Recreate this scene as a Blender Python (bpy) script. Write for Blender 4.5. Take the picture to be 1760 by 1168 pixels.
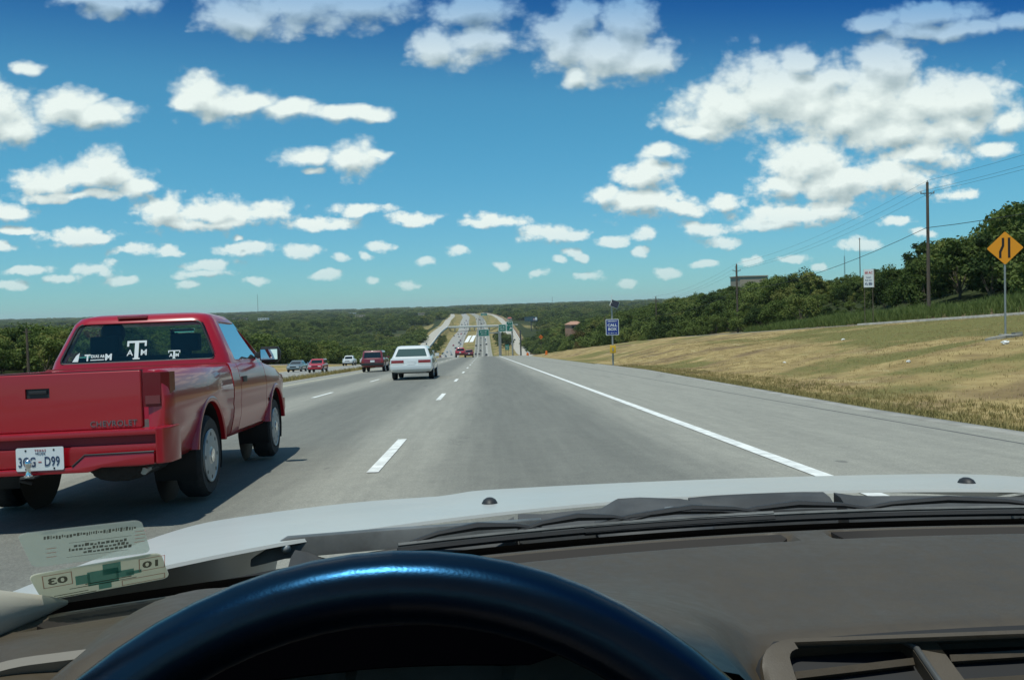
import bpy, bmesh, math, random
import numpy as np
from math import radians, sin, cos, pi, atan, sqrt
from mathutils import Vector, Matrix, Euler

for o in list(bpy.data.objects):
    bpy.data.objects.remove(o)
scene = bpy.context.scene
COL = scene.collection
SLOPE = 0.0479                      # the highway runs downhill ahead of the car
TH = atan(SLOPE)
EYE = 1.12                          # height of the eye above the road

# ------------------------------------------------------------------ camera
cam_d = bpy.data.cameras.new('camera')
cam = bpy.data.objects.new('camera', cam_d)
COL.objects.link(cam)
cam_d.sensor_width = 36.0
cam_d.lens = 31.3
cam_d.clip_start = 0.02
cam_d.clip_end = 40000
cam.location = (0.0, EYE * sin(TH), EYE * cos(TH) + 0.066)      # the paving lies 66 mm above the terrain's datum
cam.rotation_euler = (Matrix.Rotation(-radians(1.856), 3, 'Z') @ Matrix.Rotation(radians(90 - 2.134), 3, 'X')
                      @ Matrix.Rotation(-radians(1.7), 3, 'Z')).to_euler()
scene.camera = cam

# ------------------------------------------------------------------ view
scene.view_settings.view_transform = 'Standard'
scene.view_settings.look = 'None'
scene.view_settings.exposure = 0.0
scene.view_settings.gamma = 1.0
scene.view_settings.use_curve_mapping = False
scene.cycles.use_denoising = True
scene.cycles.max_bounces = 8
scene.cycles.transparent_max_bounces = 24
scene.cycles.volume_bounces = 0
scene.cycles.sample_clamp_indirect = 6.0
try:
    scene.cycles.volume_step_rate = 10.0
except Exception:
    pass

# ------------------------------------------------------------------ sun
SUN = Vector((-0.14, -0.27, 1.0)).normalized()      # towards the sun: high, a little behind and to the left
sun_d = bpy.data.lights.new('sun', 'SUN')
sun_d.energy = 4.2
sun_d.angle = radians(0.53)
sun_d.color = (1.0, 0.965, 0.9)
sun = bpy.data.objects.new('sun', sun_d)
COL.objects.link(sun)
sun.rotation_euler = SUN.to_track_quat('Z', 'Y').to_euler()
sun.location = (0, 0, 60)


# ------------------------------------------------------------------ node helpers
class NT:
    """a thin wrapper that makes node trees short to write"""
    def __init__(self, tree):
        self.t = tree
        self.n = tree.nodes
        self.l = tree.links

    def put(self, sock, v):
        if isinstance(v, bpy.types.NodeSocket):
            self.l.new(v, sock)
        elif v is not None:
            if isinstance(v, (tuple, list)) and sock.type == 'RGBA' and len(v) == 3:
                v = (*v, 1.0)
            sock.default_value = v

    def node(self, typ, **kw):
        n = self.n.new(typ)
        for k, v in kw.items():
            setattr(n, k, v)
        return n

    def math(self, op, a, b=None, c=None, clamp=False):
        n = self.node('ShaderNodeMath', operation=op, use_clamp=clamp)
        for i, v in enumerate((a, b, c)):
            if v is not None:
                self.put(n.inputs[i], v)
        return n.outputs[0]

    def vmath(self, op, a, b=None, c=None):
        n = self.node('ShaderNodeVectorMath', operation=op)
        for i, v in enumerate((a, b, c)):
            if v is not None:
                self.put(n.inputs[i], v)
        return n.outputs['Value'] if op in ('DOT_PRODUCT', 'LENGTH', 'DISTANCE') else n.outputs[0]

    def comb(self, x, y, z):
        n = self.node('ShaderNodeCombineXYZ')
        for i, v in enumerate((x, y, z)):
            self.put(n.inputs[i], v)
        return n.outputs[0]

    def sep(self, v):
        n = self.node('ShaderNodeSeparateXYZ')
        self.put(n.inputs[0], v)
        return n.outputs

    def noise(self, vec, scale, detail=4.0, rough=0.55, dist=0.0):
        n = self.node('ShaderNodeTexNoise')
        self.put(n.inputs['Vector'], vec)
        n.inputs['Scale'].default_value = scale
        n.inputs['Detail'].default_value = detail
        n.inputs['Roughness'].default_value = rough
        n.inputs['Distortion'].default_value = dist
        return n.outputs['Fac']

    def mix(self, f, a, b, blend='MIX'):
        n = self.node('ShaderNodeMix', data_type='RGBA', blend_type=blend)
        n.clamp_factor = True
        self.put(n.inputs[0], f)
        self.put(n.inputs[6], a)
        self.put(n.inputs[7], b)
        return n.outputs[2]

    def smooth(self, v, a, b, lo=0.0, hi=1.0):
        n = self.node('ShaderNodeMapRange', interpolation_type='SMOOTHSTEP')
        self.put(n.inputs['Value'], v)
        for k, q in (('From Min', a), ('From Max', b), ('To Min', lo), ('To Max', hi)):
            n.inputs[k].default_value = q
        return n.outputs[0]

    def lin(self, v, a, b, lo=0.0, hi=1.0):
        n = self.node('ShaderNodeMapRange')
        self.put(n.inputs['Value'], v)
        for k, q in (('From Min', a), ('From Max', b), ('To Min', lo), ('To Max', hi)):
            n.inputs[k].default_value = q
        return n.outputs[0]

    def bump(self, h, strength=0.3, dist=0.01):
        n = self.node('ShaderNodeBump')
        n.inputs['Strength'].default_value = strength
        n.inputs['Distance'].default_value = dist
        self.put(n.inputs['Height'], h)
        return n.outputs[0]


# ------------------------------------------------------------------ world: daylight sky with fair-weather cumulus
world = bpy.data.worlds.new('World')
world.cycles.sampling_method = 'MANUAL'
world.cycles.sample_map_resolution = 512
scene.world = world
world.use_nodes = True
W = NT(world.node_tree)
W.n.clear()
sky = W.node('ShaderNodeTexSky', sky_type='NISHITA')
sky.sun_disc = False
sky.sun_elevation = math.asin(SUN.z)
sky.sun_rotation = math.atan2(SUN.x, SUN.y)
sky.altitude = 200
sky.air_density = 1.0
sky.dust_density = 0.15
sky.ozone_density = 2.5
SKY_STRENGTH = 0.096
# every cloud puff: where it stands in the sky (azimuth and elevation as tangents, x1000) and its half sizes
PUFFS = """282,213,67,32 335,231,71,48 380,217,63,44 362,262,27,22 394,242,31,28 466,257,38,36 445,221,71,44 511,213,86,44 566,216,47,33 484,186,102,29 412,199,47,29 252,192,32,9
536,192,47,28 371,148,56,37 404,130,63,24 345,127,44,15 502,157,53,15 469,135,55,22 357,96,70,14 330,86,48,9 396,100,44,12 271,67,23,8 249,84,23,10 186,77,15,8
177,57,12,8 147,69,15,7 104,61,13,6 477,84,22,6 588,161,22,11 428,62,22,8 188,144,38,17 208,167,29,11 140,122,22,12 187,114,51,20 220,106,44,9 275,110,26,9
100,288,42,37 143,281,74,32 174,313,33,37 112,315,33,30 189,268,39,20 110,256,19,15 -33,288,39,24 4,296,38,24 1,331,47,27 -185,338,98,33 -254,324,45,22 -127,336,63,21
-391,344,48,17 -424,350,37,12 -529,230,55,37 -506,213,39,21 -450,233,35,21 -414,222,40,14 -488,278,16,8 -293,238,38,27 -254,231,37,13 -208,224,33,15 -156,219,37,9 -114,218,26,8
-319,233,18,14 -190,173,33,12 -137,170,30,21 -112,176,18,6 -184,157,13,5 -439,157,67,18 -413,164,35,22 -465,151,50,12 -373,144,22,12 -446,137,66,6 -349,117,31,20 -297,116,51,18
-257,113,48,15 -297,103,81,7 -173,100,44,8 -130,115,33,8 -78,102,31,7 -448,91,45,11 -422,88,20,6 -522,118,28,10 -506,98,29,5 -530,83,22,6 -376,72,26,8 -259,73,33,8
-197,70,28,8 -302,57,31,8 -305,48,33,5 -501,54,26,6 -108,69,12,6 -27,65,12,7 -63,51,13,5 -125,58,7,5 -429,52,29,8 20,97,35,8 82,82,40,11 105,81,18,8
-6,92,18,5 114,54,10,5 87,50,10,5 451,306,28,12 514,314,70,15 546,298,59,11 611,304,29,10 598,194,26,14 500,301,44,11 -247,38,15,5 -174,43,16,5 -122,34,10,5
-80,29,12,5 25,45,10,5 67,36,10,5 119,33,15,5 165,26,10,5 211,32,13,5 254,39,16,5 -462,44,19,5 -394,38,22,5 -322,35,16,5 -515,38,22,5 -344,73,15,5
-154,59,10,5 309,43,15,5 355,47,18,5 388,37,12,5 506,72,18,6 540,114,19,8 -268,85,7,5"""
PUFFS = [tuple(float(q) / 1000 for q in p.split(',')) for p in PUFFS.split()]
tc = W.node('ShaderNodeTexCoord')
dx, dy, dz = W.sep(tc.outputs['Generated'])
ym = W.math('MAXIMUM', dy, 0.05)
u0 = W.math('DIVIDE', dx, ym)
v0 = W.math('DIVIDE', dz, ym)


def cloud_group():
    g = bpy.data.node_groups.new('cumulus field', 'ShaderNodeTree')
    g.interface.new_socket('uv', in_out='INPUT', socket_type='NodeSocketVector')
    g.interface.new_socket('Field', in_out='OUTPUT', socket_type='NodeSocketFloat')
    g.interface.new_socket('Base', in_out='OUTPUT', socket_type='NodeSocketFloat')
    G = NT(g)
    gi = G.node('NodeGroupInput')
    go = G.node('NodeGroupOutput')
    uv = gi.outputs[0]
    # billowing edges: warp the coordinates a little, then add fine noise to the field
    st = G.vmath('MULTIPLY', uv, (1.0, 1.35, 1.0))
    wn = G.node('ShaderNodeTexNoise')
    G.put(wn.inputs['Vector'], st)
    wn.inputs['Scale'].default_value = 17.0
    wn.inputs['Detail'].default_value = 3.0
    w = G.vmath('MULTIPLY_ADD', wn.outputs['Color'], (0.036, 0.024, 0.0), (-0.018, -0.012, 0.0))
    q = G.vmath('ADD', uv, w)
    acc = None
    for (cx, cy, rx, ry) in PUFFS:
        d = G.vmath('MULTIPLY_ADD', q, (1 / rx, 1 / ry, 0.0), (-cx / rx, -cy / ry, 0.0))
        d2 = G.vmath('DOT_PRODUCT', d, d)
        acc = d2 if acc is None else G.math('SMOOTH_MIN', acc, d2, 0.25)
    f = G.math('SUBTRACT', 1.0, G.math('SQRT', G.math('MAXIMUM', acc, 0.0)))
    n1 = G.noise(st, 21.0, 7.0, 0.58)
    vo = G.node('ShaderNodeTexVoronoi', feature='SMOOTH_F1', voronoi_dimensions='2D', normalize=True)
    G.put(vo.inputs['Vector'], G.vmath('ADD', st, G.vmath('MULTIPLY_ADD', wn.outputs['Color'], (0.02, 0.02, 0.0), (3.1, 5.7, 0.0))))
    vo.inputs['Scale'].default_value = 34.0
    vo.inputs['Detail'].default_value = 2.0
    vo.inputs['Roughness'].default_value = 0.55
    vo.inputs['Lacunarity'].default_value = 2.1
    vo.inputs['Smoothness'].default_value = 0.35
    bil = G.math('SUBTRACT', 0.36, vo.outputs['Distance'])
    base_ = G.math('MULTIPLY_ADD', G.math('SUBTRACT', n1, 0.5), 1.0, f)
    f = G.math('MULTIPLY_ADD', G.math('SUBTRACT', n1, 0.5), 1.2, f)
    f = G.math('MULTIPLY_ADD', bil, 1.15, f)
    # finer detail towards the horizon, where the clouds stand further off
    low = G.smooth(G.sep(uv)[1], 0.24, 0.05, 0.25, 1.9)
    f = G.math('MULTIPLY_ADD', G.math('SUBTRACT', G.noise(st, 62.0, 5.0, 0.6), 0.5), low, f)
    G.put(go.inputs[0], f)
    G.put(go.inputs[1], base_)
    return g


cg = cloud_group()


def field(uv):
    n = W.node('ShaderNodeGroup')
    n.node_tree = cg
    W.put(n.inputs[0], uv)
    return n.outputs[0], n.outputs[1]


uv = W.comb(u0, v0, 0.0)
f1, b1 = field(uv)
f2, b2 = field(W.vmath('ADD', uv, (-0.004, 0.014, 0.0)))
# the part of the sky that the windscreen does not show goes on with clouds of the same kind
pz = W.math('ADD', W.math('MAXIMUM', dz, 0.0), 0.12)
pv = W.comb(W.math('DIVIDE', dx, pz), W.math('DIVIDE', dy, pz), 3.0)
gen = W.math('MULTIPLY_ADD', W.noise(pv, 1.1, 7.0, 0.58), 3.2, -1.95)
gen2 = W.math('MULTIPLY_ADD', W.noise(W.vmath('MULTIPLY', pv, (0.93, 0.93, 1.0)), 1.1, 7.0, 0.58), 3.2, -1.95)
side = W.math('MAXIMUM', W.smooth(W.math('ABSOLUTE', u0), 0.68, 0.85), W.smooth(v0, 0.46, 0.6))
side = W.math('MAXIMUM', side, W.math('LESS_THAN', dy, 0.06))
f1 = W.math('ADD', f1, W.math('MULTIPLY', side, W.math('SUBTRACT', gen, f1)))
f2 = W.math('ADD', f2, W.math('MULTIPLY', side, W.math('SUBTRACT', gen2, f2)))
dens = W.smooth(f1, -0.20, 0.56)
dens = W.math('MULTIPLY', dens, W.lin(v0, 0.0, 0.10, 0.40, 1.0))
rel = W.math('MULTIPLY', W.math('SUBTRACT', b1, b2), W.math('SUBTRACT', 1.0, side))
lit = W.math('MULTIPLY_ADD', W.math('SUBTRACT', f1, f2), 0.42, 0.67)
lit = W.math('MULTIPLY_ADD', rel, 0.70, lit)
# thin rims let more light through than the thick middle
lit = W.math('MULTIPLY_ADD', W.smooth(f1, 1.1, 0.2), 0.12, lit, clamp=True)
CB = 1.0 / SKY_STRENGTH
cloudc = W.mix(lit, (0.36 * CB, 0.46 * CB, 0.50 * CB), (0.93 * CB, 0.98 * CB, 0.96 * CB))
skyc = sky.outputs[0]
skyc = W.mix(1.0, skyc, W.mix(W.smooth(v0, 0.0, 0.22), (0.43, 0.84, 1.09), (0.38, 0.97, 1.11)), 'MULTIPLY')
colr = W.mix(dens, skyc, cloudc)
bg = W.node('ShaderNodeBackground')
W.put(bg.inputs['Color'], colr)
bg.inputs['Strength'].default_value = SKY_STRENGTH
wo = W.node('ShaderNodeOutputWorld')
W.l.new(bg.outputs[0], wo.inputs['Surface'])


# ------------------------------------------------------------------ object helpers
def tag(o, label=None, cat=None, group=None, kind=None):
    for k, v in (('label', label), ('category', cat), ('group', group), ('kind', kind)):
        if v:
            o[k] = v
    return o


def empty(name, loc=(0, 0, 0), rot=(0, 0, 0), label=None, cat=None, group=None):
    o = bpy.data.objects.new(name, None)
    o.empty_display_size = 0.3
    COL.objects.link(o)
    o.location = loc
    o.rotation_euler = rot
    return tag(o, label, cat, group)


def mesh_obj(name, me, mat=None, parent=None):
    if mat is not None:
        for m in (mat if isinstance(mat, (list, tuple)) else [mat]):
            if len(me.materials) < 8:
                me.materials.append(m)
    o = bpy.data.objects.new(name, me)
    COL.objects.link(o)
    if parent is not None:
        o.parent = parent
    return o


def smooth_mesh(me, ang=35):
    me.polygons.foreach_set('use_smooth', [True] * len(me.polygons))
    me.set_sharp_from_angle(angle=radians(ang))


def np_mesh(name, V, Q):
    """quads (or triangles) from numpy arrays, fast"""
    V = np.asarray(V, dtype=np.float32)
    Q = np.asarray(Q, dtype=np.int32)
    me = bpy.data.meshes.new(name)
    k = Q.shape[1]
    me.vertices.add(len(V))
    me.vertices.foreach_set('co', V.ravel())
    me.loops.add(Q.size)
    me.loops.foreach_set('vertex_index', Q.ravel())
    me.polygons.add(len(Q))
    me.polygons.foreach_set('loop_start', np.arange(0, Q.size, k, dtype=np.int32))
    me.update(calc_edges=True)
    me.validate()
    return me


class MB:
    """collects simple shapes and links them as ONE mesh object"""
    def __init__(self):
        self.v = []
        self.f = []

    def add(self, vs, fs, mtx=None):
        b = len(self.v)
        for p in vs:
            p = Vector(p)
            if mtx is not None:
                p = mtx @ p
            self.v.append(tuple(p))
        for q in fs:
            self.f.append(tuple(b + i for i in q))
        return self

    def box(self, x0, x1, y0, y1, z0, z1, mtx=None):
        vs = [(x0, y0, z0), (x1, y0, z0), (x1, y1, z0), (x0, y1, z0), (x0, y0, z1), (x1, y0, z1), (x1, y1, z1), (x0, y1, z1)]
        return self.add(vs, [(0, 3, 2, 1), (4, 5, 6, 7), (0, 1, 5, 4), (1, 2, 6, 5), (2, 3, 7, 6), (3, 0, 4, 7)], mtx)

    def prism(self, pts, axis, a, b, mtx=None):
        """pts: polygon in the two other axes (x: y,z   y: x,z   z: x,y), extruded from a to b"""
        n = len(pts)
        def P(p, t):
            return {'x': (t, p[0], p[1]), 'y': (p[0], t, p[1]), 'z': (p[0], p[1], t)}[axis]
        vs = [P(p, a) for p in pts] + [P(p, b) for p in pts]
        fs = [tuple(range(n)), tuple(range(2 * n - 1, n - 1, -1))]
        fs += [(i, i + n, (i + 1) % n + n, (i + 1) % n) for i in range(n)]
        return self.add(vs, fs, mtx)

    def loft(self, rings, closed=True, caps=True, mtx=None):
        n = len(rings[0])
        vs = [p for r in rings for p in r]
        fs = []
        m = n if closed else n - 1
        for k in range(len(rings) - 1):
            for i in range(m):
                j = (i + 1) % n
                fs.append((k * n + i, k * n + j, (k + 1) * n + j, (k + 1) * n + i))
        if caps and closed:
            fs.append(tuple(range(n - 1, -1, -1)))
            fs.append(tuple((len(rings) - 1) * n + i for i in range(n)))
        return self.add(vs, fs, mtx)

    def tube(self, pts, r, n=8, caps=True, mtx=None):
        pts = [Vector(p) for p in pts]
        rr = r if isinstance(r, (list, tuple)) else [r] * len(pts)
        rings = []
        for i, p in enumerate(pts):
            d = (pts[min(i + 1, len(pts) - 1)] - pts[max(i - 1, 0)]).normalized()
            up = Vector((0, 0, 1)) if abs(d.z) < 0.9 else Vector((0, 1, 0))
            a = d.cross(up).normalized()
            b = d.cross(a).normalized()
            rings.append([tuple(p + (a * cos(2 * pi * k / n) + b * sin(2 * pi * k / n)) * rr[i]) for k in range(n)])
        return self.loft(rings, True, caps, mtx)

    def lathe(self, prof, axis='x', n=24, mtx=None):
        """prof: (radius, position along the axis) pairs"""
        rings = []
        for (r, t) in prof:
            ring = []
            for k in range(n):
                c, s = r * cos(2 * pi * k / n), r * sin(2 * pi * k / n)
                ring.append({'x': (t, c, s), 'y': (c, t, s), 'z': (c, s, t)}[axis])
            rings.append(ring)
        return self.loft(rings, True, True, mtx)

    def mesh(self, name, smooth=35, bevel=0.0, seg=2, recalc=True):
        me = bpy.data.meshes.new(name)
        me.from_pydata(self.v, [], self.f)
        me.update()
        bm = bmesh.new()
        bm.from_mesh(me)
        if recalc:
            bmesh.ops.recalc_face_normals(bm, faces=bm.faces)
        if bevel > 0:
            ed = [e for e in bm.edges if e.is_manifold and e.calc_face_angle(0) > radians(32)]
            bmesh.ops.bevel(bm, geom=ed, offset=bevel, segments=seg, affect='EDGES', profile=0.7, clamp_overlap=True)
        bm.to_mesh(me)
        bm.free()
        if smooth:
            smooth_mesh(me, smooth)
        return me

    def build(self, name, mat, parent=None, smooth=35, bevel=0.0, seg=2):
        return mesh_obj(name, self.mesh(name, smooth, bevel, seg), mat, parent)


def boolean(o, cutter, op='DIFFERENCE'):
    m = o.modifiers.new('cut', 'BOOLEAN')
    m.operation = op
    m.object = cutter
    m.solver = 'EXACT'
    dg = bpy.context.evaluated_depsgraph_get()
    me = bpy.data.meshes.new_from_object(o.evaluated_get(dg))
    old = o.data
    o.modifiers.clear()
    o.data = me
    me.name = old.name
    bpy.data.objects.remove(cutter)
    return o


def bevel_obj(o, w, seg=2, ang=30):
    m = o.modifiers.new('bevel', 'BEVEL')
    m.width = w
    m.segments = seg
    m.limit_method = 'ANGLE'
    m.angle_limit = radians(ang)
    dg = bpy.context.evaluated_depsgraph_get()
    me = bpy.data.meshes.new_from_object(o.evaluated_get(dg))
    o.modifiers.clear()
    o.data = me
    return o


TEXTS = {}


def text_mesh(body, size, extrude=0.002, wide=1.0, spacing=1.0, bold=0.0):
    key = (body, size, extrude, wide, spacing, bold)
    if key not in TEXTS:
        cu = bpy.data.curves.new('lettering', 'FONT')
        cu.body = body
        cu.size = size
        cu.extrude = extrude
        cu.align_x = 'CENTER'
        cu.align_y = 'CENTER'
        cu.space_character = spacing
        cu.offset = bold
        cu.resolution_u = 3
        o = bpy.data.objects.new('lettering', cu)
        COL.objects.link(o)
        dg = bpy.context.evaluated_depsgraph_get()
        me = bpy.data.meshes.new_from_object(o.evaluated_get(dg))
        bpy.data.objects.remove(o)
        if wide != 1.0:
            me.transform(Matrix.Diagonal((wide, 1, 1, 1)))
        TEXTS[key] = me
    return TEXTS[key].copy()


def lettering(body, size, mat, parent, loc, rot=(pi / 2, 0, 0), extrude=0.002, wide=1.0, spacing=1.0, bold=0.0, name='lettering'):
    me = text_mesh(body, size, extrude, wide, spacing, bold)
    me.materials.clear()
    o = mesh_obj(name, me, mat, parent)
    o.location = loc
    o.rotation_euler = rot
    return o


def copy_tree(o, parent=None):
    c = o.copy()
    COL.objects.link(c)
    if parent is not None:
        c.parent = parent
    for ch in list(o.children):
        copy_tree(ch, c)
    return c


# ------------------------------------------------------------------ materials
MATS = {}


def pmat(name, col, rough=0.6, metal=0.0, var=0.0, scale=3.0, bump=0.0, bscale=40.0, coat=0.0, spec=0.5, emit=None, stretch=None, coat_rough=0.05):
    if name in MATS:
        return MATS[name]
    m = bpy.data.materials.new(name)
    m.use_nodes = True
    N = NT(m.node_tree)
    b = N.n['Principled BSDF']
    b.inputs['Roughness'].default_value = rough
    b.inputs['Metallic'].default_value = metal
    b.inputs['Specular IOR Level'].default_value = spec
    b.inputs['Coat Weight'].default_value = coat
    b.inputs['Coat Roughness'].default_value = coat_rough
    t = N.node('ShaderNodeTexCoord').outputs['Object']
    if stretch:
        t = N.vmath('MULTIPLY', t, stretch)
    if var > 0:
        n = N.noise(t, scale, 5.0, 0.6)
        d = tuple(max(0.0, c * (1 - var)) for c in col)
        e = tuple(min(1.0, c * (1 + var)) for c in col)
        N.put(b.inputs['Base Color'], N.mix(N.smooth(n, 0.3, 0.7), d, e))
        N.put(b.inputs['Roughness'], N.lin(N.noise(t, scale * 2.7, 3.0), 0.3, 0.7, max(0.02, rough - 0.08), min(1, rough + 0.08)))
    else:
        b.inputs['Base Color'].default_value = (*col, 1)
    if bump > 0:
        N.put(b.inputs['Normal'], N.bump(N.noise(t, bscale, 4.0, 0.6), bump, 0.004))
    if emit:
        b.inputs['Emission Color'].default_value = (*emit, 1)
        b.inputs['Emission Strength'].default_value = 1.0
    MATS[name] = m
    return m


def glassmat(name, tint, refl=0.5, rough=0.02):
    """thin tinted vehicle glass: mostly clear, with a mirror sheen that grows at grazing angles"""
    if name in MATS:
        return MATS[name]
    m = bpy.data.materials.new(name)
    m.use_nodes = True
    N = NT(m.node_tree)
    N.n.remove(N.n['Principled BSDF'])
    tr = N.node('ShaderNodeBsdfTransparent')
    tr.inputs[0].default_value = (*tint, 1)
    gl = N.node('ShaderNodeBsdfGlossy')
    gl.inputs['Roughness'].default_value = rough
    fr = N.node('ShaderNodeFresnel')
    fr.inputs[0].default_value = 1.5
    mx = N.node('ShaderNodeMixShader')
    N.put(mx.inputs[0], N.math('MULTIPLY', fr.outputs[0], refl * 2, clamp=True))
    N.l.new(tr.outputs[0], mx.inputs[1])
    N.l.new(gl.outputs[0], mx.inputs[2])
    N.l.new(mx.outputs[0], N.n['Material Output'].inputs['Surface'])
    MATS[name] = m
    return m


# ------------------------------------------------------------------ value noise for terrain and scatter
def vnoise(x, y, seed=0):
    xi, yi = np.floor(x).astype(np.int64), np.floor(y).astype(np.int64)
    fx, fy = x - xi, y - yi
    fx, fy = fx * fx * (3 - 2 * fx), fy * fy * (3 - 2 * fy)
    def h(a, b):
        n = (a * 374761393 + b * 668265263 + seed * 974634777) & 0xFFFFFFFF
        n = ((n ^ (n >> 13)) * 1274126177) & 0xFFFFFFFF
        return ((n ^ (n >> 16)) & 0xFFFF) / 65535.0
    a, b, c, d = h(xi, yi), h(xi + 1, yi), h(xi, yi + 1), h(xi + 1, yi + 1)
    return (a * (1 - fx) + b * fx) * (1 - fy) + (c * (1 - fx) + d * fx) * fy


def fbm(x, y, seed=0, o=4):
    s, a, t = 0.0, 1.0, 0.0
    for k in range(o):
        s = s + a * vnoise(x * 2 ** k, y * 2 ** k, seed + k)
        t += a
        a *= 0.5
    return s / t


# ------------------------------------------------------------------ the lie of the land
PY = [-60, 0, 130, 160, 200, 250, 300, 400, 500, 600, 690, 740, 800, 860, 920, 1000, 1100, 1200, 1300, 1430, 1600, 1840, 2400, 3000, 4000, 6000, 9000, 14000]
PZ = [2.87, 0, -6.23, -7.66, -10.0, -13.2, -16.4, -22.9, -29, -33.8, -37.2, -37.8, -37.3, -35.6, -33.3, -31, -30, -29.5, -26, -20.8, -19, -17.3, -15, -13, -8, -2, 3, 6]
PZ = [-SLOPE * y if y <= 130 else z for y, z in zip(PY, PZ)]


def zr(Y):
    return np.interp(Y, PY, PZ)


def bend(Y):
    return np.interp(Y, [0, 1250, 1840, 2600, 3200, 14000], [0, 0, -8, -32, -60, -400])


# canonical cross-section edges near the car and where they run further on
CAN = [-45.5, -38.0, -27.0, -12.8, -8.6, 6.0, 36.5, 44.0]
EY = [-60, 0, 14, 42, 160, 260, 400, 700, 1200, 1500, 2500, 14000]
EDGE = [
    [-45.5, -45.5, -45.5, -45.5, -45.5, -46, -50, -58, -57, -57, -60, -60],
    [-38, -38, -38, -38, -38, -38.5, -42, -48.5, -47, -48, -50, -50],
    [-27, -27, -27, -27, -27, -28, -31, -36.8, -34, -33, -31, -30],
    [-12.8, -12.8, -12.8, -12.8, -12.8, -13.6, -16, -20, -19.5, -19, -17, -16],
    [-8.6, -8.6, -8.6, -8.6, -8.6, -8.6, -8.6, -8.2, -8, -7.6, -7.2, -7],
    [5.95, 5.95, 6.0, 7.4, 7.6, 7.6, 7.6, 7.3, 7.3, 7.2, 7, 7],
    [36.5, 36.5, 36.5, 36.5, 35.5, 32, 28, 27, 27, 26, 26, 26],
    [44, 44, 44, 44, 43, 40, 36, 36, 36, 34, 34, 34]]
CAN = np.array(CAN)


def edges(Y):
    return np.array([np.interp(Y, EY, e) for e in EDGE])


RX = [-400, -120, -70, -45.5, -38, -34, -30, -27, -12.8, -10.7, -8.6, 0, 6, 9, 12, 18, 26, 33, 36.5, 44, 46, 50, 60]
RZ = [0.6, 0.6, 0.3, -0.2, -0.3, -0.55, -0.8, -0.95, -0.42, -0.12, -0.03, 0, -0.03, -0.38, -0.22, 0.95, 1.5, 2.25, 2.45, 2.45, 2.9, 3.3, 4.2]


def sstep(a, b, x):
    t = np.clip((x - a) / (b - a), 0, 1)
    return t * t * (3 - 2 * t)


def can_to_x(c, Y):
    """actual X of canonical offset c at distance Y (numbers or arrays)"""
    e = edges(Y)
    c = np.asarray(c, dtype=float)
    out = np.where(c <= CAN[0], c - CAN[0] + e[0], c - CAN[-1] + e[-1])
    for k in range(len(CAN) - 1):
        t = (c - CAN[k]) / (CAN[k + 1] - CAN[k])
        out = np.where((t > 0) & (t <= 1), e[k] + t * (e[k + 1] - e[k]), out)
    return out + bend(Y)


def x_to_can(X, Y):
    e = edges(Y)
    X = np.asarray(X, dtype=float) - bend(Y)
    out = np.where(X <= e[0], X - e[0] + CAN[0], X - e[-1] + CAN[-1])
    for k in range(len(CAN) - 1):
        t = (X - e[k]) / (e[k + 1] - e[k])
        out = np.where((t > 0) & (t <= 1), CAN[k] + t * (CAN[k + 1] - CAN[k]), out)
    return out


def land(c, X, Y):
    """height of the ground for arrays of canonical offset c, X, at one distance Y"""
    base = zr(Y)
    rz = np.interp(c, RX, RZ)
    # frontage roads rise on their ramps towards the overpass
    lr = np.interp(Y, [0, 480, 720, 1200, 1500, 2500], [0, 0, 5.5, 6.8, 3.0, 0.5])
    rr = np.interp(Y, [0, 300, 740, 1000, 1200, 1400, 2500], [0, 0, -1.7, 0.2, 3.4, 1.0, -1.5])
    rz = rz + lr * sstep(-34.5, -37.6, c) + rr * sstep(13, 36, c) * (c < 80)
    # uneven grass on the banks
    bumpy = (fbm(X * 0.16, np.full_like(X, 1.0) * (Y * 0.11), 3) - 0.5) * 0.55 * sstep(9, 15, c) * (1 - sstep(34, 36.4, c))
    bumpy = bumpy + (fbm(X * 0.3, np.full_like(X, 1.0) * (Y * 0.2), 5) - 0.5) * 0.9 * sstep(44.5, 47, c)
    mound = 0.7 * sstep(44.5, 47, c) * (1 - sstep(110, 150, Y)) * (1 - sstep(56, 64, c))
    h = base + rz + bumpy + mound
    hills = (fbm(X / 700 + 9, np.full_like(X, 1.0) * (Y / 700), 11, 3) - 0.5) * 14 * np.clip((Y - 900) / 2500, 0, 1)
    right = 1.2 + 0.24 * (np.minimum(X, 97) - 60) - 0.0396 * (Y - 90)
    right = np.maximum(right, base + np.interp(Y, [0, 800, 1500, 4000], [4.5, 4.5, 3.5, 1.5])) + hills
    T = np.interp(Y, [-60, 0, 600, 1500, 3000, 6000, 14000], [0, -1, -12, -22, -14, -5, 4])
    k = sstep(60, 320, -X)
    left = (base + 0.5) * (1 - k) + T * k + hills
    wr = sstep(50, 62, c)
    wl = sstep(-52, -72, c)
    return h * (1 - wr) * (1 - wl) + right * wr + left * wl


def ground_z(X, Y):
    X = np.atleast_1d(np.asarray(X, dtype=float))
    c = x_to_can(X, float(Y))
    return land(c, X, float(Y))


def gz(X, Y):
    return float(ground_z(X, Y)[0])


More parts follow.
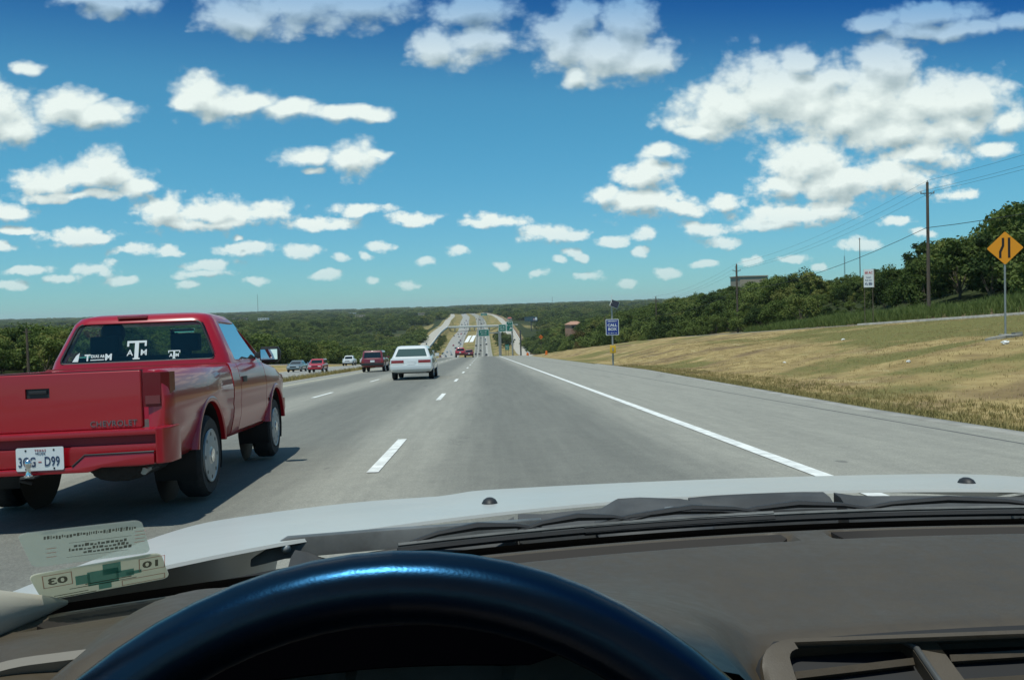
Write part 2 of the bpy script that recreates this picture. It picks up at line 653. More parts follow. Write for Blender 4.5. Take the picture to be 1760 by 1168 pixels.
ROWS = np.concatenate([np.arange(-40, 60, 2.0), np.arange(60, 200, 4.0), np.arange(200, 760, 10.0), np.arange(760, 1500, 20.0),
                       np.arange(1500, 3000, 60.0), np.geomspace(3000, 14000, 22)])
cl = [-10000, -7000, -5000, -3600, -2600, -1900, -1400, -1000, -750, -560, -420, -330, -260, -210, -170, -140, -115, -95, -80, -70, -62, -56, -52, -48.5]
cm = np.unique(np.concatenate([np.linspace(CAN[0], CAN[1], 3), [-37.5], np.linspace(-35.5, CAN[2], 7), np.linspace(CAN[2], CAN[3], 4), [-11.8, -10.7, -9.6], np.linspace(CAN[4], CAN[5], 5),
                               np.linspace(6.6, 36, 40), np.linspace(CAN[6], CAN[7], 3)]))
crr = [44.6, 45.3, 46, 46.8, 47.6, 48.5, 50, 52, 54, 56, 58, 60, 63, 67, 72, 80, 90, 105, 120, 140, 165, 200, 250, 320, 420, 560, 750, 1000, 1400, 1900, 2600, 3600, 5000, 7000, 10000]
CC = np.concatenate([cl, cm, crr])


def ground_mesh():
    V, zone = [], []
    for Y in ROWS:
        X = can_to_x(CC, Y)
        Z = land(CC, X, Y)
        V.append(np.stack([X, np.full_like(X, 1.0) * (Y), Z], 1))
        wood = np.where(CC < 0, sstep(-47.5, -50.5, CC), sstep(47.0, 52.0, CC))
        green = sstep(17, 24, CC) * (1 - sstep(33, 40, CC)) * (1 - sstep(50, 110, np.full_like(CC, Y))) * 0.9 + (1 - sstep(7.2, 10.5, CC)) * (CC > 5) * 0.75
        if Y > 500:
            green = np.maximum(green, 0.42 * float(sstep(500, 800, Y)))
        soil = sstep(43.5, 45, CC) * (1 - sstep(47, 49.5, CC))
        clear = np.clip((fbm(X / 260, np.full_like(X, 1.0) * (Y / 420), 21, 3) - 0.72) * 9, 0, 1) * (Y > 900)
        wood = np.where(np.abs(CC) > 60, wood * (1 - clear), wood)
        zone.append(np.stack([green, wood, soil, np.ones_like(CC)], 1))
    n, m = len(ROWS), len(CC)
    i = np.arange(n - 1)[:, None] * m + np.arange(m - 1)[None, :]
    Q = np.stack([i, i + 1, i + m + 1, i + m], -1).reshape(-1, 4)
    me = np_mesh('ground', np.concatenate(V), Q)
    at = me.color_attributes.new('zone', 'FLOAT_COLOR', 'POINT')
    at.data.foreach_set('color', np.concatenate(zone).astype(np.float32).ravel())
    me.polygons.foreach_set('use_smooth', [True] * len(me.polygons))
    return me


def ground_material():
    m = bpy.data.materials.new('dry grass and scrub')
    m.use_nodes = True
    N = NT(m.node_tree)
    b = N.n['Principled BSDF']
    b.inputs['Roughness'].default_value = 0.95
    b.inputs['Specular IOR Level'].default_value = 0.1
    p = N.node('ShaderNodeTexCoord').outputs['Object']
    a = N.node('ShaderNodeAttribute', attribute_name='zone')
    g, w, s = N.sep(a.outputs['Vector'])
    n1 = N.noise(p, 0.22, 5.0, 0.6)
    n2 = N.noise(N.vmath('MULTIPLY', p, (1.0, 0.35, 1.0)), 1.3, 5.0, 0.65)
    n3 = N.noise(p, 9.0, 4.0, 0.7)
    straw = N.mix(N.smooth(n2, 0.3, 0.72), (0.25, 0.18, 0.078), (0.42, 0.315, 0.14))
    straw = N.mix(N.smooth(n1, 0.46, 0.66), straw, (0.185, 0.128, 0.072))
    straw = N.mix(N.smooth(N.noise(N.vmath('MULTIPLY', p, (1.0, 0.22, 1.0)), 0.55, 4.0, 0.7), 0.56, 0.72), straw, (0.43, 0.345, 0.175))
    green = N.mix(N.smooth(n3, 0.3, 0.7), (0.10, 0.105, 0.036), (0.22, 0.19, 0.068))
    gm = N.math('MULTIPLY_ADD', N.math('SUBTRACT', n1, 0.5), 1.6, g)
    gm = N.math('MULTIPLY_ADD', N.math('SUBTRACT', n2, 0.5), 1.2, gm)
    gm = N.math('MULTIPLY_ADD', N.smooth(N.noise(p, 0.09, 3.0), 0.46, 0.62), 0.7, gm)
    c = N.mix(N.smooth(gm, 0.25, 0.8), straw, green)
    c = N.mix(N.smooth(N.math('MULTIPLY_ADD', N.math('SUBTRACT', n1, 0.5), 1.0, s), 0.3, 0.8), c, N.mix(n3, (0.13, 0.095, 0.06), (0.24, 0.17, 0.105)))
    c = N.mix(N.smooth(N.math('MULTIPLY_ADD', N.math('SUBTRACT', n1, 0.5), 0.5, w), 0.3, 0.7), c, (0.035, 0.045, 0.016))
    c = N.mix(N.math('MULTIPLY', N.smooth(n3, 0.55, 0.8), 0.3), c, (0.09, 0.075, 0.035))
    N.put(b.inputs['Base Color'], c)
    N.put(b.inputs['Normal'], N.bump(n3, 0.7, 0.08))
    return m


GROUND = mesh_obj('ground', ground_mesh(), ground_material())
tag(GROUND, kind='structure')


# ------------------------------------------------------------------ roads
def ribbon(name, e0, e1, Y0, Y1, lift, mat, parent=None, cols=3, skirt=0.12, zc=None):
    """a sheet of paving between two canonical offsets, following the land"""
    ys = ROWS[(ROWS > Y0) & (ROWS < Y1)]
    ys = np.concatenate([[Y0], ys, [Y1]])
    V = []
    # use the ground's own columns so that the sheet lies flat on it
    inner = CC[(CC > e0 + 0.01) & (CC < e1 - 0.01)]
    cc = np.concatenate([[e0], inner, [e1]])
    for Y in ys:
        X = can_to_x(cc, Y)
        Z = land(cc, X, Y)
        k = lift + Y * 0.0001
        row = [(X[0] - 0.02, Y, Z[0] - skirt)] + [(x, Y, z + k) for x, z in zip(X, Z)] + [(X[-1] + 0.02, Y, Z[-1] - skirt)]
        V += row
    n, m = len(ys), len(cc) + 2
    i = np.arange(n - 1)[:, None] * m + np.arange(m - 1)[None, :]
    Q = np.stack([i, i + 1, i + m + 1, i + m], -1).reshape(-1, 4)
    me = np_mesh(name, np.array(V), Q)
    smooth_mesh(me, 30)
    return mesh_obj(name, me, mat, parent)


def road_material(name, dark, light, lanes, joint=None):
    """worn grey paving; LANES: (centre offset, half width) of each darker, oil-stained lane"""
    m = bpy.data.materials.new(name)
    m.use_nodes = True
    N = NT(m.node_tree)
    b = N.n['Principled BSDF']
    b.inputs['Specular IOR Level'].default_value = 0.35
    p = N.node('ShaderNodeTexCoord').outputs['Object']
    x, y, z = N.sep(p)
    lng = N.vmath('MULTIPLY', p, (1.0, 0.035, 1.0))
    n1 = N.noise(lng, 1.4, 5.0, 0.6)
    n2 = N.noise(N.vmath('MULTIPLY', p, (1.0, 0.25, 1.0)), 0.45, 4.0, 0.6)
    n3 = N.noise(p, 55.0, 4.0, 0.75)
    n4 = N.noise(p, 5.0, 5.0, 0.65)
    n6 = N.noise(N.vmath('MULTIPLY', p, (1.0, 0.02, 1.0)), 7.0, 3.0, 0.6)
    n5 = N.noise(p, 160.0, 2.0, 0.8)
    f = None
    for cx, hw in lanes:
        d = N.math('ABSOLUTE', N.math('SUBTRACT', x, cx))
        t = N.smooth(d, hw * 1.15, hw * 0.35)
        f = t if f is None else N.math('MAXIMUM', f, t)
    if f is None:
        f = 0.0
    f = N.math('MULTIPLY_ADD', N.math('SUBTRACT', n1, 0.5), 0.8, f)
    f = N.math('MULTIPLY_ADD', N.math('SUBTRACT', n2, 0.5), 0.5, f)
    c = N.mix(N.smooth(f, -0.15, 1.1), light, dark)
    c = N.mix(1.0, c, N.mix(N.smooth(n3, 0.25, 0.75), (0.74, 0.74, 0.74), (1.24, 1.24, 1.24)), 'MULTIPLY')
    c = N.mix(1.0, c, N.mix(N.smooth(n5, 0.3, 0.7), (0.84, 0.84, 0.83), (1.14, 1.14, 1.15)), 'MULTIPLY')
    c = N.mix(1.0, c, N.mix(N.smooth(n4, 0.3, 0.7), (0.93, 0.93, 0.93), (1.05, 1.05, 1.04)), 'MULTIPLY')
    c = N.mix(1.0, c, N.mix(N.smooth(n6, 0.3, 0.7), (0.93, 0.93, 0.93), (1.06, 1.06, 1.055)), 'MULTIPLY')
    # a few sealed cracks and drips of tar
    v = N.node('ShaderNodeTexVoronoi', feature='DISTANCE_TO_EDGE')
    N.put(v.inputs['Vector'], N.vmath('ADD', N.vmath('MULTIPLY', p, (0.33, 0.12, 1.0)), N.vmath('MULTIPLY', N.comb(n4, n1, 0.0), (0.5, 0.5, 0.0))))
    v.inputs['Scale'].default_value = 1.0
    cr = N.math('MULTIPLY', N.smooth(v.outputs['Distance'], 0.012, 0.002), N.smooth(N.noise(p, 0.16, 2.0), 0.56, 0.66))
    c = N.mix(N.math('MULTIPLY', cr, 0.55), c, (0.05, 0.05, 0.05))
    sp = N.math('MULTIPLY', N.smooth(N.noise(N.vmath('MULTIPLY', p, (1.0, 0.4, 1.0)), 2.3, 2.0), 0.74, 0.78), 0.5)
    c = N.mix(sp, c, (0.06, 0.06, 0.058))
    if joint is not None:
        d = N.math('ABSOLUTE', N.math('SUBTRACT', x, N.math('MULTIPLY_ADD', N.math('SUBTRACT', N.noise(lng, 0.5, 2.0), 0.5), 0.1, joint)))
        c = N.mix(N.math('MULTIPLY', N.smooth(d, 0.035, 0.012), 0.85), c, (0.035, 0.035, 0.04))
    N.put(b.inputs['Base Color'], c)
    N.put(b.inputs['Roughness'], N.lin(n3, 0.3, 0.7, 0.78, 0.95))
    N.put(b.inputs['Normal'], N.bump(n3, 0.35, 0.006))
    return m


M_ROAD = road_material('worn highway paving', (0.165, 0.163, 0.142), (0.282, 0.272, 0.232), [(0.85, 1.55), (-2.85, 1.5), (-6.3, 1.3)], 5.62)
M_ROAD2 = road_material('pale highway paving', (0.235, 0.23, 0.21), (0.32, 0.31, 0.28), [(-15.5, 1.4), (-19.3, 1.4), (-23.2, 1.4)])
M_CONC = road_material('pale concrete paving', (0.30, 0.275, 0.235), (0.42, 0.39, 0.33), [])
M_LINE = pmat('white road paint', (0.70, 0.70, 0.66), 0.7, var=0.18, scale=6.0)
M_YLINE = pmat('pale edge line paint', (0.52, 0.48, 0.33), 0.75, var=0.15, scale=5.0)
M_KERB = pmat('weathered kerb concrete', (0.30, 0.285, 0.25), 0.9, var=0.2, scale=1.5, bump=0.3)

road = tag(ribbon('road', -8.6, 6.0, -40, 2600, 0.06, M_ROAD), kind='structure')
onc = tag(ribbon('oncoming_road', -27.0, -12.8, -40, 2600, 0.06, M_ROAD2), kind='structure')
fl = tag(ribbon('service_road', -45.5, -38.0, -40, 2500, 0.07, M_CONC), kind='structure')
fr = tag(ribbon('service_road', 36.5, 44.0, -40, 2500, 0.07, M_CONC), kind='structure')


def strip(name, x, w, Y0, Y1, lift, mat, parent, seg=0):
    """painted marking on the road, x at real lateral offset (not canonical)"""
    ys = [Y0] + [y for y in ROWS if Y0 < y < Y1] + [Y1]
    V = []
    for Y in ys:
        xx = x(Y) if callable(x) else x
        c = x_to_can(np.array([xx - w / 2, xx + w / 2]), Y)
        z = land(c, np.array([xx - w / 2, xx + w / 2]), Y)
        V += [(xx - w / 2, Y, float(z[0]) + lift + Y * 0.00011), (xx + w / 2, Y, float(z[1]) + lift + Y * 0.00011)]
    Q = [(2 * k, 2 * k + 1, 2 * k + 3, 2 * k + 2) for k in range(len(ys) - 1)]
    return mesh_obj(name, np_mesh(name, np.array(V), np.array(Q)), mat, parent)


far = lambda x: (lambda Y: x + float(bend(Y)))
strip('edge_line', far(2.81), 0.15, 2, 1500, 0.066, M_LINE, road)
strip('edge_line', far(-7.75), 0.13, 2, 1500, 0.066, M_YLINE, road)
for k in range(14):
    y = 8.5 + 12.25 * k
    for xx in (-1.09, -4.64):
        off = 0.0 if xx > -2 else 3.4
        if y + off < 170:
            strip('lane_dash', xx, 0.115, y + off, y + off + 3.15, 0.066, M_LINE, road)
for y in np.arange(700, 1180, 24.5):
    for xx in (-5.0, -0.5, 3.6):
        strip('lane_dash', xx, 0.22, y, y + 12, 0.07, M_LINE, road)
for k in range(14):
    y = 44 + 12.25 * k
    for xx in (-17.5, -21.6):
        strip('lane_dash', xx, 0.12, y, y + 3.2, 0.068, M_LINE, onc)
strip('edge_line', -13.3, 0.13, 20, 200, 0.067, M_YLINE, onc)
strip('edge_line', -26.2, 0.13, 20, 200, 0.067, M_LINE, onc)
# kerbs
def kerb(name, c0, c1, Y0, Y1, h, parent=None):
    ys = [Y0] + [y for y in ROWS if Y0 < y < Y1] + [Y1]
    V = []
    for Y in ys:
        X = can_to_x(np.array([c0, c1]), Y)
        Z = land(np.array([c0, c1]), X, Y)
        t = float(max(Z)) + h
        V += [(X[0], Y, float(Z[0]) - 0.2), (X[0], Y, t), (X[1], Y, t), (X[1], Y, float(Z[1]) - 0.2)]
    n = len(ys)
    i = np.arange(n - 1)[:, None] * 4 + np.arange(3)[None, :]
    Q = np.stack([i, i + 1, i + 5, i + 4], -1).reshape(-1, 4)
    return tag(mesh_obj(name, np_mesh(name, np.array(V), Q), M_KERB, parent), kind='structure')


kerb('kerb', 36.1, 36.49, 44, 84, 0.16)
kerb('kerb', -8.95, -8.6, 10, 170, 0.068)
kerb('kerb', -37.98, -37.5, 20, 200, 0.08)
kerb('kerb', 6.001, 6.30, 3, 60, 0.068)


# ------------------------------------------------------------------ trees
rng = np.random.default_rng(11)


def leaf_material(name, dark, light):
    m = bpy.data.materials.new(name)
    m.use_nodes = True
    N = NT(m.node_tree)
    N.n.remove(N.n['Principled BSDF'])
    oi = N.node('ShaderNodeObjectInfo')
    p = N.node('ShaderNodeTexCoord').outputs['Object']
    n = N.noise(N.vmath('ADD', p, oi.outputs['Location']), 0.9, 3.0)
    f = N.math('ADD', N.math('MULTIPLY', oi.outputs['Random'], 0.55), N.math('MULTIPLY', n, 0.6))
    c = N.mix(N.smooth(f, 0.2, 0.95), dark, light)
    if name.startswith('oak'):
        c = N.mix(N.math('MULTIPLY', N.smooth(oi.outputs['Random'], 0.80, 1.0), 0.55), c, (0.185, 0.165, 0.055))
        c = N.mix(N.math('MULTIPLY', N.smooth(oi.outputs['Random'], 0.22, 0.05), 0.6), c, (0.028, 0.046, 0.022))
    df = N.node('ShaderNodeBsdfDiffuse')
    tl = N.node('ShaderNodeBsdfTranslucent')
    N.put(df.inputs['Color'], c)
    N.put(tl.inputs['Color'], N.mix(1.0, c, (1.1, 1.25, 0.55), 'MULTIPLY'))
    mx = N.node('ShaderNodeMixShader')
    mx.inputs[0].default_value = 0.22
    N.l.new(df.outputs[0], mx.inputs[1])
    N.l.new(tl.outputs[0], mx.inputs[2])
    N.l.new(mx.outputs[0], N.n['Material Output'].inputs['Surface'])
    return m


M_LEAF = leaf_material('oak and cedar leaves', (0.045, 0.070, 0.022), (0.150, 0.185, 0.056))
M_LEAFB = leaf_material('browned leaves', (0.07, 0.062, 0.024), (0.14, 0.115, 0.045))
M_WEED = leaf_material('roadside weeds', (0.10, 0.135, 0.042), (0.21, 0.25, 0.09))
M_BARK = pmat('tree bark', (0.11, 0.085, 0.06), 0.95, var=0.3, scale=4.0)


def crown_mesh(name, seed, R, H, base, nclump, nleaf, leaf, squash=0.75):
    """leaf clumps spread through an uneven crown; returns one mesh of leaf quads"""
    r = np.random.default_rng(seed)
    C, rad = [], []
    for k in range(nclump):
        a = r.uniform(0, 2 * pi)
        t = r.uniform(0.0, 1.0)
        z = base + (H - base) * (0.12 + 0.82 * t)
        w = np.sqrt(max(0.0, 1 - ((t - 0.35) / 0.72) ** 2))
        d = R * w * r.uniform(0.25, 1.0) ** 0.6
        C.append((d * cos(a), d * sin(a), z))
        rad.append(R * r.uniform(0.22, 0.42))
    C, rad = np.array(C), np.array(rad)
    idx = r.integers(0, nclump, nleaf)
    dirs = r.normal(size=(nleaf, 3))
    dirs /= np.linalg.norm(dirs, axis=1)[:, None]
    rr = rad[idx] * r.uniform(0.45, 1.08, nleaf)
    P = C[idx] + dirs * rr[:, None] * np.array([1, 1, squash])
    nrm = dirs + r.normal(size=(nleaf, 3)) * 0.7 + np.array([0, 0, 0.5])
    nrm /= np.linalg.norm(nrm, axis=1)[:, None]
    t = np.cross(nrm, r.normal(size=(nleaf, 3)))
    t /= np.linalg.norm(t, axis=1)[:, None]
    b = np.cross(nrm, t)
    s = leaf * r.uniform(0.55, 1.35, nleaf)[:, None]
    q = np.stack([P - t * s, P - b * s * 0.6, P + t * s, P + b * s * 0.6], 1).reshape(-1, 3)
    Q = np.arange(nleaf * 4).reshape(-1, 4)
    me = np_mesh(name, q, Q)
    return me


def trunk_mesh(seed, R, H, base):
    r = random.Random(seed)
    m = MB()
    tr = max(0.10, H * 0.022)
    top = base + (H - base) * 0.5
    pts = [(0, 0, -0.5), (0.02, 0.03, base * 0.5), (r.uniform(-.2, .2), r.uniform(-.2, .2), base + 0.3), (r.uniform(-.5, .5), r.uniform(-.5, .5), top)]
    m.tube(pts, [tr * 1.3, tr, tr * 0.8, tr * 0.3], 7)
    for k in range(5):
        a = 2 * pi * k / 5 + r.uniform(-.4, .4)
        z0 = base * r.uniform(0.75, 1.2)
        d = R * r.uniform(0.5, 0.8)
        m.tube([(0, 0, z0), (cos(a) * d * .5, sin(a) * d * .5, z0 + (H - z0) * .25), (cos(a) * d, sin(a) * d, z0 + (H - z0) * .5)], [tr * .55, tr * .35, tr * .12], 5)
    return m.mesh('trunk', 60)


KINDS = []
for k, (R, H, base, nc, nl, lf) in enumerate([(3.9, 8.0, 1.4, 26, 3600, 0.23), (3.3, 7.2, 1.0, 22, 3000, 0.22), (4.4, 8.8, 1.6, 30, 4000, 0.24),
                                              (2.7, 7.6, 0.7, 20, 2600, 0.21), (4.8, 7.4, 1.5, 28, 3800, 0.24), (3.0, 5.2, 0.5, 18, 2400, 0.21)]):
    cm_ = crown_mesh('crown', 100 + k, R, H, base, nc, nl, lf)
    cm_.materials.append(M_LEAF)
    tm_ = trunk_mesh(100 + k, R, H, base)
    tm_.materials.append(M_BARK)
    KINDS.append((cm_, tm_, H, R))
FARC = []
for k, (R, H, base, nc, nl, lf) in enumerate([(4.2, 8.0, 0.4, 24, 2200, 0.30), (3.6, 7.2, 0.3, 20, 1900, 0.29), (4.8, 7.4, 0.3, 26, 2400, 0.31)]):
    c_ = crown_mesh('leaf_mass', 200 + k, R, H, base, nc, nl, lf)
    c_.materials.append(M_LEAF)
    FARC.append(c_)


def tree(x, y, h, kind, label, group, rz=0.0, wide=1.0, z=None, leaf=None, name='oak_tree', cat='tree'):
    cm_, tm_, H, R = KINDS[kind]
    t = empty(name, (x, y, gz(x, y) - 0.1 if z is None else z), (0, 0, rz), label, cat, group)
    s = h / H
    t.scale = (s * wide, s * wide, s)
    c = mesh_obj('crown', cm_, None, t)
    mesh_obj('trunk', tm_, None, t)
    if leaf is not None:
        c.material_slots[0].link = 'OBJECT'
        c.material_slots[0].material = leaf
    return t


def scatter(Y0, Y1, space, xmin, xmax, seed):
    """jittered points of the woods, spacing grows with distance"""
    r = np.random.default_rng(seed)
    out = []
    Y = Y0
    while Y < Y1:
        sp = space(Y)
        a, b = xmin(Y), xmax(Y)
        n = int((b - a) / sp)
        if n > 0:
            xs = a + (np.arange(n) + 0.5) * (b - a) / n + r.uniform(-.45, .45, n) * sp
            ys = Y + r.uniform(-.45, .45, n) * sp
            out.append(np.stack([xs, ys], 1))
        Y += sp * 0.9
    return np.concatenate(out) if out else np.zeros((0, 2))


space = lambda Y: 4.6 + 0.006 * max(0, Y - 150)
wr = lambda Y: 0.64 * Y + 25
rightw = scatter(86, 900, space, lambda Y: float(can_to_x(np.array([49.0 if Y < 140 else 46.8]), Y)[0]), wr, 1)
leftw = scatter(62, 900, space, lambda Y: -wr(Y), lambda Y: float(can_to_x(np.array([-49.5]), Y)[0]), 2)
farl = scatter(900, 7500, lambda Y: 12 + 0.0125 * Y, lambda Y: -wr(Y), lambda Y: float(can_to_x(np.array([-50.0]), Y)[0]) - 1, 3)
farr = scatter(900, 7500, lambda Y: 12 + 0.0125 * Y, lambda Y: float(can_to_x(np.array([48.0]), Y)[0]) + 1, wr, 4)
nearl_h = lambda Y: np.interp(Y, [60, 95, 130, 220], [2.6, 3.6, 5.2, 6.9])
pts = []
for (x, y) in rightw:
    if 60 < y < 165 and x < 0.60 * y - 0.0 and x > 47 and y < 128:
        # the strip behind the wooden pole: the low trees are placed one by one below
        continue
    h = rng.uniform(3.9, 7.3)
    if fbm(np.array([x / 22.0]), np.array([y / 22.0]), 77, 2)[0] < 0.36 and y < 420:
        h *= 0.55
    if y < 230 and x < 60:
        h *= 0.62
    if x / y > 0.375 and x / y < 0.50 and y < 330:
        h *= 0.5
    pts.append((x, y, h, 0))
for (x, y) in leftw:
    pts.append((x, y, float(nearl_h(y)) * rng.uniform(0.65, 1.22), 1))
pts.sort(key=lambda p: p[0] ** 2 + p[1] ** 2)
near, rest = [], []
for p in pts:
    inview = abs(p[0] / p[1] + 0.0) < 0.62
    (near if inview and len(near) < 262 else rest).append(p)
for i, (x, y, h, side) in enumerate(near):
    c = float(x_to_can(np.array([x]), y)[0])
    if side:
        front = c > -57
        if h < 3.6:
            lab, grp = ('low shrubby tree in the front row beside the left service road', 'low trees in the front row on the left') if front else ('low shrubby tree behind the first row of the wood left of the highway', 'low trees further back on the left')
        elif h > 7.0:
            lab, grp = ('tall tree standing above its neighbours in the wood left of the highway', 'tall trees of the left wood')
        else:
            lab, grp = ('bushy dark green tree in the front row beside the left service road', 'bushy trees in the front row on the left') if front else ('bushy dark green tree behind the first row of the wood left of the highway', 'bushy trees further back on the left')
    else:
        front = c < 54
        if h < 3.9:
            lab, grp = ('low scrubby tree at the foot of the right hillside wood', 'low trees at the foot of the right wood') if front else ('low scrubby tree in a gap of the right hillside wood', 'low trees in the right hillside wood')
        elif h > 6.4:
            lab, grp = ('tall rounded oak standing above its neighbours on the right hillside', 'tall trees on the right hillside')
        else:
            lab, grp = ('rounded green oak at the foot of the right hillside wood', 'oaks at the foot of the right wood') if front else ('rounded green oak up the slope of the right hillside wood', 'oaks up the right hillside')
    tree(x, y, h, int(rng.integers(0, 6)), lab, grp, rng.uniform(0, 6.28), rng.uniform(0.9, 1.15))

# the taller trees by the wooden pole and the yellow sign
EDGE_TREES = [(62, 101, 9.8, 2, 1.0, 'tallest dark oak, behind the yellow diamond sign at the right edge'),
              (57.5, 99, 7.6, 3, 1.0, 'narrow dark tree just left of the tallest oak behind the yellow sign'),
              (67, 108, 9.6, 0, 1.0, 'broad dark oak behind the tallest tree at the right edge'),
              (60, 110, 7.6, 1, 1.1, 'middle sized oak with ragged top between the pole and the tallest oak'),
              (56.5, 112, 5.9, 4, 0.85, 'low spreading tree right behind the wooden utility pole'),
              (53.0, 109, 4.6, 5, 1.0, 'small thin topped tree just left of the tall utility pole'),
              (53.5, 117, 4.6, 4, 0.7, 'leaning small tree with an open branch beside the white land sign'),
              (74, 118, 9.6, 2, 1.0, 'far dark oak at the back of the grove on the right edge'),
              (65, 120, 7.5, 1, 1.1, 'rounded oak at the back of the grove behind the pole'),
              (60, 127, 5.5, 4, 0.9, 'low round oak filling the gap behind the pole')]
for (x, y, h, k, w, lab) in EDGE_TREES:
    tree(x, y, h, k, lab, 'trees of the grove by the utility pole', rng.uniform(0, 6.28), w)
for (x, y, h, k, lab) in [(66, 204, 8.3, 2, 'tall rounded tree that tops the hillside beside the tan building'),
                          (59, 190, 7.0, 0, 'big bright green tree standing forward of the hillside wood')]:
    tree(x, y, h, k, lab, 'trees that stand out of the right hillside', rng.uniform(0, 6.28), 1.15)
for (x, y, h, k, lab) in [(41.5, 372, 8.5, 1, 'brownish tree at the left end of the hillside wood behind the call box'),
                          (37.5, 348, 4.0, 5, 'low browned bush at the foot of the wood left of the call box')]:
    tree(x, y, h, k, lab, 'browned trees behind the call box', rng.uniform(0, 6.28), 1.2, leaf=M_LEAFB)
# clumps between the carriageways in the valley
CL = [(15, 822), (19, 812), (23, 830), (14, 850), (20, 858), (24, 845), (16, 880), (22, 890), (13, 905), (18, 920), (24, 870), (12, 945)]
for (x, y) in CL:
    tree(x, y, rng.uniform(6.5, 9.5), int(rng.integers(0, 5)), 'dark tree in the clump under the green exit sign in the valley', 'trees of the clump right of the valley road', rng.uniform(0, 6.28), 1.1)
for (x, y) in [(-43, 770), (-42.5, 800), (-44, 830), (-42.5, 845), (-41.5, 870), (-43.5, 885), (-41.5, 905), (-43, 925), (-41, 945)]:
    tree(x, y, rng.uniform(5.5, 8), int(rng.integers(0, 5)), 'dark tree in the clump left of the oncoming lanes in the valley', 'trees of the clump left of the valley road', rng.uniform(0, 6.28), 1.0)

farm = scatter(2450, 7500, lambda Y: 12 + 0.0125 * Y, lambda Y: float(can_to_x(np.array([-50.0]), Y)[0]), lambda Y: float(can_to_x(np.array([48.0]), Y)[0]), 8)
isl = np.concatenate([np.stack([rng.uniform(-29, -25, 60) - 9, rng.uniform(1480, 2300, 60)], 1)])
# plots in front of far buildings are kept open
PLOTS = [(57.5, 560, 6), (103, 1900, 24), (41, 1350, 10), (-331, 600, 26), (26, 2750, 22), (72, 4500, 34), (-700, 2600, 44), (-560, 2300, 30),
         (-300, 2200, 28), (-470, 3200, 44), (-130, 1900, 16), (-20, 3600, 34), (120, 3300, 28), (-900, 2500, 40), (54.5, 1000, 17)]


def hides_building(x, y):
    for (bx, by, w) in PLOTS:
        if by * 0.84 < y < by + 12 and abs(x - bx * y / by) < w * 0.75:
            return True
    return False


# everything further off reads as one wood
far = [(x, y, h * (space(y) / 4.6) ** 0.15, s) for (x, y, h, s) in rest if not hides_building(x, y)]
for arr in (farl, farr, farm):
    n_ = fbm(arr[:, 0] / 260, arr[:, 1] / 420, 21, 3)
    for (x, y), q, c in zip(arr, n_, x_to_can(arr[:, 0], arr[:, 1])):
        if q > 0.74 or hides_building(x, y):
            continue
        if 1000 < y < 1270 and -95 < c < -40:
            continue
        if 1180 < y < 1420 and 40 < c < 62:
            continue
        h = rng.uniform(6.5, 10.5) * (1 + 0.00012 * (y - 900))
        far.append((x, y, h * (1.15 if y < 2500 else 1.4), 2))
far = np.array(far)
fz = land(x_to_can(far[:, 0], far[:, 1]), far[:, 0], far[:, 1]) - 0.4
wood_me = bpy.data.meshes.new('woodland')
wood_me.vertices.add(len(far))
wood_me.vertices.foreach_set('co', np.stack([far[:, 0], far[:, 1], fz], 1).astype(np.float32).ravel())
at = wood_me.attributes.new('size', 'FLOAT', 'POINT')
at.data.foreach_set('value', (far[:, 2] / 7.6).astype(np.float32))
at = wood_me.attributes.new('turn', 'FLOAT', 'POINT')
at.data.foreach_set('value', rng.uniform(0, 6.28, len(far)).astype(np.float32))
at = wood_me.attributes.new('pick', 'INT', 'POINT')
at.data.foreach_set('value', rng.integers(0, 3, len(far)).astype(np.int32))
at = wood_me.attributes.new('wide', 'FLOAT', 'POINT')
wd = np.where(far[:, 1] > 900, 1.5 + 0.00035 * np.clip(far[:, 1] - 900, 0, 5000), np.clip(np.array([space(y) for y in far[:, 1]]) / 5.0, 1, 1.8))
at.data.foreach_set('value', wd.astype(np.float32))
woodland = mesh_obj('woodland', wood_me)
tag(woodland, 'far woods that cover the valley and hills to the horizon', 'woodland', kind='stuff')
# three real trees of the wood lend their leaf masses to the rest
SRC = []
for k, (x, y) in enumerate([(-75, 232), (-84, 240), (96, 262)]):
    o = mesh_obj('crown', FARC[k])
    t = empty('oak_tree', (x, y, gz(x, y) - 0.2), label='bushy tree deep inside the wood beside the highway', cat='tree', group='trees deep inside the woods')
    o.parent = t
    mesh_obj('trunk', KINDS[k][1], None, t)
    SRC.append(o)
ng = bpy.data.node_groups.new('plant the woods', 'GeometryNodeTree')
ng.interface.new_socket('Geometry', in_out='INPUT', socket_type='NodeSocketGeometry')
ng.interface.new_socket('Geometry', in_out='OUTPUT', socket_type='NodeSocketGeometry')
gi, go = ng.nodes.new('NodeGroupInput'), ng.nodes.new('NodeGroupOutput')


def attr(nm, typ):
    n = ng.nodes.new('GeometryNodeInputNamedAttribute')
    n.data_type = typ
    n.inputs[0].default_value = nm
    return [s for s in n.outputs if s.enabled][0]


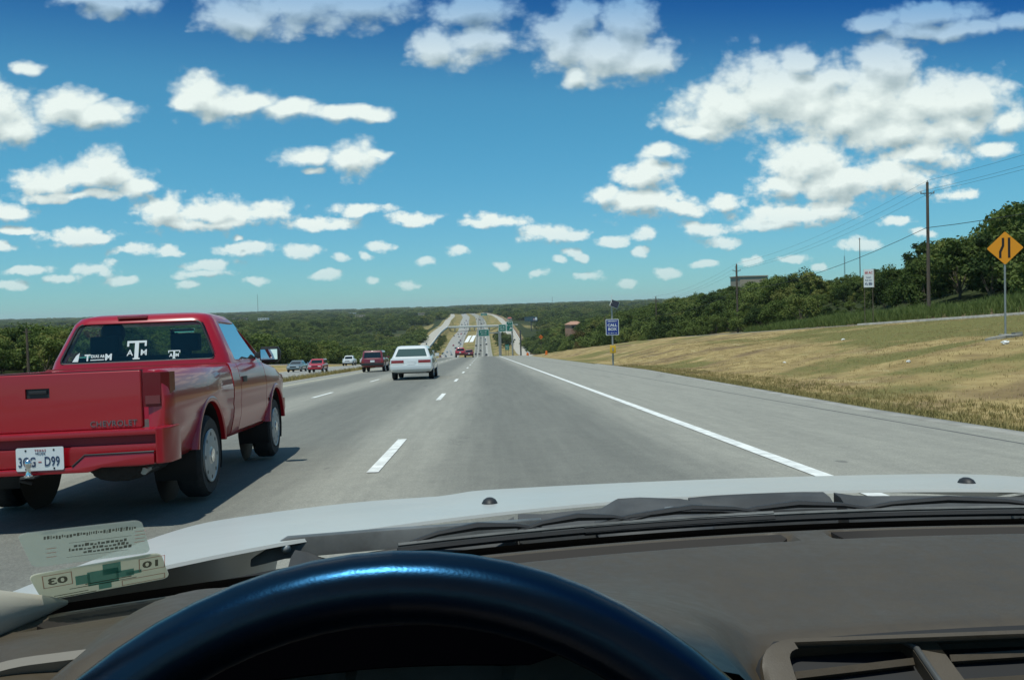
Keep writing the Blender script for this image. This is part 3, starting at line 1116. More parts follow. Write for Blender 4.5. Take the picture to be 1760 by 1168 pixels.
g2i = ng.nodes.new('GeometryNodeGeometryToInstance')
for o in SRC:
    oi = ng.nodes.new('GeometryNodeObjectInfo')
    oi.inputs['Object'].default_value = o
    oi.transform_space = 'ORIGINAL'
    ng.links.new(oi.outputs['Geometry'], g2i.inputs[0])
iop = ng.nodes.new('GeometryNodeInstanceOnPoints')
m2p = ng.nodes.new('GeometryNodeMeshToPoints')
ng.links.new(gi.outputs[0], m2p.inputs[0])
ng.links.new(m2p.outputs[0], iop.inputs['Points'])
ng.links.new(g2i.outputs[0], iop.inputs['Instance'])
iop.inputs['Pick Instance'].default_value = True
ng.links.new(attr('pick', 'INT'), iop.inputs['Instance Index'])
cx = ng.nodes.new('ShaderNodeCombineXYZ')
ng.links.new(attr('turn', 'FLOAT'), cx.inputs[2])
ng.links.new(cx.outputs[0], iop.inputs['Rotation'])
sz = attr('size', 'FLOAT')
mu = ng.nodes.new('ShaderNodeMath')
mu.operation = 'MULTIPLY'
ng.links.new(sz, mu.inputs[0])
ng.links.new(attr('wide', 'FLOAT'), mu.inputs[1])
cs = ng.nodes.new('ShaderNodeCombineXYZ')
ng.links.new(mu.outputs[0], cs.inputs[0])
ng.links.new(mu.outputs[0], cs.inputs[1])
ng.links.new(sz, cs.inputs[2])
ng.links.new(cs.outputs[0], iop.inputs['Scale'])
ng.links.new(iop.outputs[0], go.inputs[0])
md = woodland.modifiers.new('plant', 'NODES')
md.node_group = ng


# ------------------------------------------------------------------ weeds and grass
def blades(name, P, H, spread, width, nb, seed):
    """tufts: NB thin bent blades at every point"""
    r = np.random.default_rng(seed)
    n = len(P)
    P = np.repeat(P, nb, 0)
    H = np.repeat(H, nb) * r.uniform(0.55, 1.15, n * nb)
    a = r.uniform(0, 2 * pi, n * nb)
    P = P + np.stack([np.cos(a), np.sin(a), a * 0], 1) * (r.uniform(0, 1, n * nb) * spread)[:, None]
    lean = r.normal(size=(n * nb, 2)) * 0.33
    b = r.uniform(0, 2 * pi, n * nb)
    w = np.stack([np.cos(b), np.sin(b), b * 0], 1) * width
    mid = P + np.stack([lean[:, 0] * H * .4, lean[:, 1] * H * .4, H * .6], 1)
    tip = P + np.stack([lean[:, 0] * H, lean[:, 1] * H, H], 1)
    V = np.stack([P - w, P + w, mid + w * .7, tip, mid - w * .7], 1).reshape(-1, 3)
    k = np.arange(n * nb)[:, None] * 5
    T = np.concatenate([k + np.array([[0, 1, 2]]), k + np.array([[0, 2, 4]]), k + np.array([[4, 2, 3]])], 0)
    return np_mesh(name, V, T)


def zpts(c0, c1, Y0, Y1, n, seed, bias=1.0):
    r = np.random.default_rng(seed)
    Y = Y0 + (Y1 - Y0) * r.uniform(0, 1, n) ** bias
    c = r.uniform(c0, c1, n)
    X = can_to_x(c, Y)
    Z = land(c, X, Y)
    return np.stack([X, Y, Z], 1)


def grass_material(name, a, b, c):
    m = bpy.data.materials.new(name)
    m.use_nodes = True
    N = NT(m.node_tree)
    bs = N.n['Principled BSDF']
    bs.inputs['Roughness'].default_value = 0.9
    bs.inputs['Specular IOR Level'].default_value = 0.15
    p = N.node('ShaderNodeTexCoord').outputs['Object']
    n = N.noise(p, 0.35, 4.0, 0.65)
    n2 = N.noise(p, 11.0, 2.0)
    col = N.mix(N.smooth(n, 0.35, 0.65), a, b)
    N.put(bs.inputs['Base Color'], N.mix(N.smooth(n2, 0.45, 0.75), col, c))
    return m


M_GRASS = grass_material('mown verge grass', (0.18, 0.16, 0.056), (0.30, 0.24, 0.10), (0.40, 0.31, 0.135))
M_GRASS2 = grass_material('sunburnt bank grass', (0.235, 0.18, 0.072), (0.36, 0.27, 0.12), (0.43, 0.33, 0.15))
g1 = zpts(6.4, 10.5, 7, 70, 9000, 31, 1.5)
tag(mesh_obj('verge_grass', blades('verge_grass', g1, np.random.default_rng(1).uniform(0.04, 0.14, len(g1)), 0.10, 0.006, 6, 41), M_GRASS), 'greenish unmown grass along the edge of the right shoulder', 'grass', kind='stuff')
g2 = zpts(10.5, 36, 9, 95, 15000, 32, 1.3)
tag(mesh_obj('bank_grass', blades('bank_grass', g2, np.random.default_rng(2).uniform(0.03, 0.10, len(g2)), 0.20, 0.007, 5, 42), M_GRASS2), 'short sunburnt grass on the bank right of the highway', 'grass', kind='stuff')
g3 = zpts(-12.4, -9.1, 12, 150, 3500, 33, 1.2)
tag(mesh_obj('median_grass', blades('median_grass', g3, np.random.default_rng(3).uniform(0.12, 0.35, len(g3)), 0.18, 0.012, 5, 43), M_GRASS), 'straggly grass on the median strip', 'grass', kind='stuff')
g4 = zpts(45.2, 48.6, 50, 150, 4600, 34, 0.9)
tag(mesh_obj('tall_weeds', blades('tall_weeds', g4, np.random.default_rng(4).uniform(0.35, 1.15, len(g4)) ** 1.2, 0.35, 0.03, 10, 44), M_WEED), 'tall green weeds along the foot of the trees on the bank', 'weeds', kind='stuff')


# ------------------------------------------------------------------ poles and wires
M_WOOD = pmat('weathered pole wood', (0.10, 0.075, 0.055), 0.95, var=0.25, scale=2.0, stretch=(6, 6, 0.4))
M_STEEL = pmat('galvanised steel', (0.36, 0.37, 0.36), 0.5, 0.6, var=0.12, scale=3.0)
M_DARKSTEEL = pmat('dull dark steel', (0.10, 0.105, 0.105), 0.6, 0.4, var=0.15, scale=2.0)
M_GREY = pmat('grey insulator', (0.30, 0.29, 0.27), 0.5)
M_BLACK = pmat('flat black', (0.006, 0.006, 0.007), 0.6)
M_WHITE = pmat('white sign sheeting', (0.72, 0.73, 0.71), 0.5)
M_GREEN = pmat('green sign sheeting', (0.004, 0.155, 0.115), 0.45, var=0.06, scale=1.0)
M_BLUE = pmat('blue sign sheeting', (0.008, 0.035, 0.24), 0.45)
M_ORANGE = pmat('orange yellow sign sheeting', (0.80, 0.30, 0.008), 0.5)
M_CONSTR = pmat('orange construction sign sheeting', (0.75, 0.16, 0.015), 0.5)
M_YELLOW = pmat('yellow painted metal', (0.70, 0.42, 0.03), 0.5)


def utility_pole(x, y, h, label, arm=True):
    z = gz(x, y)
    h = h - z                      # h is given as the height of the top
    t = empty('utility_pole', (x, y, z - 0.6), (0, 0, 0), label, 'utility pole', 'wooden utility poles along the service road')
    MB().tube([(0, 0, 0), (0, 0, h * 0.5), (0, 0, h + 0.6)], [0.19, 0.165, 0.13], 10).build('pole', M_WOOD, t, 60)
    if arm:
        m = MB().box(-0.72, 0.72, -0.045, 0.045, h - 0.60, h - 0.51)
        m.tube([(-0.5, -0.08, h - 0.55), (0, -0.08, h - 1.0)], 0.02, 5)
        m.tube([(0.5, -0.08, h - 0.55), (0, -0.08, h - 1.0)], 0.02, 5)
        m.build('crossarm', M_WOOD, t, 30)
        for q in (-0.68, 0.68):
            MB().lathe([(0.001, h - 0.5), (0.05, h - 0.48), (0.07, h - 0.40), (0.045, h - 0.33), (0.001, h - 0.31)], 'z', 10).build('insulator', M_GREY, t, 50).location = (q, 0, 0)
        MB().lathe([(0.001, h + 0.58), (0.05, h + 0.6), (0.06, h + 0.72), (0.001, h + 0.8)], 'z', 10).build('insulator', M_GREY, t, 50)
    return z - 0.6, h


POLES = [(46.6, 20, 15.6, 'wooden utility pole out beside the car to the right'),
         (46.3, 91, 12.75, 'tall dark wooden utility pole nearest the yellow diamond sign'),
         (46.2, 160, 7.65, 'wooden utility pole standing in front of the tan hilltop building'),
         (46.1, 235, 2.75, 'utility pole against the left end of the hillside wood near the call box'),
         (45.5, 330, -3.2, 'farthest utility pole of the row sunk among the hillside trees')]
tops = []
for (x, y, h, lab) in POLES:
    z_, h_ = utility_pole(x, y, h, lab)
    tops.append((x, y, z_ + 0.6, h_))
for k, (dxp, hz, lab) in enumerate([(0.0, 0.75, 'top wire strung from pole to pole above the crossarms'), (-0.68, -0.32, 'wire on the left ends of the pole crossarms'),
                                    (0.68, -0.32, 'wire on the right ends of the pole crossarms'), (-0.16, -4.1, 'lowest thick communication cable strung along the poles')]):
    P_ = []
    for (a, b) in zip(tops[:-1], tops[1:]):
        p0, p1 = Vector((a[0] + dxp, a[1], a[2] + a[3] - 0.6 + hz)), Vector((b[0] + dxp, b[1], b[2] + b[3] - 0.6 + hz))
        for i in range(12):
            s = i / 12
            p = p0.lerp(p1, s)
            p.z -= 4 * s * (1 - s) * (1.1 if k < 3 else 1.3)
            P_.append(p)
    P_.append(p1)
    tag(MB().tube(P_, 0.011 if k < 3 else 0.03, 4).build('power_line', M_BLACK, None, 60), lab, 'wire', 'wires of the utility pole line')

# lone far poles and masts
for (x, y, h, lab) in [(-50.3, 100, 5.7, 'dark pole rising from the trees left of the red pickup'),
                       (114, 265, 16.0, 'dark short pole above the hillside trees left of the white land sign'),
                       (72, 250, 13.5, 'small pole tip above the hillside trees beside the tan building')]:
    t = empty('wooden_post', (x, y, gz(x, y) - 0.4), label=lab, cat='pole')
    MB().tube([(0, 0, 0), (0, 0, h)], [0.17, 0.11], 8).build('pole', M_WOOD, t, 60)
    MB().box(-0.4, 0.4, -0.04, 0.04, h - 0.45, h - 0.35).build('crossarm', M_WOOD, t, 30)
for (x, y, h, w, lab) in [(-748, 3000, 84, 1.0, 'tall thin radio mast on the horizon left of centre'), (316, 4000, 48, 1.3, 'radio mast on the horizon right of the highway'),
                          (165, 400, 23, 0.3, 'thin antenna mast above the trees beside the white land sign')]:
    t = empty('radio_mast', (x, y, gz(x, y) - 1), label=lab, cat='radio mast')
    m = MB()
    for a in range(3):
        q = 2 * pi * a / 3
        m.tube([(cos(q) * w, sin(q) * w, 0), (cos(q) * w * .8, sin(q) * w * .8, h)], w * 0.16, 4)
    for k in range(int(h / (w * 3))):
        z = k * w * 3
        for a in range(3):
            q, q2 = 2 * pi * a / 3, 2 * pi * (a + 1) / 3
            m.tube([(cos(q) * w * .9, sin(q) * w * .9, z), (cos(q2) * w * .9, sin(q2) * w * .9, z + w * 3)], w * 0.07, 3)
    m.build('lattice', M_DARKSTEEL, t, 0)
    MB().tube([(0, 0, h), (0, 0, h + 4)], w * 0.08, 5).build('antenna', M_DARKSTEEL, t, 60)


# ------------------------------------------------------------------ signs
def bars(m, rows, x0, x1, y, h, seed):
    """rows of letter-sized strokes, for print too far off to read"""
    r = random.Random(seed)
    for (zc, words) in rows:
        x = x0
        total = sum(words) + 0.6 * (len(words) - 1)
        k = (x1 - x0) / total
        for wd in words:
            n = int(wd)
            for i in range(n):
                a = x + (i + 0.12) * k
                hh = h * (1.0 if i == 0 or r.random() < 0.3 else 0.72)
                m.box(a, a + 0.2 * k, y - 0.012, y, zc - h / 2, zc - h / 2 + hh)
                m.box(a, a + 0.75 * k, y - 0.012, y, zc - h / 2 + (hh * 0.8 if r.random() < .5 else 0), zc - h / 2 + (hh if r.random() < .5 else hh * 0.2 + 0.001))
                if r.random() < .6:
                    m.box(a + 0.55 * k, a + 0.75 * k, y - 0.012, y, zc - h / 2, zc - h / 2 + hh)
            x += (wd + 0.6) * k


def round_rect(w, h, r, n=5):
    out = []
    for (cx_, cy_, a0) in ((w / 2 - r, h / 2 - r, 0), (-w / 2 + r, h / 2 - r, pi / 2), (-w / 2 + r, -h / 2 + r, pi), (w / 2 - r, -h / 2 + r, 1.5 * pi)):
        for i in range(n + 1):
            a = a0 + pi / 2 * i / n
            out.append((cx_ + r * cos(a), cy_ + r * sin(a)))
    return out


# yellow diamond sign: lanes ahead
sx, sy = 20.3, 34.0
t = empty('traffic_sign', (sx, sy, gz(sx, sy)), (0, 0, radians(-18)), 'orange yellow diamond warning sign with two black lane lines on a steel post', 'traffic sign')
MB().tube([(0, 0, -0.1), (0, 0, 3.3)], 0.038, 10).build('post', M_STEEL, t, 60)
d = 0.655
face = MB().prism([(p[0] * cos(pi / 4) - p[1] * sin(pi / 4), p[0] * sin(pi / 4) + p[1] * cos(pi / 4) + 3.46) for p in round_rect(0.91, 0.91, 0.05)], 'y', -0.052, -0.045)
face.build('sign_panel', M_ORANGE, t, 30)
m = MB()
def stroke(m, pts, w, y0=-0.058, y1=-0.0521):
    for (a, b) in zip(pts[:-1], pts[1:]):
        a, b = Vector(a), Vector(b)
        dd = (b - a).normalized()
        nn = Vector((-dd.y, dd.x)) * w / 2
        e = dd * w * 0.2
        m.prism([tuple(a - nn - e), tuple(b - nn + e), tuple(b + nn + e), tuple(a + nn - e)], 'y', y0, y1)
m = MB()
stroke(m, [(-0.17, 3.10), (-0.17, 3.32)], 0.085)
stroke(m, [(-0.17, 3.32), (-0.07, 3.56)], 0.085, -0.0585)
stroke(m, [(-0.07, 3.56), (-0.07, 3.84)], 0.085, -0.059)
stroke(m, [(0.14, 3.10), (0.14, 3.84)], 0.085)
m.build('lane_symbol', M_BLACK, t, 0)
MB().lathe([(0.001, -0.05), (0.26, -0.05), (0.24, 0.12), (0.001, 0.13)], 'z', 14).build('footing', M_KERB, t, 40)
# pale slabs on the bank at its foot
def slab(pts, x, y, lab, h=0.10):
    m = MB()
    r = random.Random(int(x * 10))
    top = []
    for p in pts:
        top.append((p[0], p[1], gz(x + p[0], y + p[1]) + h))
    n = len(pts)
    m.add([(p[0], p[1], p[2] - 0.4) for p in top] + top, [tuple(range(n - 1, -1, -1)), tuple(range(n, 2 * n))] + [(i, (i + 1) % n, n + (i + 1) % n, n + i) for i in range(n)])
    o = m.build('concrete_slab', M_KERB, None, 0)
    o.location = (x, y, 0)
    return tag(o, lab, 'slab')
slab([(-2.0, -1.9), (-1.4, -2.2), (-0.2, -0.9), (0.3, -0.5), (0.15, 0.05), (-0.5, -0.2), (-1.2, -0.9)], sx, sy - 0.15, 'pale washed out concrete slab at the foot of the yellow sign post')
slab([(0.45, 0.1), (0.8, 0.2), (0.85, 0.5), (0.5, 0.45)], sx, sy, 'small pale stone just right of the yellow sign post', 0.16)
slab([(-0.3, 0), (0.3, 0.05), (0.25, 0.4), (-0.2, 0.35)], 40.9, 88.0, 'pale rock on the bare soil below the tall utility pole', 0.3)

# blue call box
sx, sy = 8.56, 58.7
t = empty('call_box', (sx, sy, gz(sx, sy)), (0, 0, radians(-6)), 'blue call box sign on a steel post with yellow phone box and solar panel', 'call box')
MB().tube([(0, 0, -0.1), (0, 0, 4.25)], 0.058, 12).build('post', M_STEEL, t, 60)
MB().tube([(0.0, 0, 4.2), (0.0, 0, 4.75)], 0.012, 6).build('antenna', M_WHITE, t, 60)
pn = MB().prism([(p[0], p[1] + 2.62) for p in round_rect(0.86, 1.06, 0.06)], 'y', -0.085, -0.07).build('sign_panel', M_WHITE, t, 30)
MB().prism([(p[0], p[1] + 2.62) for p in round_rect(0.78, 0.98, 0.04)], 'y', -0.090, -0.0855).build('blue_field', M_BLUE, pn, 30)
lettering('EMERGENCY', 0.105, M_WHITE, pn, (0, -0.094, 3.00), bold=0.003)
lettering('CALL', 0.255, M_WHITE, pn, (0, -0.094, 2.75), wide=1.05, bold=0.008)
lettering('BOX', 0.255, M_WHITE, pn, (0, -0.094, 2.48), wide=1.05, bold=0.008)
m = MB()
bars(m, [(2.23, [2, 3, 2])], -0.3, 0.3, -0.0905, 0.07, 3)
m.build('number_line', M_WHITE, pn, 0)
ph = MB().box(-0.19, 0.19, -0.22, -0.06, 0.92, 1.42).build('phone_box', M_YELLOW, t, 30, 0.03)
MB().box(-0.045, 0.045, -0.235, -0.2205, 1.05, 1.27).build('handset_door', M_STEEL, ph, 30, 0.008)
MB().lathe([(0.001, -0.2), (0.35, -0.2), (0.35, 0.05), (0.001, 0.05)], 'z', 16).build('footing', M_KERB, t, 40)
sp = MB().box(-0.26, 0.26, -0.3, 0.3, -0.02, 0.02, Matrix.Translation((0.2, 0, 4.15)) @ Matrix.Rotation(radians(24), 4, 'Y') @ Matrix.Rotation(radians(42), 4, 'X')).build('solar_panel', pmat('solar cells', (0.015, 0.018, 0.028), 0.6, spec=0.2), t, 30)
MB().box(-0.28, 0.28, -0.32, 0.32, -0.035, -0.021, Matrix.Translation((0.2, 0, 4.15)) @ Matrix.Rotation(radians(24), 4, 'Y') @ Matrix.Rotation(radians(42), 4, 'X')).build('frame', M_WHITE, sp, 30)
MB().tube([(0, 0, 3.95), (0.2, 0, 4.12)], 0.025, 6).build('bracket', M_STEEL, t, 60)

# white land sign on the bank
sx, sy = 39.7, 92.0
t = empty('land_sign', (sx + 1.2, sy + 1.0, gz(sx + 1.2, sy + 1.0)), (0, 0, radians(-8)), 'white land sale board with red print standing in the weeds on the bank', 'sign board')
z0 = 3.02 - gz(sx + 1.2, sy + 1.0)
pn = MB().box(-0.5, 0.5, -0.04, 0.04, z0 - 0.9, z0 + 1.0).build('board', M_WHITE, t, 30)
M_RED = pmat('red sign print', (0.45, 0.02, 0.025), 0.6)
M_NAVY = pmat('navy sign print', (0.03, 0.06, 0.15), 0.6)
lettering('68 AC', 0.36, M_RED, pn, (0, -0.044, z0 + 0.62), wide=0.84, bold=0.010)
m = MB()
bars(m, [(z0 + 0.14, [5])], -0.26, 0.22, -0.0405, 0.12, 9)
bars(m, [(z0 - 0.16, [3, 4])], -0.36, 0.36, -0.0405, 0.13, 10)
m.build('small_print', M_NAVY, pn, 0)
m = MB()
bars(m, [(z0 - 0.54, [3, 4])], -0.40, 0.40, -0.0405, 0.28, 12)
m.build('phone_number', M_NAVY, pn, 0)
for q in (-0.42, 0.42):
    MB().box(q - 0.025, q + 0.025, 0.041, 0.10, -0.3, z0 + 0.95).build('post', M_WOOD, t, 30)
# its side wing, set at an angle
MB().box(0.51, 0.60, -0.03, 0.5, z0 - 0.95, z0 + 0.9).build('side_board', pmat('bare plywood', (0.16, 0.12, 0.08), 0.9, var=0.2), t, 30)


def highway_sign(name, x, y, ztop, w, h, label, rows, post_x, arrow=False, lights=0, extra=None):
    z = gz(post_x, y)
    t = empty(name, (x, y, ztop), label=label, cat='highway sign')
    pn = MB().prism([(p[0], p[1] - h / 2) for p in round_rect(w, h, 0.25)], 'y', -0.09, -0.03).build('sign_panel', M_GREEN, t, 30)
    fr_ = MB()
    fr_.prism([(p[0], p[1] - h / 2) for p in round_rect(w - 0.1, h - 0.1, 0.2)], 'y', -0.100, -0.0905)
    fr_.build('border', M_WHITE, pn, 30)
    MB().prism([(p[0], p[1] - h / 2) for p in round_rect(w - 0.3, h - 0.3, 0.15)], 'y', -0.110, -0.1005).build('green_field', M_GREEN, pn, 30)
    m = MB()
    for (zc, words, a, b, hh) in rows:
        bars(m, [(zc, words)], a, b, -0.1105, hh, int(abs(zc) * 100) + 1)
    if arrow:
        stroke(m, [(w / 2 - 1.05, -h + 0.55), (w / 2 - 0.45, -h + 1.15)], 0.16, -0.122, -0.1105)
        stroke(m, [(w / 2 - 0.85, -h + 1.15), (w / 2 - 0.42, -h + 1.15), (w / 2 - 0.42, -h + 0.7)], 0.15, -0.124, -0.1105)
    m.build('print', M_WHITE, pn, 0)
    px = post_x - x
    MB().tube([(px, 0.25, z - ztop - 0.5), (px, 0.25, -h * 0.55)], 0.24, 12).build('post', M_STEEL, t, 60)
    MB().box(min(px, -w / 2) if px < 0 else -w / 2, max(px, w / 2), 0.02, 0.4, -h * 0.62, -h * 0.46).build('truss', M_STEEL, t, 30)
    for k in range(lights):
        q = -w / 2 + w * (k + 0.5) / lights
        MB().box(q - 0.35, q + 0.35, -1.0, -0.7, -h - 0.25, -h - 0.1).tube([(q, 0.1, -h - 0.05), (q, -0.8, -h - 0.17)], 0.04, 5).build('floodlight', M_WHITE, t, 30)
    return t


highway_sign('highway_sign', -0.1 + 0.4, 330, -6.9, 4.0, 2.5, 'green overhead road sign hanging above the right lane ahead', [(-0.85, [4, 3], -1.3, 1.2, 0.42), (-1.65, [6], -1.1, 1.1, 0.42)], 6.5)
hs = highway_sign('highway_sign', 5.75, 262, -3.9, 2.3, 2.15, 'left green exit sign on the thick grey post right of the lanes', [(-0.75, [5], -0.85, 0.85, 0.36), (-1.4, [4], -0.6, 0.6, 0.36)], 4.75, lights=2)
highway_sign('highway_sign', 7.9, 262, -3.05, 1.95, 3.0, 'right hand green exit sign with a slanting white arrow', [(-0.45, [4], -0.5, 0.5, 0.28), (-1.15, [2, 4], -0.8, 0.75, 0.36)], 8.6, arrow=True)
highway_sign('highway_sign', 2.5, 1500, -8.2, 10.5, 4.2, 'farthest green road sign beyond the overpass', [(-1.4, [5, 4], -4, 4, 0.9), (-2.8, [7], -3.5, 3, 0.9)], 8.5)
# small green guide sign on two legs
x, y = 8.0, 300
z = gz(x, y)
t = empty('guide_sign', (x, y, z), label='small green guide sign on two wooden legs beside the exit ramp', cat='road sign')
pn = MB().box(-0.65, 0.65, -0.06, -0.02, 3.2, 5.0).build('sign_panel', M_GREEN, t, 30)
m = MB()
bars(m, [(4.55, [4]), (4.1, [3])], -0.45, 0.45, -0.0605, 0.28, 5)
stroke(m, [(-0.2, 3.45), (0.2, 3.8)], 0.1, -0.072, -0.0605)
m.build('print', M_WHITE, pn, 0)
for q in (-0.45, 0.45):
    MB().box(q - 0.06, q + 0.06, -0.015, 0.1, -0.3, 4.9).build('leg', M_WOOD, t, 30)
# dark steel post right of the exit sign
x, y = 11.0, 262
t = empty('sign_post', (x, y, gz(x, y)), label='thick bare dark steel sign post at the edge of the exit ramp', cat='post')
MB().tube([(0, 0, -0.3), (0, 0, 8.4)], 0.23, 12).build('post', M_DARKSTEEL, t, 60)
MB().lathe([(0.001, -0.1), (0.5, -0.1), (0.5, 0.25), (0.001, 0.25)], 'z', 14).build('footing', M_KERB, t, 40)
MB().lathe([(0.001, 8.4), (0.27, 8.4), (0.27, 8.48), (0.001, 8.52)], 'z', 12).build('cap', M_DARKSTEEL, t, 40)
# orange construction diamond
x, y = 19.5, 300
z = gz(x, y)
t = empty('construction_sign', (x, y, z), label='orange diamond construction sign beside the exit ramp', cat='road sign')
zz = -9.3 - z
MB().prism([(0, zz - 0.75), (0.75, zz), (0, zz + 0.75), (-0.75, zz)], 'y', -0.05, -0.02).build('sign_panel', M_CONSTR, t, 30)
MB().box(-0.05, 0.05, -0.015, 0.08, -0.3, zz + 0.4).build('post', M_WOOD, t, 30)
m = MB()
bars(m, [(zz + 0.15, [4]), (zz - 0.2, [4])], -0.4, 0.4, -0.0505, 0.22, 6)
m.build('print', M_BLACK, t, 0)
# orange barrels of the works on the ramp
for (x, y, lab) in [(14.5, 205, 'small brown orange traffic barrel on the grass near the crest'), (5.2 + 4.2, 190, 'orange brown barrel at the shoulder end left of the ramp')]:
    t = empty('traffic_barrel', (x, y, gz(x, y)), label=lab, cat='barrel', group='traffic barrels by the ramp')
    MB().lathe([(0.001, 0), (0.32, 0), (0.30, 0.3), (0.27, 0.31), (0.26, 0.65), (0.24, 0.66), (0.23, 0.95), (0.001, 1.0)], 'z', 14).build('drum', M_CONSTR, t, 40)
    MB().lathe([(0.36, -0.01), (0.45, 0.0), (0.45, 0.06), (0.36, 0.07)], 'z', 14).build('base_ring', M_BLACK, t, 40)

# billboard
x, y = 54.5, 1000
z = gz(x, y)
t = empty('billboard', (x, y, z), label='wide dark billboard above the trees right of the far highway', cat='billboard')
zt = -13.0 - z
pn = MB().box(-7.3, 7.3, -0.3, 0.0, zt - 2.6, zt + 2.3).build('panel', pmat('dark billboard print', (0.035, 0.075, 0.095), 0.6), t, 30)
MB().prism([(5.6 + 1.3 * cos(a), zt - 0.1 + 1.7 * sin(a)) for a in np.linspace(0, 2 * pi, 16, endpoint=False)], 'y', -0.36, -0.305).build('pale_motif', M_WHITE, pn, 30)
MB().prism([(3.3 + 1.0 * cos(a), zt - 0.6 + 1.1 * sin(a)) for a in np.linspace(0, 2 * pi, 12, endpoint=False)], 'y', -0.35, -0.305).build('pink_motif', pmat('pink print', (0.45, 0.28, 0.32), 0.6), pn, 30)
m = MB()
bars(m, [(zt + 0.2, [5, 4]), (zt - 1.2, [7])], -6.4, 1.8, -0.305, 0.85, 8)
m.build('print', pmat('teal print', (0.09, 0.20, 0.22), 0.6), pn, 0)
MB().tube([(0, 0.6, -1), (0, 0.6, zt + 1)], 0.55, 12).build('post', M_DARKSTEEL, t, 60)
MB().box(-7.3, 7.3, -1.1, -0.3, zt - 3.0, zt - 2.8).build('catwalk', M_DARKSTEEL, t, 30)


# ------------------------------------------------------------------ overpass and walls
M_CONCW = pmat('pale structural concrete', (0.74, 0.74, 0.71), 0.85, var=0.10, scale=0.3)
zd = -23.6
t = empty('overpass', (0, 1200, 0), label='pale concrete overpass crossing the highway in the valley', cat='bridge')
MB().box(-62, 46, -6, 6, zd - 1.6, zd - 0.25).build('girder', M_CONCW, t, 30)
MB().box(-63, 47, -7, 7, zd - 0.25, zd).build('deck', M_CONC, t, 30)
for q in (-7, 6.7):
    MB().box(-63, 47, q, q + 0.3, zd + 0.002, zd + 1.0).build('parapet', M_CONCW, t, 30)
for q in (-45, -37.5, -17.5, -11, 9, 20, 33):
    MB().lathe([(0.7, -38), (0.7, zd - 2.2)], 'z', 12, Matrix.Translation((q, 0, 0))).box(q - 1.2, q + 1.2, -4, 4, zd - 2.2, zd - 1.602).build('column', M_CONCW, t, 40)


def wall(name, c, Y0, Y1, hb, ht, label, thick=0.4):
    """wall along the road at canonical offset c"""
    ys = [Y0] + [y for y in ROWS if Y0 < y < Y1] + [Y1]
    rings = []
    for Y in ys:
        x = float(can_to_x(np.array([c]), Y)[0])
        zt_ = gz(x + (0.6 if c > 0 else -0.9), Y) + ht
        zb = min(gz(x - 1.0, Y), gz(x + 1.0, Y)) - hb
        rings.append([(x - thick / 2, Y, zb), (x + thick / 2, Y, zb), (x + thick / 2, Y, zt_), (x - thick / 2, Y, zt_)])
    return tag(MB().loft(rings).build(name, M_CONCW, None, 20), label, 'wall')


wall('retaining_wall', -37.4, 690, 1190, 1.0, 1.0, 'pale retaining wall below the left service road ramp')
wall('barrier_wall', 44.4, 700, 1190, 0.5, 0.95, 'white barrier wall on the outer side of the right ramp')
wall('barrier_wall', 36.0, 800, 1190, 2.5, 0.9, 'white barrier wall on the inner side of the right ramp')
for (x0, x1, lab) in [(-19.4, -15.5, 'left one of the two pale concrete pads in the grass median'), (-14.2, -10.4, 'right one of the two pale concrete pads in the grass median')]:
    m = MB()
    rings = []
    for Y in np.linspace(912, 1030, 8):
        z0, z1 = gz(x0, Y), gz(x1, Y)
        s_ = (Y - 912) / 118 * 2.6
        rings.append([(x0 + s_, Y, z0 - 0.4), (x1 + s_, Y, z1 - 0.4), (x1 + s_, Y, z1 + 0.25), (x0 + s_, Y, z0 + 0.25)])
    tag(m.loft(rings).build('concrete_pad', M_CONCW, None, 20), lab, 'concrete pad', 'concrete pads in the median')


# ------------------------------------------------------------------ buildings far off
def house(name, x, y, z, w, d, h, roof, mw, mr, label, cat='house', windows=3, rz=0.0, flat=False):
    zg = gz(x, y) - 1.0
    t = empty(name, (x, y, zg), (0, 0, rz), label, cat)
    H_ = z - zg
    MB().box(-w / 2, w / 2, -d / 2, d / 2, 0, H_).build('wall', mw, t, 30)
    if flat:
        MB().box(-w / 2 - 0.3, w / 2 + 0.3, -d / 2 - 0.3, d / 2 + 0.3, H_ + 0.002, H_ + roof).build('roof', mr, t, 30)
    else:
        o = 0.5
        MB().add([(-w / 2 - o, -d / 2 - o, H_ - 0.1), (w / 2 + o, -d / 2 - o, H_ - 0.1), (w / 2 + o, d / 2 + o, H_ - 0.1), (-w / 2 - o, d / 2 + o, H_ - 0.1), (-w * .28, 0, H_ + roof), (w * .28, 0, H_ + roof)],
                 [(0, 1, 5, 4), (2, 3, 4, 5), (1, 2, 5), (3, 0, 4), (0, 3, 2, 1)]).build('roof', mr, t, 10)
    for k in range(windows):
        q = -w / 2 + w * (k + 0.5) / windows
        f_ = MB().box(q - w / windows * .25, q + w / windows * .25, -d / 2 - 0.06, -d / 2 - 0.002, H_ - 2.3, H_ - 0.9).build('window', pmat('dark window glass', (0.03, 0.04, 0.05), 0.1), t, 0)
    return t


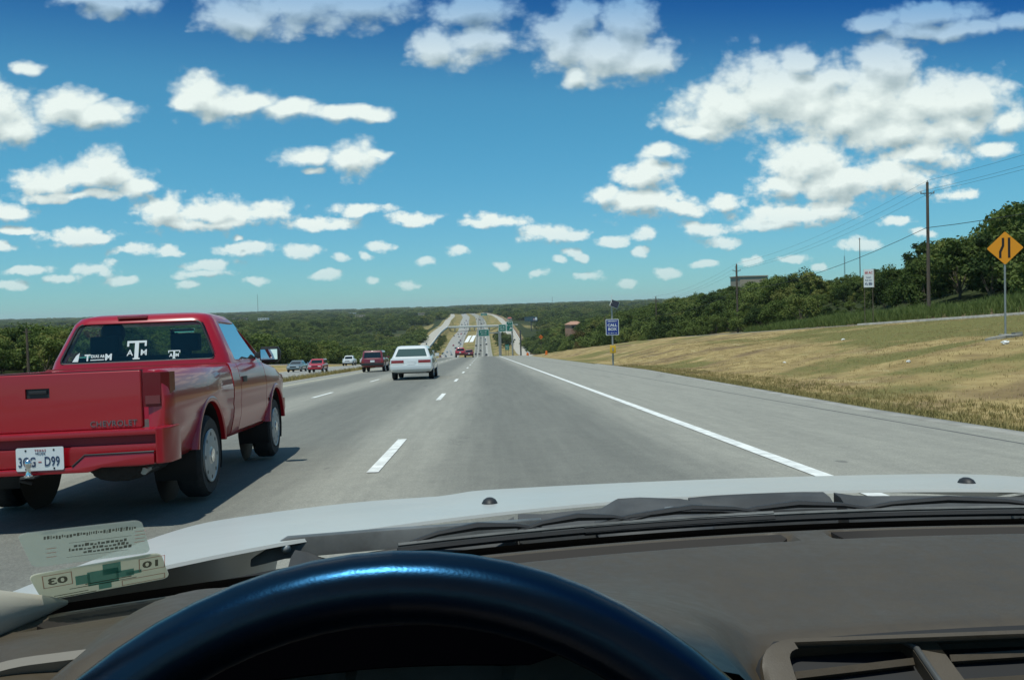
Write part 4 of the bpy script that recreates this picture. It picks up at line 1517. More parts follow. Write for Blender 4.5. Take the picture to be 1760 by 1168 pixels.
mt = pmat('tan stucco', (0.40, 0.32, 0.23), 0.9)
mw_ = pmat('white stucco', (0.62, 0.61, 0.57), 0.9)
ms = pmat('salmon brick', (0.40, 0.22, 0.15), 0.9)
house('house', 57.5, 560, -11.0, 8.2, 9, 5, 1.9, ms, ms, 'salmon roofed house among the trees left of the call box', rz=0.35)
house('house', 66, 575, -13.5, 7, 7, 5, 1.7, mt, ms, 'pale house half hidden left of the call box', rz=-0.2)
house('hilltop_building', 127, 420, 11.9, 13.5, 12, 8, 0.5, mt, mt, 'tan flat block on top of the wooded hill', 'building', 0, 0.1, True)
house('house', 103, 1900, -18.2, 18, 16, 5, 4.0, mt, pmat('pale tan roof', (0.55, 0.42, 0.28), 0.9), 'house with a broad tan roof above the dark billboard', 'building')
house('house', 41, 1350, -16.5, 6.5, 8, 4, 2.0, mw_, pmat('dull red roof', (0.30, 0.09, 0.07), 0.9), 'white house with a dull red roof past the overpass')
house('warehouse', -331, 600, -9.3, 22, 14, 5, 0.5, mw_, pmat('white metal roof', (0.75, 0.75, 0.73), 0.5), 'low white roofed building at the far left among the trees', 'building', 5, 0, True)
house('warehouse', 26, 2750, -10.5, 17, 14, 5, 0.6, mw_, MATS['white metal roof'], 'long white building on the far rise beside the highway', 'building', 4, 0, True)
house('warehouse', 72, 4500, 2.6, 26, 18, 5, 1.0, mw_, MATS['white metal roof'], 'white building on the skyline right of the highway', 'building', 5, 0, True)
house('office_block', 655, 5000, 17.5, 44, 30, 15, 1.0, pmat('greyish stone', (0.30, 0.28, 0.26), 0.9), MATS['greyish stone'], 'grey block on the horizon left of the call box', 'building', 8, 0, True)
for k, (x, y, w, dz, lab) in enumerate([(-700, 2600, 40, 2.5, 'long pale building on the left horizon under the radio mast'), (-560, 2300, 26, 3.5, 'pale low building in the woods near the left horizon'),
                                        (-300, 2200, 24, 4.5, 'pale tan building in the woods left of the highway'), (-470, 3200, 40, 4.5, 'far pale building below the horizon left of centre'),
                                        (-130, 1900, 12, 5.0, 'small white house in the woods left of the highway'), (-20, 3600, 30, 5.5, 'pale building where the highway meets the horizon'),
                                        (120, 3300, 24, 6.0, 'small pale building right of the far highway'), (-900, 2500, 36, 3.0, 'flat pale building on the far left horizon')]):
    house('far_building', x, y, gz(x, y) + 6.0 + dz, w, 14, 5, 0.8, [mt, mw_][k % 2], [mt, mw_][k % 2], lab, 'building', 4, 0.05 * k, True)

# litter on the verge
M_LIT = pmat('crumpled white litter', (0.72, 0.72, 0.70), 0.7)
for (px_, py_, s_, lab) in [(17.6, 29.5, 0.26, 'crumpled white plastic bag on the grass bank right of the shoulder'), (16.6, 26.4, 0.19, 'white scrap of paper on the grass, left of a second scrap'),
                            (17.2, 26.2, 0.16, 'small white scrap lying right of the larger paper scrap'), (14.6, 42.8, 0.15, 'tiny white litter speck below the tan bank'),
                            (14.9, 30.8, 0.15, 'pale crumpled cup in the grass above the shoulder edge'), (22.5, 55.0, 0.2, 'white litter speck high on the tan bank'),
                            (20.5, 28.0, 0.14, 'rightmost white scrap on the grass bank')]:
    bm = bmesh.new()
    bmesh.ops.create_icosphere(bm, subdivisions=2, radius=1.0)
    rr_ = random.Random(int(px_ * 100))
    for v in bm.verts:
        v.co *= rr_.uniform(0.55, 1.1)
        v.co.z *= 0.55
    me = bpy.data.meshes.new('litter')
    bm.to_mesh(me)
    bm.free()
    o = mesh_obj('litter', me, M_LIT)
    s_ *= 0.62
    o.scale = (s_, s_ * 0.8, s_)
    o.location = (px_, py_, gz(px_, py_) + s_ * 0.35)
    tag(o, lab, 'litter', 'litter on the grass bank')


# ------------------------------------------------------------------ traffic
M_TYRE = pmat('tyre rubber', (0.018, 0.018, 0.019), 0.85, var=0.2, scale=20, bump=0.1, bscale=120)
M_RIM = pmat('silver wheel alloy', (0.52, 0.53, 0.53), 0.35, 0.7)
M_LENS = pmat('red lamp lens', (0.26, 0.012, 0.014), 0.15, coat=1.0)
M_CLEAR = pmat('clear lamp lens', (0.62, 0.63, 0.62), 0.1, coat=1.0)
M_TRIM = pmat('black plastic trim', (0.02, 0.02, 0.021), 0.55)
M_CHROME = pmat('bright chrome', (0.75, 0.76, 0.77), 0.12, 1.0)
M_GLASSD = pmat('dark car glass', (0.012, 0.016, 0.017), 0.05, spec=0.8)
M_PLATE = pmat('white number plate', (0.70, 0.71, 0.70), 0.5)


def paint(name, col, metal=0.0, rough=0.35):
    return pmat(name, col, rough, metal, coat=1.0, coat_rough=0.04)


def rrect(x, y0, y1, z, r, n=4):
    """rounded rectangle ring in plan, half width x, from y0 to y1, at height z"""
    out = []
    for (cx_, cy_, a0) in ((x - r, y1 - r, 0), (-x + r, y1 - r, pi / 2), (-x + r, y0 + r, pi), (x - r, y0 + r, 1.5 * pi)):
        for i in range(n + 1):
            a = a0 + pi / 2 * i / n
            out.append((cx_ + r * cos(a), cy_ + r * sin(a), z))
    return out


def wheel(parent, x, y, r, w, side):
    """tyre with a rim and its spokes, axle along x"""
    t = MB().lathe([(r * 0.62, -w / 2 + 0.01), (r * 0.9, -w / 2), (r * 0.985, -w / 2 + 0.03), (r, -w / 4), (r, w / 4), (r * 0.985, w / 2 - 0.03), (r * 0.9, w / 2), (r * 0.62, w / 2 - 0.01)], 'x', 28)
    o = t.build('wheel', M_TYRE, parent, 40)
    o.location = (x, y, r)
    s = side
    m = MB().lathe([(r * 0.63, s * (w / 2 - 0.012)), (r * 0.60, s * (w / 2 + 0.004)), (r * 0.52, s * (w / 2 - 0.02)), (r * 0.30, s * (w / 2 - 0.01)), (r * 0.16, s * (w / 2 + 0.012)), (0.001, s * (w / 2 + 0.014))], 'x', 24)
    rim = m.build('rim', M_RIM, o, 30)
    h = MB()
    for k in range(5):
        a = 2 * pi * k / 5
        h.lathe([(0.001, s * (w / 2 - 0.008)), (r * 0.085, s * (w / 2 - 0.006)), (r * 0.085, s * (w / 2 - 0.02))], 'x', 8, Matrix.Translation((0, cos(a) * r * .42, sin(a) * r * .42)))
    h.build('rim_hole', M_BLACK, o, 30)
    return o


# kind: L, W (half), bottom, belt, roof, hood z, [greenhouse base y0,y1], [roof y0,y1], roof half width, wheel r, rear axle, front axle, tail top z
SHAPES = {
    'wagon': dict(L=4.95, W=0.90, zb=0.30, belt=0.93, roof=1.42, hood=0.86, gb=(0.12, 3.75), gr=(0.62, 2.75), rw=0.60, r=0.315, ra=1.05, fa=3.85),
    'suv': dict(L=4.35, W=0.88, zb=0.38, belt=1.06, roof=1.68, hood=1.02, gb=(0.04, 3.10), gr=(0.16, 2.55), rw=0.66, r=0.36, ra=0.85, fa=3.42),
    'sedan': dict(L=4.75, W=0.88, zb=0.28, belt=0.90, roof=1.38, hood=0.84, gb=(0.62, 3.55), gr=(1.30, 2.55), rw=0.58, r=0.31, ra=0.98, fa=3.68),
    'van': dict(L=4.75, W=0.93, zb=0.30, belt=1.05, roof=1.78, hood=0.98, gb=(0.06, 3.95), gr=(0.22, 2.95), rw=0.70, r=0.33, ra=0.95, fa=3.85),
    'pickup': dict(L=5.0, W=0.92, zb=0.42, belt=1.08, roof=1.72, hood=1.05, gb=(1.95, 3.55), gr=(2.1, 2.95), rw=0.63, r=0.37, ra=1.15, fa=4.0),
}


def make_body_mesh(S, kind):
    W_, L = S['W'], S['L']
    zb, belt, hood = S['zb'], S['belt'], S['hood']
    def sec(y, top, w, zbot):
        pts = [(0.62 * w, zbot), (0.88 * w, zbot + 0.03), (0.97 * w, zbot + 0.14), (1.0 * w, zbot + 0.32), (0.99 * w, top - 0.18), (0.955 * w, top - 0.05), (0.88 * w, top)]
        pts += [(0.45 * w, top + 0.015)]
        full = [(x, z) for x, z in pts] + [(-x, z) for x, z in pts[::-1]]
        return [(x, y, z) for x, z in full]
    g0, g1 = S['gb']
    tail = belt if kind != 'sedan' else belt + 0.02
    st = [(0.0, tail - 0.06, W_ * 0.94, zb + 0.12), (0.03, tail - 0.015, W_ * 0.97, zb + 0.05), (0.12, tail, W_ * 0.99, zb), (max(0.5, g0), belt, W_, zb), (g1 - 0.15, belt + 0.01, W_, zb),
          (g1 + 0.1, hood + 0.02, W_ * 0.995, zb), (L - 0.45, hood - 0.05, W_ * 0.96, zb), (L - 0.12, hood - 0.14, W_ * 0.90, zb + 0.04), (L, hood - 0.24, W_ * 0.82, zb + 0.10)]
    m = MB().loft([sec(*q) for q in st])
    return m


PROTO = {}


def make_proto(kind, lod):
    S = SHAPES[kind]
    root = empty('car')
    W_, L, belt, roof = S['W'], S['L'], S['belt'], S['roof']
    body = make_body_mesh(S, kind).build('body', None, root, 40)
    for ya in (S['ra'], S['fa']):
        for sx_ in (-1, 1):
            c = MB().lathe([(S['r'] * 1.17, sx_ * (W_ - 0.30)), (S['r'] * 1.17, sx_ * (W_ + 0.2))], 'x', 24, Matrix.Translation((0, ya, S['r']))).build('cutter', None)
            boolean(body, c)
    if kind == 'pickup':
        c = MB().box(-W_ * .84, W_ * .84, 0.10, S['gb'][0] - 0.12, 0.62, 2.0).build('cutter', None)
        boolean(body, c)
    smooth_mesh(body.data, 38)
    g0, g1 = S['gb']
    r0, r1 = S['gr']
    z0 = belt - 0.02
    zm = roof - 0.09
    bw = W_ * 0.90
    cab = MB().loft([rrect(bw, g0, g1, z0, 0.12), rrect(S['rw'] + 0.05, r0 - 0.03, r1 + 0.05, zm, 0.12), rrect(S['rw'], r0 + 0.03, r1 - 0.02, roof - 0.025, 0.12), rrect(S['rw'] - 0.12, r0 + 0.18, r1 - 0.2, roof, 0.10)])
    roofo = cab.build('roof', None, root, 40)
    # glass panes a touch proud of the pillars
    def lerp(a, b, t):
        return a + (b - a) * t
    def pane(name, side):
        m = MB()
        ta, tb = 0.14, 0.90
        za, zc = lerp(z0, zm, ta), lerp(z0, zm, tb)
        if side in ('rear', 'front'):
            yb, yt = (g0, r0 - 0.03) if side == 'rear' else (g1, r1 + 0.05)
            e = -0.008 if side == 'rear' else 0.008
            ya, yc = lerp(yb, yt, ta) + e, lerp(yb, yt, tb) + e
            wa, wc = lerp(bw, S['rw'] + 0.05, ta) - 0.13, lerp(bw, S['rw'] + 0.05, tb) - 0.12
            th = 0.012 if side == 'rear' else -0.012
            q = [(-wa, ya, za), (wa, ya, za), (wc, yc, zc), (-wc, yc, zc)]
            m.add(q + [(x, y + th, z) for x, y, z in q], [(0, 1, 2, 3), (7, 6, 5, 4), (0, 4, 5, 1), (1, 5, 6, 2), (2, 6, 7, 3), (3, 7, 4, 0)])
            return m.build(name, M_GLASSD, root, 0)
        s = 1 if side == 'right' else -1
        xa, xc = lerp(bw, S['rw'] + 0.05, ta) + 0.008, lerp(bw, S['rw'] + 0.05, tb) + 0.008
        ya0, ya1 = lerp(g0, r0 - 0.03, ta) + 0.16, lerp(g1, r1 + 0.05, ta) - 0.2
        yc0, yc1 = lerp(g0, r0 - 0.03, tb) + 0.14, lerp(g1, r1 + 0.05, tb) - 0.14
        n = {'wagon': 3, 'suv': 3, 'van': 3, 'sedan': 2, 'pickup': 1}[kind]
        for k in range(n):
            a, b = k / n + (0.015 if k else 0), (k + 1) / n - (0.015 if k < n - 1 else 0)
            q = [(s * xa, lerp(ya0, ya1, a), za), (s * xa, lerp(ya0, ya1, b), za), (s * xc, lerp(yc0, yc1, b), zc), (s * xc, lerp(yc0, yc1, a), zc)]
            mm = MB().add(q + [(x - s * 0.012, y, z) for x, y, z in q], [(0, 1, 2, 3), (7, 6, 5, 4), (0, 4, 5, 1), (1, 5, 6, 2), (2, 6, 7, 3), (3, 7, 4, 0)])
            mm.build('side_window', M_GLASSD, root, 0)
    pane('rear_window', 'rear')
    pane('windscreen', 'front')
    pane('side_window', 'right')
    pane('side_window', 'left')
    r = S['r']
    for ya in (S['ra'], S['fa']):
        for s in (-1, 1):
            wheel(root, s * (W_ - 0.125), ya, r, 0.21, s)
    zl = belt - 0.20
    for s in (-1, 1):
        if kind in ('suv', 'van', 'pickup'):
            MB().box(s * W_ * 0.80 - 0.075, s * W_ * 0.80 + 0.075, -0.012, 0.1, zl - 0.16, zl + 0.12).build('tail_light', M_LENS, root, 30, 0.01)
        else:
            MB().box(min(s * 0.30, s * W_ * 0.91), max(s * 0.30, s * W_ * 0.91), -0.012, 0.1, zl - 0.03, zl + 0.09).build('tail_light', M_LENS, root, 30, 0.01)
            MB().box(min(s * 0.30, s * W_ * 0.90), max(s * 0.30, s * W_ * 0.90), -0.013, 0.1, zl - 0.125, zl - 0.032).build('reversing_light', M_CLEAR if kind != 'wagon' else pmat('milky lamp lens', (0.55, 0.55, 0.53), 0.4), root, 30, 0.01)
        MB().box(s * W_ * 0.62 - 0.17, s * W_ * 0.62 + 0.17, L - 0.25, L + 0.005, S['hood'] - 0.30, S['hood'] - 0.17).build('headlight', M_CLEAR, root, 30, 0.01)
        MB().box(s * (W_ + 0.01) - 0.09, s * (W_ + 0.01) + 0.09, g1 - 0.35, g1 - 0.25, belt + 0.0, belt + 0.14).build('wing_mirror', M_TRIM if kind != 'wagon' else None, root, 30, 0.02)
    MB().box(-0.16, 0.16, -0.03, -0.014, zl - 0.10, zl + 0.06).build('licence_plate', M_PLATE, root, 0)
    bz = S['zb'] + 0.12
    MB().box(-W_ * 0.955, W_ * 0.955, -0.09, 0.2, bz, bz + 0.2).build('rear_bumper', None, root, 40, 0.05)
    MB().box(-W_ * 0.86, W_ * 0.86, L - 0.2, L + 0.06, bz - 0.02, bz + 0.18).build('front_bumper', None, root, 40, 0.05)
    MB().box(-W_ * 0.42, W_ * 0.42, L - 0.2, L + 0.012, S['hood'] - 0.30, S['hood'] - 0.17).build('grille', M_TRIM, root, 30)
    MB().box(-W_ * 0.80, W_ * 0.80, 0.25, L - 0.3, S['zb'] - 0.04, S['zb'] + 0.05).build('underbody', M_TRIM, root, 30)
    return root


PAINTED = ('body', 'roof', 'rear_bumper', 'front_bumper', 'wing_mirror')
SMALL_KEEP = ('body', 'roof', 'wheel', 'windscreen', 'rear_window', 'side_window', 'tail_light', 'headlight')
COUNT = [0]


def base(n):
    return n.split('.')[0]


def car(kind, x, y, mat, label, group, cat=None, oncoming=False, small=False, bumper=None, z=None, name=None):
    first = kind not in PROTO
    if first:
        PROTO[kind] = make_proto(kind, 0)
        src = PROTO[kind]
        # the first car of a kind is this very one; later ones are copies made before painting
        for ch in src.children:
            if len(ch.data.materials) == 0:
                ch.data.materials.append(M_TRIM)
    src = PROTO[kind]
    t = src if first else copy_tree(src)
    if small and not first:
        for ch in list(t.children):
            if base(ch.name) not in SMALL_KEEP:
                bpy.data.objects.remove(ch)
            elif base(ch.name) == 'wheel':
                for g in list(ch.children):
                    bpy.data.objects.remove(g)
    for ch in t.children:
        b = base(ch.name)
        if b in PAINTED:
            ch.material_slots[0].link = 'OBJECT'
            ch.material_slots[0].material = mat if not (bumper and 'bumper' in b) else bumper
    t.name = name or {'wagon': 'estate_car', 'suv': 'sport_utility_vehicle', 'sedan': 'saloon_car', 'van': 'passenger_van', 'pickup': 'pickup_truck'}[kind]
    zz = (gz(x, y) + 0.065 + y * 0.0001) if z is None else z
    dzz = (gz(x, y + 2.5) - gz(x, y - 2.5)) / 5.0
    a = atan(dzz)
    L = SHAPES[kind]['L']
    if oncoming:
        t.location = (x, y + L, gz(x, y + L) + 0.065 + y * 0.0001)
        t.rotation_euler = (-a, 0, pi)
    else:
        t.location = (x, y, zz)
        t.rotation_euler = (a, 0, 0)
    tag(t, label, cat or 'car', group)
    return t


P_WHITE = paint('white car paint', (0.62, 0.64, 0.63))
P_MAROON = paint('dark red car paint', (0.16, 0.012, 0.018))
P_RED = paint('bright red car paint', (0.42, 0.012, 0.025))
P_BLACK = paint('black car paint', (0.012, 0.012, 0.014))
P_BLUE = paint('light blue car paint', (0.14, 0.24, 0.34), 0.3)
P_TEAL = paint('grey blue car paint', (0.16, 0.20, 0.21), 0.3)
P_BEIGE = paint('beige car paint', (0.45, 0.42, 0.36))
P_GREEN = paint('dark green car paint', (0.02, 0.05, 0.035))
P_SILVER = paint('silver car paint', (0.40, 0.42, 0.43), 0.5)
P_NAVY = paint('navy car paint', (0.015, 0.022, 0.045))
P_BROWN = paint('brown grey car paint', (0.10, 0.085, 0.075))

GA, GO = 'cars driving ahead on the highway', 'oncoming cars on the opposite carriageway'
wg = car('wagon', -3.02, 37.0, P_WHITE, 'white estate car ahead in the middle lane with a full width red tail light band', GA)
for ch in wg.children:
    if base(ch.name) == 'rear_window':
        ch.data = ch.data.copy()
        ch.data.materials.clear()
        ch.data.materials.append(pmat('lighter green car glass', (0.055, 0.085, 0.075), 0.08, spec=0.8))  # opaque; the paler see-through view of the interior is put into the colour
sv = car('suv', -7.0, 56.2, P_MAROON, 'dark red sport utility vehicle just left of the white estate car', GA, 'suv', bumper=M_TRIM)
sv.scale = (0.84, 0.84, 0.80)
car('suv', -2.40, 147.5, P_MAROON, 'dark red sport utility vehicle cresting the hill, right one of a red pair', GA, 'suv', bumper=M_TRIM)
car('pickup', -4.15, 158.0, P_RED, 'red pickup truck at the crest, half hidden behind the dark red vehicle', GA, 'pickup truck', bumper=M_TRIM)
car('suv', -16.4, 86, P_RED, 'bright red oncoming sport utility vehicle nearest on the opposite carriageway', GO, 'suv', True, bumper=P_RED)
car('sedan', -22.6, 106, P_TEAL, 'grey blue oncoming saloon, leftmost of the pair behind the bright red vehicle', GO, None, True, bumper=P_TEAL)
car('sedan', -21.0, 108.5, P_BLUE, 'light blue oncoming saloon between the grey blue car and the red vehicle', GO, None, True, bumper=P_BLUE) if False else None
car('sedan', -23.2, 121, P_BLUE, 'light blue oncoming saloon between the grey blue car and the red vehicle', GO, None, True, bumper=P_BLUE)
car('pickup', -22.9, 150, P_WHITE, 'white oncoming pickup truck left of the dark red vehicle', GO, 'pickup truck', True)
car('sedan', -20.6, 154, P_BEIGE, 'beige oncoming saloon right beside the dark red vehicle', GO, None, True)
P2 = dict(small=True)
GV, GW = 'cars ahead in the valley', 'oncoming cars in the valley'
for (k, x, y, m, lab) in [('van', 2.2, 708, P_BLACK, 'black van nearest below the crest in the right valley lane'), ('sedan', -3.6, 734, P_BROWN, 'brown grey car left of the black van in the valley'),
                          ('sedan', -2.6, 786, P_BLACK, 'small black car just ahead of the brown grey car'), ('sedan', -7.0, 854, P_BLACK, 'black car in the left valley lane, left of three abreast'),
                          ('suv', -2.4, 858, P_BLACK, 'black car in the middle valley lane, middle of three abreast'), ('sedan', 3.0, 866, P_BLACK, 'black car in the right valley lane under the green sign'),
                          ('suv', -2.1, 1018, P_NAVY, 'dark vehicle above the left edge of the green sign'), ('sedan', -6.4, 1040, P_SILVER, 'silver car in the left lane beyond the concrete pads'),
                          ('sedan', 2.1, 1078, P_BLACK, 'dark car in the right lane just before the overpass'), ('suv', -6.0, 1120, P_BROWN, 'dark car in the left lane just before the overpass'),
                          ('suv', 2.2, 1365, P_BLACK, 'dark vehicle in the right lane just past the overpass'), ('van', -1.9, 1345, P_BLACK, 'dark van in the middle lane just past the overpass'),
                          ('sedan', -4.2, 1492, P_NAVY, 'tiny dark car climbing the far rise')]:
    car(k, x, y, m, lab, GV, {'van': 'van', 'suv': 'suv', 'sedan': 'car'}[k], **P2)
for (k, x, y, m, lab) in [('sedan', -29.0, 790, P_WHITE, 'white oncoming car glinting at the inner edge of the valley cluster'), ('suv', -32.4, 792, P_BLUE, 'pale blue oncoming vehicle in the middle of the valley cluster'),
                          ('sedan', -31.0, 728, P_TEAL, 'grey oncoming car lowest in the valley cluster'), ('pickup', -35.2, 722, P_MAROON, 'maroon oncoming pickup at the left of the valley cluster'),
                          ('sedan', -35.4, 774, P_GREEN, 'dark green oncoming car at the outer edge of the valley cluster'), ('sedan', -27.2, 752, P_SILVER, 'silver oncoming car below the glinting white one'),
                          ('sedan', -29.4, 874, P_RED, 'small red oncoming car alone above the valley cluster'), ('suv', -25.3, 838, P_NAVY, 'dark oncoming vehicle right of the small red one'),
                          ('sedan', -24.6, 905, P_BLACK, 'black oncoming car in the inner valley lane'), ('sedan', -24.0, 936, P_MAROON, 'maroon oncoming car above the black one'),
                          ('suv', -27.0, 1000, P_BLACK, 'black oncoming vehicle left of the concrete pads'), ('pickup', -26.4, 1078, P_RED, 'red oncoming pickup just before the overpass shadow'),
                          ('sedan', -22.0, 1080, P_BLACK, 'black oncoming car beside the red pickup by the overpass'), ('sedan', -22.2, 1160, P_NAVY, 'dark oncoming car under the edge of the overpass'),
                          ('suv', -26.0, 1262, P_BLACK, 'dark oncoming vehicle right behind the overpass'), ('sedan', -26.2, 1340, P_NAVY, 'dark oncoming car above the overpass, left of two'),
                          ('suv', -22.6, 1352, P_BLACK, 'dark oncoming vehicle above the overpass, right of two'), ('van', -27.4, 1490, P_MAROON, 'dark red oncoming van far beyond the overpass')]:
    car(k, x, y, m, lab, GW, {'van': 'van', 'suv': 'suv', 'sedan': 'car', 'pickup': 'pickup truck'}[k], True, **P2)
for (k, x, y, m, lab) in [('suv', 33.4, 1054, P_BLACK, 'dark vehicle high on the right ramp'), ('sedan', 31.4, 888, P_BLACK, 'dark car low on the right ramp')]:
    car(k, x, y, m, lab, 'cars on the right ramp', 'car', **P2)
car('suv', -52, 815, P_BLACK, 'dark vehicle on the left ramp beside the white box truck', 'cars on the left ramp', 'suv', True, **P2)
# the rest of the traffic climbing the far side
rc_ = random.Random(44)
LANES = [(-6.6, False), (-2.3, False), (2.4, False), (-22.5, True), (-26.3, True), (-30.2, True), (-33.6, True)]
for k in range(26):
    x, on = LANES[k % 7]
    y = 735 + 830 * ((k * 0.618) % 1.0)
    m, cn = rc_.choice([(P_WHITE, 'white'), (P_BLACK, 'black'), (P_SILVER, 'silver'), (P_NAVY, 'navy'), (P_MAROON, 'maroon'), (P_BEIGE, 'beige'), (P_WHITE, 'white')])
    car(rc_.choice(['sedan', 'suv', 'sedan', 'van']), x + float(bend(y)), y, m, 'tiny %s vehicle in the stream of %s traffic in the valley' % (cn, 'oncoming' if on else 'outbound'), 'tiny %s vehicles of the %s stream' % (cn, 'oncoming' if on else 'outbound'), 'car', on, **P2)
# white box truck seen end-on
x, y = -43.5, 752
t = empty('box_truck', (x, y, gz(x, y)), label='pale box truck parked by the dark tree clump left of the oncoming lanes', cat='truck')
MB().box(-1.8, 1.8, 0, 6.5, 1.0, 4.6).build('cargo_box', P_SILVER, t, 30, 0.05)
MB().box(-1.3, 1.3, 6.6, 8.4, 0.8, 3.2).build('cab', P_WHITE, t, 30, 0.1)
for yy in (1.5, 7.4):
    for s in (-1, 1):
        wheel(t, s * 1.2, yy, 0.5, 0.3, s)


# ------------------------------------------------------------------ the red pickup in the next lane
P_TRUCK = paint('red pickup paint', (0.34, 0.005, 0.013), 0.0, 0.28)
P_TRUCK.node_tree.nodes['Principled BSDF'].inputs['Coat Weight'].default_value = 0.55
M_TLENS = pmat('dark red pickup lamp lens', (0.14, 0.006, 0.010), 0.25, coat=0.15, spec=0.3)
M_TRIM2 = pmat('painted silver wheel', (0.30, 0.31, 0.31), 0.45, 0.15, var=0.06)
M_TGLASS = glassmat('pickup window glass', (0.74, 0.84, 0.79), 0.55)
M_DECAL = pmat('white window decal', (0.66, 0.70, 0.69), 0.6)
M_INT = pmat('dark cab cloth', (0.03, 0.033, 0.034), 0.9)
M_UNDER = pmat('dusty underbody steel', (0.035, 0.033, 0.031), 0.8, var=0.3, scale=5)

TR = empty('pickup_truck', (0, 0, 0), label='red pickup truck close by in the next lane with white college decals on its window', cat='pickup truck')
_p = Matrix.Rotation(-TH, 4, 'X') @ Vector((-3.02, 6.20, 0.0))


def tsec(y, w, zt, zb=0.39, tuck=0.0):
    """cross-section of the lower body: sill, bulging side with a shoulder crease, rail"""
    pts = [(0.66, zb), (0.765, zb + 0.01), (0.805, zb + 0.05), (0.838, 0.58), (0.846, 0.66), (0.842, 0.70), (0.850, 0.76), (0.852, 0.83), (0.845, 0.90), (0.826, zt - 0.07), (0.806, zt - 0.018), (0.785, zt), (0.55, zt + 0.004)]
    q = [(x * w, z) for x, z in pts]
    return [(x, y, z) for x, z in q] + [(-x, y, z) for x, z in q[::-1]]


def arch_cut(o, y, r=0.415):
    for s in (-1, 1):
        c = MB().lathe([(r, s * 0.50), (r, s * 1.0)], 'x', 40, Matrix.Translation((0, y, 0.36))).build('cutter', None)
        boolean(o, c)


# bed
bed = MB().loft([tsec(0.015, 0.955, 1.045), tsec(0.05, 0.985, 1.05), tsec(0.14, 1.0, 1.052), tsec(1.0, 1.0, 1.055), tsec(1.865, 1.0, 1.06)]).build('bed', P_TRUCK, TR)
boolean(bed, MB().box(-0.70, 0.70, -0.2, 1.80, 0.60, 1.4).build('cutter', None))
arch_cut(bed, 1.09)
bevel_obj(bed, 0.008, 2, 40)
smooth_mesh(bed.data, 40)
MB().box(-0.69, 0.69, 0.03, 1.79, 0.585, 0.604).build('bed_floor', M_UNDER, TR, 30)
for s in (-1, 1):
    # lips of the wheel arches
    for (nm, yc, ow) in (('wheel_arch', 1.09, bed), ('wheel_arch', 3.86, None)):
        m = MB()
        rings = []
        for k in range(25):
            a = radians(8) + radians(164) * k / 24
            cy, cz = cos(a), sin(a)
            ring = []
            for (dr, dx_) in ((-0.004, -0.05), (-0.006, 0.008), (0.008, 0.018), (0.030, 0.014), (0.050, -0.004), (0.052, -0.05)):
                r_ = 0.415 + dr
                # follow the bulge of the side
                xs = 0.842 - 0.03 * max(0, (0.36 + cz * r_) - 0.80) * 2
                ring.append((s * (xs + dx_), yc + cy * r_, 0.36 + cz * r_))
            rings.append(ring)
        m.loft(rings).build(nm, P_TRUCK, TR, 50)
    MB().lathe([(0.40, s * 0.50), (0.40, s * 0.82)], 'x', 28, Matrix.Translation((0, 1.09, 0.36))).build('wheel_well', M_BLACK, TR, 60).scale = (1, 1, 1)
# the wells are open drums: drop the outer cap so that the wheel shows
for ch in list(TR.children):
    if base(ch.name) == 'wheel_well':
        bm = bmesh.new()
        bm.from_mesh(ch.data)
        big = [f for f in bm.faces if len(f.verts) > 10 and abs(f.calc_center_median().x) > 0.7]
        low = [f for f in bm.faces if f.calc_center_median().z < 0.2]
        bmesh.ops.delete(bm, geom=list(set(big + low)), context='FACES')
        bm.to_mesh(ch.data)
        bm.free()
        c2 = ch.copy()
        c2.location.y = 3.86 - 1.09
        COL.objects.link(c2)
# lower cab and front
front = MB().loft([tsec(1.90, 0.998, 1.075), tsec(2.3, 1.0, 1.075), tsec(3.35, 1.0, 1.07), tsec(3.55, 0.998, 1.045), tsec(4.10, 0.985, 1.0), tsec(4.50, 0.95, 0.94), tsec(4.66, 0.90, 0.90, 0.44), tsec(4.72, 0.84, 0.86, 0.46)]).build('cab', P_TRUCK, TR)
arch_cut(front, 3.86)
# door seams
for yy in (2.17, 3.33):
    for s in (-1, 1):
        boolean(front, MB().box(s * 0.83 - 0.06, s * 0.83 + 0.06, yy - 0.006, yy + 0.006, 0.44, 1.2).build('cutter', None))
for s in (-1, 1):
    boolean(front, MB().box(s * 0.83 - 0.06, s * 0.83 + 0.06, 2.17, 3.33, 0.437, 0.447).build('cutter', None))
smooth_mesh(front.data, 40)
MB().box(-0.60, 0.60, 3.56, 4.5, 1.002, 1.03).build('hood_panel', P_TRUCK, TR, 60, 0.025)
# greenhouse: a hollow shell with openings
def ring(x, y0, y1, z, r=0.16):
    return rrect(x, y0, y1, z, r, 5)
shell = MB().loft([ring(0.80, 1.905, 3.62, 1.06), ring(0.775, 1.918, 3.50, 1.14), ring(0.625, 2.015, 2.98, 1.475), ring(0.585, 2.06, 2.86, 1.525), ring(0.50, 2.16, 2.74, 1.552), ring(0.30, 2.3, 2.6, 1.562)]).build('roof', P_TRUCK, TR)
boolean(shell, MB().loft([ring(0.755, 1.95, 3.58, 1.00), ring(0.735, 1.958, 3.46, 1.14), ring(0.585, 2.055, 2.94, 1.465), ring(0.53, 2.12, 2.8, 1.51)]).build('cutter', None))
def rr_poly(pts, r=0.05, n=4):
    """polygon with rounded corners"""
    out = []
    k = len(pts)
    for i in range(k):
        p, a, b = Vector(pts[i]), Vector(pts[i - 1]), Vector(pts[(i + 1) % k])
        u, v = (a - p).normalized() * r, (b - p).normalized() * r
        for j in range(n + 1):
            t = j / n
            out.append(tuple((p + u) * (1 - t) ** 2 + p * 2 * t * (1 - t) + (p + v) * t ** 2))
    return out
rear_open = rr_poly([(-0.685, 1.115), (0.685, 1.115), (0.535, 1.468), (-0.535, 1.468)])
